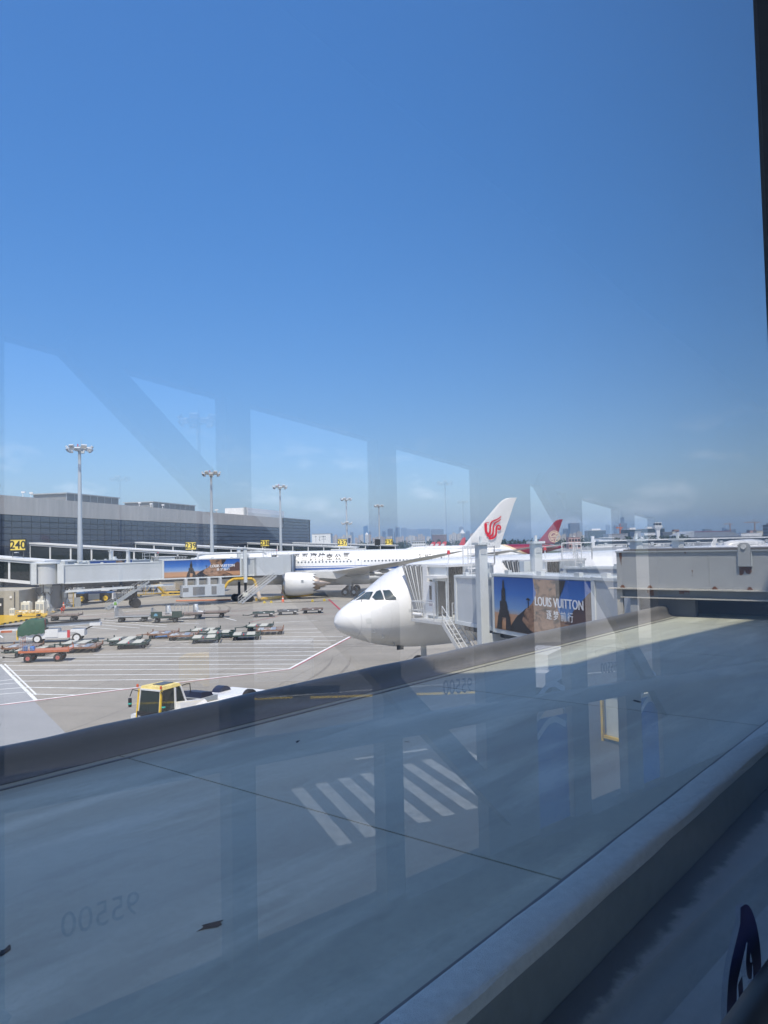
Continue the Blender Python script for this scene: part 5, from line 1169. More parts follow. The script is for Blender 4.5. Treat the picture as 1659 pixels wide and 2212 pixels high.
def dolly(label, x, y, rz, kind='green', l=2.65, w=2.85, bar=True, blue_bar=False, group='container dollies parked in clusters'):
    t = thing('container_dolly', label, 'dolly', (x, y, 0), rz, group)
    m = green if kind == 'green' else rust; z = .52
    MB().bb(0, l, 0, .1, z - .14, z).bb(0, l, w - .1, w, z - .14, z).bb(0, .1, 0, w, z - .14, z).bb(l - .1, l, 0, w, z - .14, z).bb(.1, l - .1, w / 2 - .05, w / 2 + .05, z - .16, z - .04).build('frame', m, t)
    if kind == 'green':
        for a in (.08, 1.35):
            rl_ = MB().bb(a, a + .78, .12, w - .12, z - .03, z - .02); rp = rl_.build('roller_bed', mgrey, t)
            rm = MB().tube((a + .02, 0, z), (a + .76, 0, z), .035, n=6).mesh('roller', m_roll)
            n = 14
            for k in range(n): ob('roller', rm, rp, (0, .18 + (w - .36) * k / (n - 1), 0))
        MB().bb(.88, 1.33, .1, w - .1, z - .05, z - .025).build('centre_plate', mat('plate_dark', (.12, .125, .12), .7, var=.25, scale=3), t)
        MB().prism([(1.05, z), (1.17, z), (1.11, z + .2)], .02, .1).build('red_stop', red, t)
    else:
        for k in range(4):
            a = .12 + k * (l - .2) / 4; MB().bb(a, a + (l - .2) / 4 - .06, .12, w - .12, z - .05, z - .015).build('deck_plate', [mgrey, brown, steel, brown][k], t)
        for k in range(3): MB().bb(.2 + .5 * k, .5 + .5 * k, .2 + .3 * k, .55 + .3 * k, z - .014, z + .02).build('pale_patch', mat('worn_white', (.55, .53, .5), .7, var=.3, scale=5), t)
    for a, b in ((0, 0), (l - .08, 0), (0, w - .2), (l - .08, w - .2)): MB().bb(a, a + .08, b, b + .2, z, z + .2).build('corner_stop', m, t)
    wheels4(t, (.32, l - .32), (.22, w - .22), .2, .14)
    ch2 = MB().bb(.25, .4, .1, w - .1, .2, .36).bb(l - .4, l - .25, .1, w - .1, .2, .36).build('axle', dgrey, t)
    if bar:
        MB().path([(0, w * .3, .4), (-.7, w / 2, .34), (-1.35, w / 2, .3)], .04).path([(0, w * .7, .4), (-.7, w / 2, .34)], .04).build('tow_bar', blue if blue_bar else m, t)
    return t
q = R(-10)
dolly('green roller dolly, front one of the pair right of the rusty dolly', -23.8, 67.9, R(9), 'green')
dolly('green roller dolly just behind the front one of that pair', -25.5, 70.6, R(7), 'green')
dolly('rust and cream dolly right of the orange cart', -27.5, 66.0, R(9), 'rust')
dolly('green roller dolly behind the rust and cream dolly', -29.0, 68.6, R(6), 'green')
dolly('green roller dolly half hidden behind the orange cart', -31.1, 64.3, R(8), 'green')
dolly('worn rusty dolly behind the orange cart at the image edge', -33.3, 66.9, R(5), 'rust')
dolly('green roller dolly at the very front of the middle cluster', -17.9, 70.7, R(9), 'green')
dolly('green roller dolly, front right of the middle cluster', -14.5, 72.4, R(8), 'green')
dolly('green roller dolly in the heart of the middle cluster', -17.4, 74.6, R(7), 'green')
dolly('green roller dolly at the back of the middle cluster, left of centre', -19.6, 77.2, R(4), 'green', bar=True)
dolly('green roller dolly farthest back in the middle cluster', -14.6, 80.3, R(3), 'green')
dolly('rusty dolly at the right end of the middle cluster', -12.9, 76.6, R(6), 'rust', bar=False)
dolly('rusty dolly at the left back of the middle cluster', -23.3, 75.3, R(6), 'rust')
dolly('rusty dolly with a bright blue tow bar in the middle cluster', -20.8, 73.4, R(7), 'rust', blue_bar=True)
def pallet_trailer(label, x, y, rz, m):
    t = thing('pallet_trailer', label, 'trailer', (x, y, 0), rz, 'low dark trailers in a row')
    MB().bb(0, 2.7, 0, 1.7, .5, .6).build('deck', m, t)
    MB().bb(0, 2.7, 0, .08, .38, .5).bb(0, 2.7, 1.62, 1.7, .38, .5).bb(.2, .35, 0, 1.7, .3, .42).bb(2.3, 2.45, 0, 1.7, .3, .42).build('chassis', dgrey, t)
    for a, b in ((.1, .2), (1.3, .4), (2.0, .2)): MB().box((a + .3, b + .4, .66), (.75, .12, .09), rz=.3).build('stop_bar', m, t)
    MB().box((1.4, -.02, .56), (.22, .03, .1)).build('reflector', white, t); MB().box((2.3, -.02, .45), (.3, .03, .1)).build('plate', white, t) 
    wheels4(t, (.4, 2.25), (.2, 1.5), .22, .14); towbar(t, 0, m, 1.1, .45)
    for a in (0, 2.62): MB().bb(a, a + .08, 0, .25, .6, .72).build('corner_stop', m, t)
pallet_trailer('low green trailer at the near end of the three in a row', -16.6, 96.2, R(10), green)
pallet_trailer('low blackish trailer in the middle of the three in a row', -13.9, 98.6, R(8), dgrey)
pallet_trailer('low brownish trailer at the far end of the three in a row', -10.9, 100.2, R(3), brown)
# belt loader
t = thing('belt_loader', 'white belt loader with a long conveyor and a green tarpaulin over its cab', 'belt loader', (-34.6, 74.6, 0), R(12))
MB().bb(-.6, 4.6, -.85, .85, .42, .95).build('chassis', white, t)
MB().bb(1.75, 2.9, -.9, .9, .55, 1.25).build('engine_cover', white, t)
MB().bb(2.9, 3.9, -.84, -.6, .5, 1.0).build('side_skirt', mat('skirt_grey', (.42, .45, .5), .5), t); MB().bb(3.75, 4.0, -.92, -.8, .45, 1.15).build('red_panel', red, t)
MB().bb(3.98, 5.3, -.85, .85, .55, 1.15).build('front_body', white, t)
for x in (1.05, 4.6):
    for y in (-.8, .8):
        wv = MB().wheel((x, y, .42), .42, .26).build('wheel', rubber, t); MB().lathe([(-.15, .02), (-.15, .27), (.15, .27), (.15, .02)], 'Y', (x, y, .42), 14).build('rim', white, wv)
cvb = MB().bar((-3.2, .15, 1.42), (6.6, .15, 1.78), .8, .30).build('conveyor', mat('conveyor_grey', (.36, .4, .44), .4), t)
MB().bar((-3.2, -.3, 1.62), (6.6, -.3, 1.98), .10, .12).build('side_rail', black, cvb); MB().bar((-3.2, .55, 1.62), (6.6, .55, 1.98), .10, .12).build('side_rail', black, cvb)
MB().bar((-3.15, -.3, 1.24), (-.5, -.3, 1.36), .08, .18).build('tail_frame', white, cvb)
MB().tube((-3.3, -.35, 1.32), (-3.3, .6, 1.32), .16, n=12).build('end_roller', white, cvb); MB().box((6.2, .1, 1.58), (1.0, .9, .3)).build('head_frame', white, cvb)
MB().bar((4.9, .1, .9), (6.1, .1, 1.5), .1, .12).build('lift_arm', black, t)
MB().box((-1.8, -.35, 1.2), (1.0, .06, .2)).build('orange_plate', orange, cvb)
tar = MB(); rg = random.Random(4); rings = []
for i in range(13):
    u_ = i / 12; x = -.7 + 2.4 * u_; hgt = 1.55 + (.75 * min(1, u_ * 3.2)) + .05 * math.sin(i * 1.3); hgt -= .08 * (u_ > .9)
    ring = []
    for j, (yy, k) in enumerate([(-.98, 0), (-.95, .35), (-.88, .75), (-.78, .97), (-.4, 1), (.3, 1), (.7, .97), (.82, .7), (.9, .3), (.95, 0)]):
        z0_ = .72 + .28 * u_ + .06 * math.sin(i * 2.1 + j); ring.append((x + .03 * math.sin(j * 2 + i), yy + .04 * math.sin(i * 1.7 + j * .8), z0_ + (hgt - z0_) * k))
    rings.append(ring)
tar.loft(rings, True, True, False).build('tarpaulin', tarp, t)
MB().bb(-.8, -.55, -.8, -.6, .4, 1.3).build('yellow_bumper', yellow, t); MB().tube((1.7, -.6, 1.25), (1.7, -.6, 2.3), .03).build('beacon_pole', red, t)
# white and yellow tow tractor half hidden by the parapet
t = thing('aircraft_tug', 'white towing tractor with a yellow roofed glass cab behind the parapet', 'tow tractor', (-11.0, 36.1, 0), R(62)); t.scale = (.88, .84, .95)
# local +x = rearward (away), y = across
def cabpt(x, y, z): return Vector((x, y, z))
gl = mat('cab_glass', (.012, .02, .02), .08, spec=.6)
z0, z1 = .95, 2.32
C_ = [(-.15, -.78), (-.15, .78), (1.75, .78), (1.75, -.78)]
MB().hexa([(-.05, -.8, z1), (1.5, -.72, z1 + .02), (-.05, .8, z1), (1.5, .72, z1 + .02), (0, -.72, z1 + .16), (1.4, -.66, z1 + .16), (0, .72, z1 + .16), (1.4, .66, z1 + .16)]).build('cab_roof', mat('roof_yellow', (.72, .58, .20), .5, var=.25, scale=4), t)
MB().bb(.45, 1.3, -.35, .35, z1 + .162, z1 + .19).build('roof_hatch', mat('hatch_slate', (.07, .09, .11), .5), t)
fr = MB()
for a, b in [((-.2, -.8, z0), (-.02, -.76, z1)), ((-.2, .8, z0), (-.02, .76, z1)), ((1.85, -.8, 1.35), (1.45, -.72, z1)), ((1.85, .8, 1.35), (1.45, .72, z1)), ((.95, -.82, z0), (.98, -.76, z1)), ((.95, .82, z0), (.98, .76, z1))]: fr.bar(a, b, .1, .1)
fr.bar((-.03, -.78, z1), (-.03, .78, z1), .1, .08); fr.build('cab_pillar', white, t)
yb = MB(); yb.bar((-.26, -.84, .8), (-.06, -.82, z1 + .02), .09, .1); yb.bar((-.26, .84, .8), (-.06, .82, z1 + .02), .09, .1); yb.build('yellow_pillar', yellow, t)
MB().bb(.0, 1.7, -.62, .62, .9, 1.75).build('interior_shade', black, t); MB().bb(.5, .9, -.5, -.05, 1.5, 2.1).build('seat', black, t)  # black block added so the inside of the cab looks shaded
MB().hexa([(-.19, -.72, 1.28), (-.15, -.72, 1.28), (-.19, .72, 1.28), (-.15, .72, 1.28), (-.03, -.7, z1), (0, -.7, z1), (-.03, .7, z1), (0, .7, z1)]).build('windscreen', gl, t)
for s in (-1, 1):
    MB().hexa([(-.1, s * .78, 1.15), (.9, s * .80, 1.15), (-.1, s * .75, 1.15), (.9, s * .77, 1.15), (.05, s * .76, z1 - .02), (.93, s * .75, z1 - .02), (.05, s * .73, z1 - .02), (.93, s * .72, z1 - .02)]).build('side_window', gl, t)
    MB().hexa([(1.02, s * .80, 1.3), (1.75, s * .79, 1.35), (1.02, s * .77, 1.3), (1.75, s * .76, 1.35), (1.02, s * .75, z1 - .02), (1.4, s * .72, z1 - .02), (1.02, s * .72, z1 - .02), (1.4, s * .69, z1 - .02)]).build('side_window', gl, t)
MB().hexa([(1.8, -.7, 1.4), (1.84, -.7, 1.4), (1.8, .7, 1.4), (1.84, .7, 1.4), (1.42, -.62, z1), (1.46, -.62, z1), (1.42, .62, z1), (1.46, .62, z1)]).build('rear_window', gl, t)
MB().bb(-.28, -.2, -.8, .8, .8, 1.28).build('front_panel', black, t); MB().bb(-.31, -.27, -.7, -.5, .9, 1.08).build('headlight', alu, t); MB().bb(-.31, -.27, .5, .7, .9, 1.08).build('headlight', alu, t)
MB().bb(-.2, 8.2, -1.35, 1.35, .35, 1.08).build('body', white, t); MB().hexa([(.95, -1.3, 1.08), (3.2, -1.3, 1.08), (.95, -.8, 1.08), (3.2, -.8, 1.08), (1.0, -1.1, 1.62), (3.1, -1.0, 1.42), (1.0, -.82, 1.62), (3.1, -.82, 1.42)]).build('engine_cowl', white, t)
MB().hexa([(.2, -1.36, .92), (7, -1.36, .92), (.2, -.85, .92), (7, -.85, .92), (.4, -1.2, 1.25), (6.6, -1.2, 1.05), (.4, -.9, 1.3), (6.6, -.9, 1.08)]).build('side_deck', white, t)
MB().bb(1.0, 3.0, -1.33, -1.2, 1.09, 1.2).build('yellow_edge', yellow, t); MB().bb(-.15, .5, -1.3, -.9, 1.08, 1.25).build('green_step', mat('step_green', (.05, .35, .26)), t)
MB().bb(2.0, 4.4, -.8, .8, .92, 1.42).build('engine_deck', mgrey, t)
for k in range(6): MB().bb(2.1 + .12 * k, 2.16 + .12 * k, -.6, .6, 1.42, 1.46).build('engine_slat', dgrey, t)
MB().hexa([(3.0, -.75, 1.2), (4.2, -.75, 1.2), (3.0, .75, 1.2), (4.2, .75, 1.2), (3.15, -.7, 1.72), (4.05, -.65, 1.62), (3.15, .7, 1.72), (4.05, .65, 1.62)]).build('air_box', mat('box_navy', (.02, .025, .05), .4), t)
MB().lathe([(-.2, .02), (-.2, .2), (.2, .2), (.2, .02)], 'Y', (4.3, -.4, 1.25), 14).build('filter', mgrey, t)
MB().hexa([(4.4, -1.2, .92), (8, -1.3, .92), (4.4, 1.2, .92), (8, 1.3, .92), (4.6, -.9, 1.2), (8, -1.0, .98), (4.6, .9, 1.2), (8, 1.0, .98)]).build('rear_deck', white, t)
for x, r in ((1.2, .48), (6.9, .66)):
    for s in (-1, 1): MB().wheel((x, s * 1.12, r), r, .42).build('wheel', rubber, t)
MB().lathe([(-.3, .45), (-.3, .72), (.3, .72), (.3, .45)], 'Y', (6.9, 1.12, .66), 20).build('wheel_arch', mat('box_navy', (.02, .025, .05)), t)
for y, nm in ((-1.0, 0), (1.0, 0)):
    mm = MB(); mm.path([(-.1, y * .8, z1 - .1), (-.3, y * 1.1, z1), (-.34, y * 1.25, z1 - .35)], .025); mo = mm.build('mirror_arm', black, t)
    MB().lathe([(0, .09), (.42, .1)], 'Z', (-.34, y * 1.25, z1 - .85), 12, cap=True).build('mirror', black, mo); MB().lathe([(0, .105), (.07, .105)], 'Z', (-.34, y * 1.25, z1 - .72), 12).build('teal_band', mat('teal', (.05, .5, .42)), mo)
mm = MB(); mm.path([(1.5, -.7, z1), (1.7, -.95, z1 + .08), (1.95, -.95, z1 + .05), (2.0, -.95, z1 - .4)], .025).build('mirror_arm', black, t)
for (x, y) in ((-.12, -.84), (-.12, .9)): MB().lathe([(0, .07), (.13, .06), (.15, .02)], 'Z', (x, y, z1 + .1), 10, cap=True).build('beacon', orangelens, t)
MB().path([(-.24, -.1, 1.0), (-.1, .2, 1.75)], .015).build('wiper', black, t)
# blue topped tow tractor by the first bridge
t = thing('aircraft_tug', 'white and blue towing tractor with yellow wheel hubs parked beneath the long bridge', 'tow tractor', (-52.3, 130.6, 0), R(8))
MB().bb(0, 6.2, -1.1, 1.1, .55, 1.55).build('body', white, t); MB().bb(.2, 6.0, -1.05, 1.05, 1.55, 1.8).build('top_deck', blue, t); MB().bb(2.2, 4.0, -1.13, -1.1, .6, 1.4).build('side_panel', mat('box_cream', (.68, .68, .6)), t)
MB().bb(2.6, 3.6, -.9, .9, 1.8, 1.95).build('seat_box', white, t)
for x in (1.2, 5.0):
    for s in (-1, 1):
        MB().box((x, s * 1.06, 1.0), (2.0, .2, 1.2)).build('wheel_arch', black, t)
        wv = MB().wheel((x, s * 1.2, .78), .78, .45).build('wheel', rubber, t); MB().lathe([(-.25, .1), (-.25, .42), (.25, .42), (.25, .1)], 'Y', (x, s * 1.2, .78), 16).build('hub', yellow, wv)
# parked vans far under the bridge
for i, (x, y, c, l) in enumerate([(-66, 160, white, 'white van parked behind the bridge drum, first of the row'), (-62.3, 160.5, dgrey, 'dark van parked second in the row behind the bridge drum'), (-58.5, 161, white, 'white van parked third in the row behind the bridge drum'), (-54.8, 161, green, 'green truck parked fourth in the row under the long bridge'), (-50.6, 162, white, 'white truck parked at the end of the row under the long bridge')]):
    t = thing('parked_van', l, 'van', (x, y, 0), R(80), 'vans parked by the terminal foot')
    MB().loft([[(a, yy, zz) for a, yy, zz in [(px, s * .92, .4) for px in (0,) for s in (-1, 1)] + [(0, .92, .9), (0, -.92, .9)]], [(4.6, -.92, .4), (4.6, .92, .4), (4.6, .92, 1.0), (4.6, -.92, 1.0)]], False).build('lower_body', c, t)
    MB().hexa([(.9, -.9, 1.0), (4.5, -.9, 1.0), (.9, .9, 1.0), (4.5, .9, 1.0), (1.7, -.8, 1.95), (4.4, -.8, 1.95), (1.7, .8, 1.95), (4.4, .8, 1.95)]).build('upper_body', c, t)
    MB().hexa([(.84, -.78, 1.1), (.88, -.78, 1.1), (.84, .78, 1.1), (.88, .78, 1.1), (1.55, -.7, 1.85), (1.6, -.7, 1.85), (1.55, .7, 1.85), (1.6, .7, 1.85)]).build('windscreen', glassd, t)
    for s in (-1, 1): MB().bb(1.9, 4.2, s * .89, s * .93, 1.15, 1.7).build('side_window', glassd, t)
    for s in (-.6, .6): MB().box((-.02, s, .75), (.06, .3, .15)).build('headlight', alu, t)
    wheels4(t, (.9, 3.7), (-.85, .85), .34, .2)
# yellow maintenance steps
t = thing('maintenance_steps', 'yellow tubular maintenance steps standing near the nose of the striped airliner', 'access steps', (-49.0, 148.5, 0), R(35))
stair(t, (2.6, 0, 2.7), (0, 0, .1), 1.1, m=yellow); stair(t, (4.2, 0, 2.7), (6.6, 0, .1), 1.1, m=yellow)
mb = MB(); mb.bb(2.6, 4.2, -.6, .6, 2.62, 2.72); mb.build('platform', yellow, t)
mb = MB(); rails(mb, [(2.6, -.6, 2.7), (4.2, -.6, 2.7)], 1.0, .035); rails(mb, [(2.6, .6, 2.7), (4.2, .6, 2.7)], 1.0, .035)
for a in (2.6, 4.2):
    for b in (-.6, .6): mb.tube((a, b, 0), (a, b, 2.7), .04)
mb.bar((2.6, -.6, .2), (4.2, -.6, 2.5), .05, .05); mb.bar((0, -.5, .15), (6.6, -.5, .15), .06, .06); mb.bar((0, .5, .15), (6.6, .5, .15), .06, .06); mb.build('scaffold', yellow, t)
# tow bar, ground unit, hoses, chocks, cones
t = thing('tow_bar', 'long yellow tow bar on small wheels under the airliner nose', 'tow bar', (-39.8, 138.2, 0), R(3))
MB().tube((0, 0, .55), (5.4, 0, .6), .09).build('bar', yellow, t); MB().bb(3.0, 3.3, -.6, .6, .3, .5).build('axle', blue, t)
for s in (-.6, .6): MB().wheel((3.3, s, .28), .28, .16).build('wheel', rubber, t)
MB().bb(-.3, .1, -.25, .25, .4, .7).build('eye_head', yellow, t)
t = thing('ground_power_unit', 'pale boxy ground unit beside the yellow kerb under the nose', 'ground unit', (-43.0, 158, 0), R(15))
MB().bb(0, 5.2, 0, 2.2, .4, 2.3).build('housing', mat('box_cream', (.68, .68, .6)), t); MB().bb(.2, 2.6, -.03, 0, .7, 2.0).build('door_panel', white, t); MB().bb(3.0, 4.2, -.03, 0, 1.1, 1.8).build('control_panel', lgrey, t); wheels4(t, (.9, 4.3), (.2, 2.0), .35, .22)
def cone(x, y, label):
    t = thing('traffic_cone', label, 'cone', (x, y, 0), 0, 'orange traffic cones'); MB().box((0, 0, .02), (.5, .5, .04)).build('base', dgrey, t); MB().lathe([(.04, .22), (.95, .04)], 'Z', (0, 0, 0), 14, cap=True).build('cone_body', mat('cone_orange', (.75, .12, .04), .5), t); MB().lathe([(.45, .146), (.62, .112)], 'Z', (0, 0, 0), 14).build('white_band', white, t)
cone(-16.4, 123, 'orange cone standing on the apron before the big engine'); cone(-19.3, 144, 'orange cone farther off, under the striped fuselage'); cone(-49.9, 119.6, 'orange cone beside the yellow frame gate')
o = MB().path([(-21, 125.1, .3), (-18.5, 128, .32), (-16, 131, .3), (-14.2, 134.5, .32), (-13.0, 137, .35)], .28, 10).build('air_hose', m_duct); tag(o, 'thick yellow air hose lying on the apron below the engine', 'hose')
o = MB().path([(-35, 129, .12), (-32, 128.3, .14), (-29.5, 128.6, .12), (-27.5, 128.2, .14), (-25.8, 128.6, .15)], .13, 8).build('orange_hose', mat('hose_orange', (.55, .20, .10), .7)); tag(o, 'orange hose lying on the apron beneath the air unit', 'hose')
for i, (x, y) in enumerate([(-19.0, 120.8), (-18.0, 121.2), (-11.6, 122.0), (-9.8, 122.8)]):
    o = MB().prism([(-.2, 0), (.25, 0), (.1, .3), (-.1, .3)], -.25, .25).build('wheel_chock', mat('chock_yellow', (.6, .45, .05))); o.location = (x, y, 0.02)
    tag(o, ['small yellow chock nearest the stairs, first of four', 'small yellow chock second from the stairs', 'small yellow chock third from the stairs', 'small yellow chock farthest from the stairs, beside the wet patch'][i], 'wheel chock', 'yellow chocks on the apron')
# kerb islands with hazard stripes
def island(pts, label, strip_edges):
    t = thing('kerb_island', label, 'kerb island', (0, 0, 0), 0, 'yellow kerb islands')
    MB().prism(pts, 0, .16, 'XY').build('top', mat('island_yellow', (.50, .32, .02), .6, var=.15, scale=1.5), t)
    mb = MB()
    for (a, b) in strip_edges:
        A_, B_ = Vector(pts[a]), Vector(pts[b]); n = max(2, int((B_ - A_).length / .55)); d = (B_ - A_).normalized(); k = Vector((d.y, -d.x)) * .03
        for i in range(n):
            p0, p1 = A_ + (B_ - A_) * i / n, A_ + (B_ - A_) * (i + 1) / n; mb.cur = i % 2
            mb.add([(*(p0 + k), 0), (*(p1 + k), 0), (*(p1 + k + d * .12), .2), (*(p0 + k + d * .12), .2), (*(p0 - k * 4), .2), (*(p1 - k * 4), .2)], [(0, 1, 2, 3), (3, 2, 5, 4)])
    mb.build('hazard_kerb', [yellow, ink], t)
island([(-56, 91), (-46.7, 93.5), (-45.5, 103.0), (-47.6, 112.0), (-52, 114), (-60, 106)], 'yellow kerb island with black stripes around the bridge drum', [(0, 1), (1, 2), (2, 3)])
island([(-51, 136), (-47.2, 141.5), (-46.2, 146), (-49, 148), (-54, 140)], 'small yellow striped kerb island behind the blue tractor', [(0, 1), (1, 2)])
island([(-45.5, 152.8), (-38.2, 150.6), (-37, 156), (-44, 160)], 'yellow striped kerb island below the nose of the airliner', [(0, 1), (1, 2)])
# gate house under the first walkway
t = thing('gate_house', 'beige gate house wall with a dark door under the glazed walkway', 'building', (-58.6, 106.8, 0), R(0))
MB().bb(-6, 7.9, 0, 14, 0, 3.5).build('wall', mat('gate_wall', (.34, .33, .29), .8, var=.1, scale=1), t)
MB().bb(4.9, 5.75, -.06, 0, 0.1, 2.5).build('door', mat('door_dark', (.05, .055, .06), .5), t); MB().box((5.35, -.07, 1.6), (.25, .02, .35)).build('notice', white, t)
MB().bb(4.7, 4.82, -.2, -.05, 0, 7.2).build('steel_post', lgrey, t)
MB().box((6.8, -.05, 2.6), (.3, .15, .3)).build('lamp_box', white, t); MB().tube((7.3, -.08, 0), (7.3, -.08, 3.3), .07).build('pipe', dgrey, t)
MB().bb(-6, 4.6, -.1, 0, .2, 6.4).build('glazing', m_lglass, t)
for x in (-4, -1.5, 1, 3.2): MB().bb(x - .07, x + .07, -.18, -.1, .1, 6.5).build('mullion', m_frame, t)
for z in (3.4, 6.5): MB().bb(-6, 4.7, -.22, -.1, z - .1, z + .1).build('transom', m_frame, t)
def acu(x, y, rz, label, s=1.0):
    t = thing('air_conditioner', label, 'air conditioner', (x, y, .16), rz, 'outdoor air conditioners by the gate house')
    m = mat('box_cream', (.68, .68, .6)); MB().bb(0, 1.25 * s, 0, .8 * s, 0, 1.65 * s).build('casing', m, t)
    for k in range(2): MB().bb((.1 + .58 * k) * s, (.55 + .58 * k) * s, -.02, 0, .5 * s, 1.3 * s).build('grille', mgrey, t)
    for k in range(2): MB().lathe([(1.65 * s, .26 * s), (1.78 * s, .22 * s)], 'Z', ((.32 + .6 * k) * s, .4 * s, 0), 14, cap=True).build('fan_cowl', m, t)
acu(-50.7, 107.3, R(-5), 'taller cream air conditioner, one nearer the dark door'); acu(-49.1, 108.2, R(-5), 'taller cream air conditioner, one nearer the drum pedestal'); acu(-51.6, 105.9, R(-5), 'small cream air conditioner low by the dark door', .55)
t = thing('yellow_trolley', 'yellow trolley loaded with cream valves on the kerb island', 'trolley', (-49.2, 102.6, .16), R(5))
MB().bb(0, 3.2, 0, .9, .35, .42).build('deck', yellow, t); wheels4(t, (.4, 2.8), (.1, .8), .17, .1)
for x in (.5, 1.3, 2.1, 2.7): MB().lathe([(0, .02), (.05, .2), (.3, .28), (.42, .1)], 'Z', (x, .45, .42), 12).build('valve', mat('box_cream', (.68, .68, .6)), t)
mb = MB(); rails(mb, [(0, 0, .42), (3.2, 0, .42)], .45, .03); mb.build('rail', yellow, t)
t = thing('barrier_gate', 'yellow tube frame gate standing beside the parked tractor', 'barrier', (-51.0, 121.0, 0), R(25))
mb = MB(); mb.path([(0, 0, 0), (0, 0, 2.3), (1.9, 0, 2.3), (1.9, 0, 0)], .07); mb.tube((1.0, 0, .3), (1.0, 0, 2.3), .05); mb.tube((0, 0, .7), (1.9, 0, .7), .04); mb.tube((0, 0, 1.4), (1.9, 0, 1.4), .04); mb.build('frame', yellow, t)
MB().bb(2.1, 3.0, .1, .9, 0, 1.4).build('box', mgrey, t)
# people
def person(label, x, y, rz, shirt, trousers, pose='stand', vest=None):
    J = {'pel': (0, 0, .92), 'chest': (.02, 0, 1.32), 'neck': (.02, 0, 1.48), 'head': (.03, 0, 1.64), 'crown': (.02, 0, 1.74), 'lk': (.02, .1, .5), 'la': (-.03, .11, .07), 'lf': (.14, .12, .04), 'rk': (.02, -.1, .5), 'ra': (-.03, -.11, .07), 'rf': (.14, -.12, .04),
         'ls': (0, .19, 1.40), 'le': (-.03, .26, 1.12), 'lh': (.06, .27, .86), 'rs': (0, -.19, 1.40), 're': (-.03, -.26, 1.12), 'rh': (.06, -.27, .86)}
    if pose == 'crouch': J.update({'pel': (-.1, 0, .38), 'chest': (.12, 0, .72), 'neck': (.2, 0, .86), 'head': (.27, 0, .99), 'crown': (.29, 0, 1.09), 'lk': (.3, .18, .48), 'la': (.02, .16, .08), 'lf': (.2, .17, .04), 'rk': (.3, -.18, .48), 'ra': (.02, -.16, .08), 'rf': (.2, -.17, .04), 'ls': (.14, .19, .80), 'le': (.38, .22, .62), 'lh': (.5, .1, .5), 'rs': (.14, -.19, .8), 're': (.38, -.22, .62), 'rh': (.5, -.1, .5)})
    if pose == 'walk': J.update({'lk': (.2, .1, .52), 'la': (.22, .1, .1), 'lf': (.38, .1, .06), 'rk': (-.08, -.1, .5), 'ra': (-.36, -.1, .14), 'rf': (-.24, -.1, .04), 'lh': (-.12, .27, .9), 'rh': (.22, -.27, .92)})
    rad = {'pel': .15, 'chest': .17, 'neck': .06, 'head': .105, 'crown': .085, 'lk': .075, 'la': .05, 'lf': .045, 'ls': .075, 'le': .052, 'lh': .042}
    names = list(J); E_ = [('pel', 'chest'), ('chest', 'neck'), ('neck', 'head'), ('head', 'crown'), ('pel', 'lk'), ('lk', 'la'), ('la', 'lf'), ('pel', 'rk'), ('rk', 'ra'), ('ra', 'rf'), ('chest', 'ls'), ('ls', 'le'), ('le', 'lh'), ('chest', 'rs'), ('rs', 're'), ('re', 'rh')]
    me = bpy.data.meshes.new('p'); me.from_pydata([J[n] for n in names], [(names.index(a), names.index(b)) for a, b in E_], []); o = bpy.data.objects.new('p', me); COL.objects.link(o)
    sk = o.modifiers.new('s', 'SKIN'); sk.use_smooth_shade = True; o.modifiers.new('b', 'SUBSURF').levels = 1; o.modifiers['b'].render_levels = 1
    for i, n in enumerate(names):
        r = rad.get(n, rad.get('l' + n[1:], .06)); me.skin_vertices[0].data[i].radius = (r, r)
    me.skin_vertices[0].data[0].use_root = True
    m2 = bpy.data.meshes.new_from_object(o.evaluated_get(bpy.context.evaluated_depsgraph_get())); bpy.data.objects.remove(o)
    m2.materials.clear(); hair = mat('hair_black', (.015, .012, .01), .6)
    for m_ in (shirt, trousers, skin, hair, black): m2.materials.append(m_)
    hz_, pz, ch_x = J['neck'][2], J['pel'][2], J['head']
    for p in m2.polygons:
        c = p.center; k = 0
        if c.z > hz_ + .02: k = 2 if c.x > ch_x[0] + .0 and c.z < ch_x[2] + .06 else 3
        elif pose != 'crouch' and c.z < pz + .02 and abs(c.y) < .2: k = 1
        elif pose == 'crouch' and c.z < .55 and c.x < .36: k = 1
        if k < 2 and min((Vector(J[h]) - c).length for h in ('lh', 'rh')) < .07: k = 2
        if c.z < .10: k = 4
        p.material_index = k; p.use_smooth = True
    b = bpy.data.objects.new('person', m2); COL.objects.link(b); b.location = (x, y, 0); b.rotation_euler = (0, 0, rz); tag(b, label, 'person')
    if vest:
        MB().lathe([(1.0, .19), (1.2, .205), (1.42, .20), (1.46, .13)], 'Z', (.01, 0, 0), 16).xf(lambda x, y, z: (x * .85, y * 1.08, z)).build('vest', vest, b)
    return b
w_suit = mat('suit_white', (.62, .65, .68), .7); d_suit = mat('suit_dark', (.02, .022, .03), .7); r_suit = mat('suit_red', (.45, .05, .03), .7)
person('person in pale work clothes with a bright green vest, standing by the bridge wheels', -38.3, 109.4, R(100), w_suit, w_suit, 'stand', hivis)
person('person in red crouching beside the bridge pedestal', -46.0, 109.6, R(-20), r_suit, r_suit, 'crouch')
person('person in dark clothes walking beneath the service stairs', -24.9, 150.2, R(10), d_suit, d_suit, 'walk')
person('person in dark clothes standing behind the air unit under the bridge', -32.6, 147, R(60), d_suit, d_suit, 'walk')

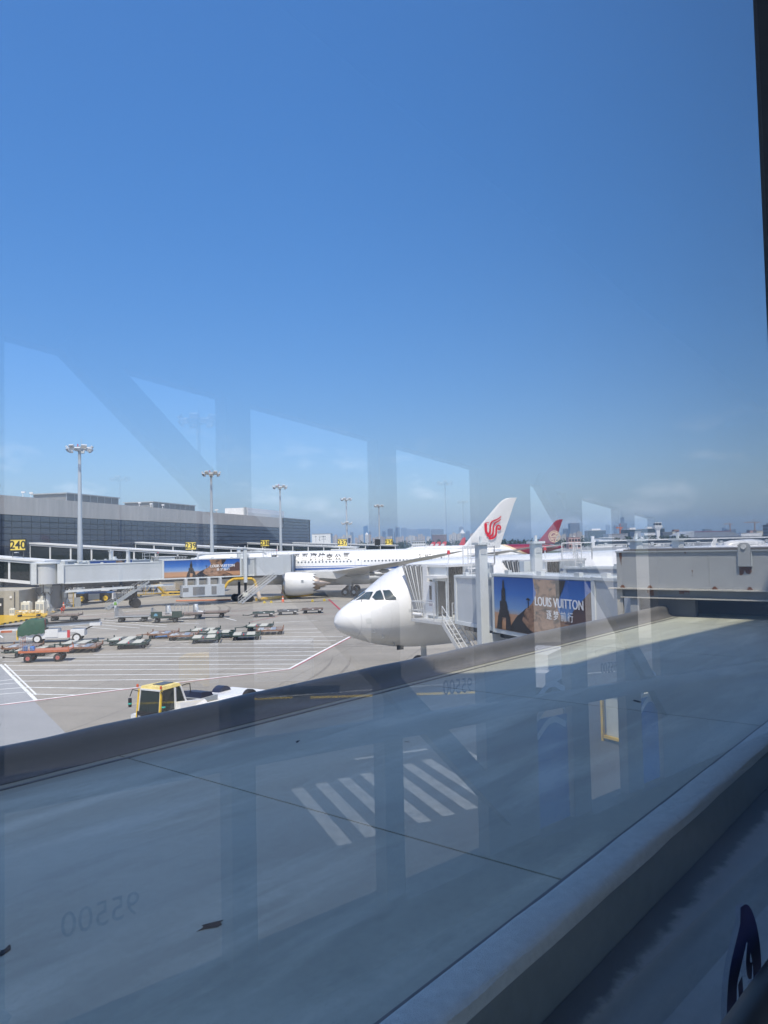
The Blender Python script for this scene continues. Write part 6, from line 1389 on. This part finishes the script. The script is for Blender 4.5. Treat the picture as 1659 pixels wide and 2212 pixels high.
# ------------------------------------------------------------------ distant city
def wall_mat(name, col, wcol, sx, sz, fx=.5, fz=.5, rough=.6):
    """far facade: rows of windows too small to pick apart, printed by object coordinates"""
    m = bpy.data.materials.new(name); m.use_nodes = True; n = m.node_tree; p = n.nodes['Principled BSDF']; p.inputs['Roughness'].default_value = rough
    tcx = n.nodes.new('ShaderNodeTexCoord'); sp = n.nodes.new('ShaderNodeSeparateXYZ'); n.links.new(tcx.outputs['Object'], sp.inputs[0])
    def wavef(src, s, f):
        a = n.nodes.new('ShaderNodeMath'); a.operation = 'DIVIDE'; a.inputs[1].default_value = s; n.links.new(src, a.inputs[0])
        b = n.nodes.new('ShaderNodeMath'); b.operation = 'FRACT'; n.links.new(a.outputs[0], b.inputs[0])
        c = n.nodes.new('ShaderNodeMath'); c.operation = 'LESS_THAN'; c.inputs[1].default_value = f; n.links.new(b.outputs[0], c.inputs[0]); return c.outputs[0]
    k = n.nodes.new('ShaderNodeMath'); k.operation = 'MULTIPLY'; n.links.new(wavef(sp.outputs['X'], sx, fx), k.inputs[0]); n.links.new(wavef(sp.outputs['Z'], sz, fz), k.inputs[1])
    mx2 = n.nodes.new('ShaderNodeMix'); mx2.data_type = 'RGBA'; mx2.inputs[6].default_value = (*col, 1); mx2.inputs[7].default_value = (*wcol, 1); n.links.new(k.outputs[0], mx2.inputs[0]); n.links.new(mx2.outputs[2], p.inputs['Base Color']); return m
apts = [wall_mat('apartment_facade_%d' % i, c, (.10, .11, .13), 4.5, 3.1, .5, .55) for i, c in enumerate([(.50, .44, .37), (.55, .51, .45), (.42, .36, .32), (.60, .58, .54), (.48, .40, .34)])]
tows = [wall_mat('tower_facade_%d' % i, c, (.05, .07, .09), 6, 4, .7, .6, .3) for i, c in enumerate([(.16, .2, .25), (.2, .23, .26), (.26, .27, .28)])]
roofm = mat('far_roof', (.36, .35, .34), .8)
CITY = [
('apartment', -203, 3000, 13.4, 47.2),
('apartment', -190, 3000, 12.8, 53.8),
('apartment', -178, 3000, 10.1, 42.2),
('apartment', -168, 3000, 8.3, 44.9),
('apartment', -158, 3000, 11.6, 52.2),
('apartment', -134, 3000, 12.5, 51.6),
('apartment', -110, 3000, 11.9, 40.7),
('apartment', -98, 3000, 8.6, 50.8),
('apartment', -88, 3000, 10.7, 53.0),
('apartment', -69, 3000, 12.8, 53.2),
('apartment', -57, 3000, 10.7, 52.3),
('apartment', -43, 3000, 10.4, 38.6),
('apartment', -32, 3000, 8.3, 41.9),
('apartment', -23, 3000, 10.1, 43.2),
('apartment', -12, 3000, 11.6, 43.9),
('apartment', -2, 3000, 7.5, 38.9),
('apartment', 12, 3000, 11.0, 42.5),
('apartment', 24, 3000, 11.6, 43.1),
('apartment', -7, 3100, 15.4, 42.5),
('apartment', 13, 3100, 12.3, 42.7),
('apartment', 26, 3100, 11.7, 43.3),
('apartment', 51, 3100, 12.9, 40.6),
('apartment', 63, 3100, 10.5, 41.0),
('apartment', 73, 3100, 9.2, 44.4),
('apartment', 90, 3100, 11.7, 40.4),
('apartment', 103, 3100, 12.3, 45.7),
('apartment', 116, 3100, 10.2, 45.4),
('apartment', 127, 3100, 12.3, 41.1),
('apartment', 139, 3100, 7.7, 49.4),
('apartment', 149, 3100, 10.2, 49.9),
('apartment', 158, 3100, 9.2, 42.0),
('apartment', 177, 3100, 16.9, 39.5),
('apartment', 266, 3100, 12.3, 45.8),
('apartment', 281, 3100, 15.7, 53.2),
('apartment', 299, 3100, 18.2, 48.2),
('apartment', 352, 3100, 16.9, 48.6),
('apartment', 638, 2800, 12.5, 29.4),
('apartment', 653, 2800, 14.5, 34.6),
('apartment', 677, 2800, 10.6, 35.5),
('apartment', 691, 2800, 14.5, 38.0),
('apartment', 709, 2800, 18.9, 42.7),
('apartment', 729, 2800, 21.7, 30.3),
('slant', -145, 6000, 37.6, 163.7),
('tower', -234, 5500, 24.6, 103.6),
('tower', -119, 6200, 19.7, 116.8),
('tower', -4, 6500, 29.1, 121.4),
('tower', 42, 5600, 39.5, 124.5),
('tower', 76, 5800, 9.2, 104.4),
('tower', 98, 5700, 31.2, 135.4),
('tower', 193, 7600, 60.4, 170.4),
('tower', 291, 8000, 109.7, 161.6),
('tower', 411, 8000, 125.6, 164.8),
('tower', 357, 5200, 83.7, 106.1),
('tower', 639, 6400, 33.7, 143.9),
('tower', 541, 5000, 23.8, 86.0),
('tower', 1137, 4800, 35.8, 83.9),
('tower', 1163, 4700, 57.9, 115.2),
('tower', 1976, 6800, 33.8, 140.9),
('tower', 2044, 6800, 28.4, 132.6),
('tower', 1680, 4000, 37.7, 53.9),
('tower', 2429, 5500, 20.7, 79.3),
('tower', 1894, 4200, 47.4, 52.2),
('spire', 1710, 5500, 49.2, 124.4),
('pyramid', 436, 4300, 32.0, 63.1),
('hotel', 164, 2300, 42.3, 35.0),
]
ORD = 'first second third fourth fifth sixth seventh eighth ninth tenth eleventh twelfth thirteenth fourteenth fifteenth sixteenth seventeenth eighteenth nineteenth twentieth twenty-first twenty-second twenty-third twenty-fourth'.split()
ADJ = ['beige', 'pale', 'tan', 'cream', 'sandy']
cnt = {}
for i, (kind, x, y, w, h) in enumerate(CITY):
    rr = random.Random(i + 50); d = w * rr.uniform(.6, 1.0)
    sec = (0 if x < 5 else 1 if x < 400 else 2) if kind == 'apartment' else (0 if x < 0 else 1 if x < 700 else 2)
    cnt[kind, sec] = cnt.get((kind, sec), 0) + 1; c_ = cnt[kind, sec] - 1
    if kind == 'apartment':
        sect = ['left of the sign 236', 'right of the sign 236', 'beyond the red tail'][sec]
        t = thing('apartment_block', '%s far apartment block, %s from the left of those %s' % (ADJ[i % 5], ORD[c_], sect), 'apartment block', (x, y, 0), 0, 'far apartment blocks on the skyline')
        mm = apts[rr.randrange(5)]
        MB().bb(-w / 2, w / 2, 0, d, 0, h * .94).build('wall', mm, t)
        a = rr.uniform(-.2, .2) * w; MB().bb(a - w * .22, a + w * .22, d * .1, d * .7, h * .94, h).build('roof_block', roofm, t)
        if rr.random() < .6: MB().bb(-w * .08, w * .08, -.6, .2, 0, h * .96).build('stair_shaft', apts[(i + 2) % 5], t)
        if x == -69: MB().add([(-w / 2, 0, h * .94), (w / 2, 0, h * .94), (w / 2, d, h * .94), (-w / 2, d, h * .94), (0, d / 2, h * 1.12)], [(0, 1, 4), (1, 2, 4), (2, 3, 4), (3, 0, 4)]).build('pointed_roof', mat('roof_pale', (.6, .6, .58)), t)
    elif kind == 'slant':
        t = thing('office_tower', 'tall blue glass tower with a slanted curved top, alone on the skyline', 'tower', (x, y, 0), 0, 'far towers on the skyline')
        MB().loft([[(-w * .5, 0, 0), (w * .58, 0, 0), (w * .58, d, 0), (-w * .5, d, 0)], [(-w * .5, 0, h * .5), (w * .52, 0, h * .5), (w * .52, d, h * .5), (-w * .5, d, h * .5)], [(-w * .5, 0, h * .94), (w * .42, 0, h), (w * .42, d, h), (-w * .5, d, h * .94)]], False).build('wall', wall_mat('blue_glass', (.05, .12, .22), (.04, .1, .2), 6, 4, .7, .6, .2), t)
        MB().bb(-w * .3, w * .3, d * .2, d * .8, h * .9, h * .97).build('roof_plant', roofm, t)
    elif kind in ('tower', 'spire'):
        t = thing('office_tower', ('hazy tower with a stepped top and mast behind the orange crane' if kind == 'spire' else 'hazy far office tower, %s from the left of those %s' % (ORD[c_], ['left of the sign 236', 'right of the sign 236', 'beyond the red tail'][sec])), 'tower', (x, y, 0), 0, 'far towers on the skyline')
        MB().bb(-w / 2, w / 2, 0, d, 0, h).build('wall', tows[i % 3], t); MB().bb(-w * .3, w * .25, d * .2, d * .7, h, h * 1.03).build('roof_plant', roofm, t)
        if kind == 'spire':
            MB().bb(-w * .3, w * .15, d * .2, d * .6, h * 1.03, h * 1.35).build('upper_tier', tows[1], t); MB().tube((-w * .1, d * .4, h * 1.35), (-w * .1, d * .4, h * 1.75), 1.5).build('mast', dgrey, t)
    elif kind == 'pyramid':
        t = thing('office_tower', 'far block with a pale pointed roof left of the white bird tail', 'tower', (x, y, 0), 0, 'far towers on the skyline')
        MB().bb(-w / 2, w / 2, 0, d, 0, h).build('wall', tows[2], t); MB().add([(-w * .45, 0, h), (w * .45, 0, h), (w * .45, d, h), (-w * .45, d, h), (0, d / 2, h + 24)], [(0, 1, 4), (1, 2, 4), (2, 3, 4), (3, 0, 4)]).build('pointed_roof', mat('roof_pale', (.6, .6, .58)), t)
    else:
        t = thing('hotel_block', 'wide brown brick block on the skyline left of the white bird tail', 'building', (x, y, 0))
        MB().bb(-w / 2, w / 2, 0, 30, 0, h).build('wall', wall_mat('brown_facade', (.17, .10, .085), (.08, .06, .06), 4, 3.4), t); MB().bb(-w * .47, w * .5, -1, 31, h, h + 1).build('roof_edge', roofm, t)
# ------------------------------------------------------------------ airport buildings across the field
def block(name, label, x, y, w, d, h, m, cat='building', group=None, rz=0, bands=0, extra=None, top=None):
    t = thing(name, label, cat, (x, y, 0), rz, group)
    MB().bb(0, w, 0, d, 0, h).build('wall', m, t)
    MB().bb(-.3, w + .3, -.5, d + .3, h, h + .5).build('roof', roofm if top is None else top, t)
    for k in range(bands):
        z = h * (k + .45) / bands; nwin = max(3, int(w / 2.6))
        me = MB().box((0, 0, 0), (w / nwin * .7, .12, h / bands * .42)).mesh('window', glassd)
        for i in range(nwin): ob('window', me, t, (w * (i + .5) / nwin, -.02, z))
    if extra:
        for (a0, a1, hh) in extra: MB().bb(a0 * w, a1 * w, d * .2, d * .7, h + .5, h + hh).build('roof_plant', white, t)
    return t
wht = mat('far_white', (.72, .73, .73), .6); pnk = mat('far_pink', (.50, .33, .30), .7); gry = mat('far_grey', (.27, .28, .30), .6); dkg = wall_mat('office_glass', (.05, .075, .09), (.03, .05, .06), 3, 3.5, .8, .7, .2); brk = mat('far_brick', (.34, .18, .12), .8)
block('airfield_office', 'long white office with dark window bands beyond the striped airliner', 31.7, 900, 16, 14, 12.6, wht, bands=3)
block('airfield_annex', 'small plain white annex right of the banded white office', 48.2, 900, 6.5, 12, 9.2, wht)
block('glass_office', 'dark glass office with a white roof box behind the red tail', 357, 1350, 31, 25, 25.6, dkg, extra=[(.25, .75, 3.4)])
block('glass_office', 'wide dark glass office left of the control tower', 452, 1450, 32, 25, 26.8, dkg, extra=[(.35, .7, 4)])
block('glass_office', 'dark glass office just behind the control tower', 487, 1460, 44, 25, 28, dkg, extra=[(.3, .5, 4), (.6, .75, 4)])
block('pink_hall', 'low pink building right of the red tail', 203, 850, 12.8, 12, 12.6, pnk, bands=2, extra=[(.45, .62, 1.4)])
t = block('white_hall', 'low white hall with a dark glazed band beside the pink building', 245, 900, 21, 14, 10.2, wht, bands=1); MB().bb(-3.5, 0, 0, 3, 0, 13.6).build('sign_pylon', wht, t); MB().bb(8, 22, -2.5, 10, 11.2, 11.8).build('upper_roof', wht, t)
block('grey_hall', 'plain grey hall below the orange crane', 349, 1200, 30, 30, 17.6, gry)
block('grey_hall', 'taller grey hall between the crane and the white windowed block', 393, 1210, 10, 25, 20.6, gry)
block('white_block', 'white block with arched dark windows left of the control tower', 370.4, 1100, 17.2, 14, 17.4, wht, bands=2)
block('white_block', 'small white block before the grey halls', 352, 1090, 14, 12, 12.6, wht)
block('dark_hall', 'dark louvred hall right of the control tower', 469, 1300, 17, 20, 19.5, wall_mat('louvre_far', (.12, .14, .16), (.07, .08, .1), 50, 1.4, .98, .5))
block('brick_block', 'orange brick block right of the control tower', 639, 1700, 11.6, 12, 28, brk, bands=3)
block('cream_block', 'narrow cream block beside the orange brick one', 632, 1690, 6.5, 10, 24, mat('far_cream', (.6, .55, .42)))
block('grey_block', 'long low grey block between the brick block and the big hangar', 653, 1705, 45, 20, 22, gry)
for i, (x, y, w, h, m) in enumerate([(583, 1260, 34, 15, wht), (628, 1300, 14, 18, mat('far_cream', (.6, .55, .42))), (645, 1360, 12, 20, pnk), (660, 1390, 22, 19.5, gry), (540, 1000, 40, 10.5, mat('far_tan', (.45, .4, .34))), (520, 960, 25, 8.5, gry)]):
    block('edge_block', ['low white block at the right end of the big hangar', 'cream block behind the white one near the right image edge', 'pinkish block among the houses near the right image edge', 'grey block farthest to the right on the skyline', 'long tan block before the right hand skyline', 'low grey block before the tan one'][i], x, y, w, 12, h, m, 'building', 'low blocks at the right of the field', bands=1)
t = thing('tower_block', 'dark hazy high block at the right image edge', 'tower', (448, 900, 0)); MB().bb(0, 12, 0, 12, 0, 22.5).build('wall', tows[0], t); MB().bb(2, 8, 2, 8, 22.5, 24).build('roof_plant', gry, t)
# control tower
t = thing('control_tower', 'white airport control tower with a dark glazed cab and flared neck', 'control tower', (372.5, 1050, 0))
MB().bb(-2.3, 2.3, -2, 2, 0, 22).build('shaft', wht, t); MB().loft([[(a * 2.4, b * 2.2, 21) for a, b in ((-1, -1), (1, -1), (1, 1), (-1, 1))], [(a * 5.2, b * 4, 25) for a, b in ((-1, -1), (1, -1), (1, 1), (-1, 1))], [(a * 5.3, b * 4, 27) for a, b in ((-1, -1), (1, -1), (1, 1), (-1, 1))]], False).build('neck', wht, t)
MB().bb(-4.3, 4.3, -3.4, 3.4, 27, 30.2).build('cab', glassd, t); MB().bb(-4.6, 4.6, -3.7, 3.7, 30.2, 31).build('cab_roof', wht, t); MB().tube((0, 0, 31), (0, 0, 33.5), .12).build('antenna', dgrey, t)
for a in (-4.2, 0, 4.2): MB().bb(a - .12, a + .12, -3.5, -3.38, 27, 30.2).build('cab_post', wht, t)
# hangar with curved roof
t = thing('hangar', 'huge grey hangar with a long sloping roof and thin red stripe', 'hangar', (478, 1250, 0))
MB().hexa([(24, 0, 10), (102, 0, 10), (20, 60, 10), (102, 60, 10), (24, 0, 19.3), (84, 0, 18.6), (24, 60, 19.3), (84, 60, 18.6)]).build('roof', mat('hangar_roof', (.22, .25, .29), .5), t)
MB().hexa([(0, 0, 10), (24, 0, 10), (0, 60, 10), (24, 60, 10), (0, 0, 13.4), (24, 0, 20.2), (0, 60, 13.4), (24, 60, 20.2)]).build('gable', mat('hangar_gable', (.36, .39, .42), .5), t)
MB().bb(0, 102, 1, 60, 0, 10).build('wall', mat('hangar_wall', (.20, .22, .25), .6), t); MB().bb(25, 84, -.3, 0, 18.5, 19.2).build('red_stripe', maroon, t)
for i in range(8): MB().bb(6 + 12 * i, 16 + 12 * i, .9, 1, 1, 8).build('door_panel', gry, t)
# long pier
t = thing('pier', 'long low white roofed pier across the far side of the grass', 'pier', (236, 850, 0), R(3))
MB().bb(0, 240, 0, 10, 7.2, 8.6).build('roof', wht, t); MB().bb(0, 240, 2, 9, 4.0, 7.2).build('glazing', mat('pier_glass', (.08, .1, .12), .2), t); MB().bb(0, 240, 1, 10, 3.2, 4.0).build('floor', wht, t)
for i in range(17): MB().bb(14 * i + 3, 14 * i + 3.8, 1, 1.8, 0, 3.2).build('post', wht, t)
for i in range(9): MB().bb(26 * i + 6, 26 * i + 9, -2, 1, 2.6, 5.4).build('gate_arm', lgrey, t)
for i in range(14):
    t = thing('service_truck', 'tiny pale service vehicle parked far off below the long white pier', 'truck', (250 + 15.5 * i + random.uniform(-4, 4), 838 + 8 * math.sin(i * 2.3), 0), R(random.uniform(-20, 20)), 'far vehicles below the pier')
    l = random.uniform(4, 9); hh = random.uniform(2.2, 3.4); MB().bb(0, l, 0, 2.4, .5, hh).build('box_body', [wht, lgrey, gry, wht][i % 4], t); MB().bb(-1.6, 0, .1, 2.3, .4, hh * .75).build('cab', [wht, blue, gry][i % 3], t); MB().bb(-1.65, -1.6, .3, 2.1, hh * .45, hh * .7).build('windscreen', glassd, t)
# cranes
def crane(x, y, h, jib, label, m, s=1.0):
    t = thing('tower_crane', label, 'crane', (x, y, 0), 0, 'building site cranes on the skyline')
    MB().bb(-1.1 * s, 1.1 * s, -1.1, 1.1, 0, h).build('mast', m, t); MB().bb(-jib * .7, jib * .35, -.8, .8, h, h + 1.6 * s).build('jib', m, t); MB().bb(-1, 1.5, -1, 1, h - 3, h).build('cab', m, t); MB().bar((0, 0, h + 6 * s), (-jib * .6, 0, h + 1.4), .5, .5).build('tie', m, t); MB().tube((0, 0, h), (0, 0, h + 6 * s), .6).build('apex', m, t)
crane(613, 2000, 38, 16, 'orange tower crane standing among grey halls', mat('crane_orange', (.55, .16, .05), .6), 2.2)
crane(1010, 2100, 47, 42, 'thin hazy tower crane near the right image edge', mat('crane_tan', (.35, .22, .14), .7))
crane(965, 2150, 45, 26, 'thinner hazy crane left of the other near the right image edge', MATS['crane_tan'])
# white building with a bird mark
t = thing('cargo_hall', 'white hall with a grey swallow mark right of the terminal', 'building', (-61.3, 650, 0))
MB().bb(0, 15.8, 0, 25, 0, 19).build('wall', wht, t); MB().bb(-.2, 16, -.2, 25, 19, 19.3).build('roof_edge', roofm, t)
gm = mat('mark_grey', (.33, .35, .36))
vs, fs = stroke([(6.9, 17.6), (6.3, 16.6), (6.5, 15.2), (6.1, 14.3), (6.9, 13.2)], .25, .9); MB().add([(v.x, -.05, v.y) for v in vs], fs).build('bird_mark', gm, t)
vs, fs = stroke([(6.6, 15.8), (7.2, 16.6), (7.6, 17.4)], .5, .1); MB().add([(v.x, -.06, v.y) for v in vs], fs).build('bird_mark', gm, t)
for a in (8.2, 9.6, 10.8): MB().bb(a, a + .9, -.06, 0, 16.2, 17.2).bb(a, a + .9, -.06, 0, 14.2, 15.0).build('grey_letter', gm, t)
for a in (4.2, 10.6):
    l2 = thing('street_lamp', 'thin lamp post before the white hall, %s one' % ('nearer to the terminal' if a < 5 else 'farther from the terminal'), 'street lamp', (-61.3 + a, 640, 0), 0, 'lamp posts before the white hall'); MB().tube((0, 0, 0), (0, 0, 16.3), .14).build('pole', gry, l2); MB().lathe([(16.2, .2), (17.0, .6), (17.2, .6)], 'Z', (0, 0, 0), 10, cap=True).build('lamp_head', gry, l2)
# trees beyond the field: a wood with single crowns in front
m_leaf = [mat('leaf_%d' % i, c, .8, var=.3, scale=.5) for i, c in enumerate([(.035, .06, .03), (.05, .075, .035), (.045, .065, .04)])]
def crown_mb(mb, cx, cy, cz, rx, rz, n, rng):
    for i in range(n):
        a, b = rng.uniform(0, 6.283), math.acos(rng.uniform(-1, 1)); k = rng.random() ** .4
        x, y, z = cx + rx * k * math.sin(b) * math.cos(a), cy + rx * k * math.sin(b) * math.sin(a), cz + rz * k * math.cos(b)
        s = rng.uniform(.35, .9) * rx * .3; u_ = Vector((rng.uniform(-1, 1), rng.uniform(-1, 1), rng.uniform(-1, 1))).normalized(); w_ = u_.orthogonal().normalized(); q2 = u_.cross(w_)
        p = Vector((x, y, z)); mb.add([p + w_ * s, p + q2 * s, p - w_ * s, p - q2 * s], [(0, 1, 2, 3)])
tl = MB(); rng = random.Random(11)
for i in range(150):
    x = -75 + 3.0 * i + rng.uniform(-2, 2); y = 930 + rng.uniform(-20, 40)
    crown_mb(tl, x, y, 6.5 + rng.uniform(-1.5, 1.5), rng.uniform(3.5, 5.5), rng.uniform(5, 7), 60, rng)
o = tl.build('far_wood', m_leaf[0]); o['kind'] = 'stuff'
for i, (x, y, h, lab) in enumerate([(-24, 880, 14, 'rounded far tree right of the sign 237'), (-5, 880, 12.5, 'far tree between the dark sign back and the mast'), (8, 885, 14.5, 'taller far tree left of the sign 236'), (18, 885, 13, 'far tree just right of the sign 236'), (51, 880, 15.3, 'broad dark far tree behind the white annex'), (62, 880, 14.8, 'narrow pointed far tree near the three red tails'), (72, 885, 12, 'far tree right of the three red tails'), (90, 890, 12.5, 'far tree just left of the white bird tail'), (190, 880, 13.8, 'dark far tree between the white and the red tails'), (197, 885, 12, 'lower far tree beside the red tail fuselage'), (222, 890, 13, 'far tree beside the pink building')]):
    t = thing('tree', lab, 'tree', (x, y, 0), 0, 'trees beyond the airfield'); MB().tube((0, 0, 0), (0, 0, h * .6), .35, .15).build('trunk', brown, t)
    cr_ = MB(); rg2 = random.Random(i)
    for k in range(5): crown_mb(cr_, rg2.uniform(-2.2, 2.2), rg2.uniform(-2, 2), h * rg2.uniform(.5, .8), 2.6, h * .2, 45, rg2)
    cr_.build('crown', m_leaf[i % 3], t)
# ------------------------------------------------------------------ the other side, seen only mirrored in our glass
zb = MB()
def Mq(p, q, w): strip(zb, p, q, w, .009)
for k in range(-3, 6):
    e_ = Vector((24.07 - .38 * k, 8.15 - .90 * k)); Mq(e_, (e_.x + 5.6, e_.y - .9), .46)
Mq((30.9, 5.4), (31.6, 8.6), .3); Mq((36, 4), (40, 24), .2); Mq((45, 2), (47, 28), .25)
struct('rear_road', MB().add([(8, -40, .004), (62, -40, .004), (62, 40, .004), (27, 40, .004), (14, 8, .004)], [(0, 1, 2, 3, 4)]), ground_mat('rear_asphalt', (.085, .088, .092), .12, .8))
struct('crossing_marks', zb, mat('worn_line_white', (.42, .43, .41), .8, var=.35, scale=2.5))
yk = MB(); strip(yk, (44.3, 5), (42.6, 16), .7, .009); strip(yk, (45.6, -5), (44.6, 4), .5, .009); struct('yellow_kerb_line', yk, m_kerb)
t = thing('cage_trolley', 'yellow framed cage trolley mirrored in the glass', 'trolley', (30.8, 16.3, 0), R(70))
mb = MB()
for a in (0, 2.4):
    for b in (0, 1.5): mb.bb(a - .06, a + .06, b - .06, b + .06, 0, 2.3)
for z in (.2, 2.25): mb.bb(0, 2.4, -.06, .06, z - .06, z + .06); mb.bb(0, 2.4, 1.44, 1.56, z - .06, z + .06); mb.bb(-.06, .06, 0, 1.5, z - .06, z + .06); mb.bb(2.34, 2.46, 0, 1.5, z - .06, z + .06)
mb.build('frame', yellow, t); MB().bb(.1, 2.3, .1, 1.4, .25, 2.1).build('load', mat('load_pale', (.6, .62, .55)), t)
t = thing('parked_van', 'white van mirrored in the glass', 'van', (41, 17, 0), R(40)); MB().bb(0, 5, -1, 1, .5, 1.3).build('lower_body', white, t); MB().bb(1, 4.8, -.9, .9, 1.3, 2.2).build('upper_body', white, t); wheels4(t, (1, 4), (-.9, .9), .35, .2)
t = thing('parked_van', 'pale box truck mirrored in the glass', 'truck', (47.5, -.5, 0), R(100)); MB().bb(0, 6, -1.2, 1.2, .8, 3).build('box_body', white, t); MB().bb(-1.8, 0, -1.1, 1.1, .6, 2.3).build('cab', yellow, t); wheels4(t, (-.8, 4.5), (-1, 1), .45, .3)
for (x, y, h, w) in ((86.9, -2.5, 23.4, 'first'), (183, -23.2, 25.5, 'second'), (205, 60, 26, 'third'), (300, 95, 26, 'fourth')):
    mast(x, y, h, 'floodlight mast mirrored faintly in the glass, %s by distance' % w, .5)
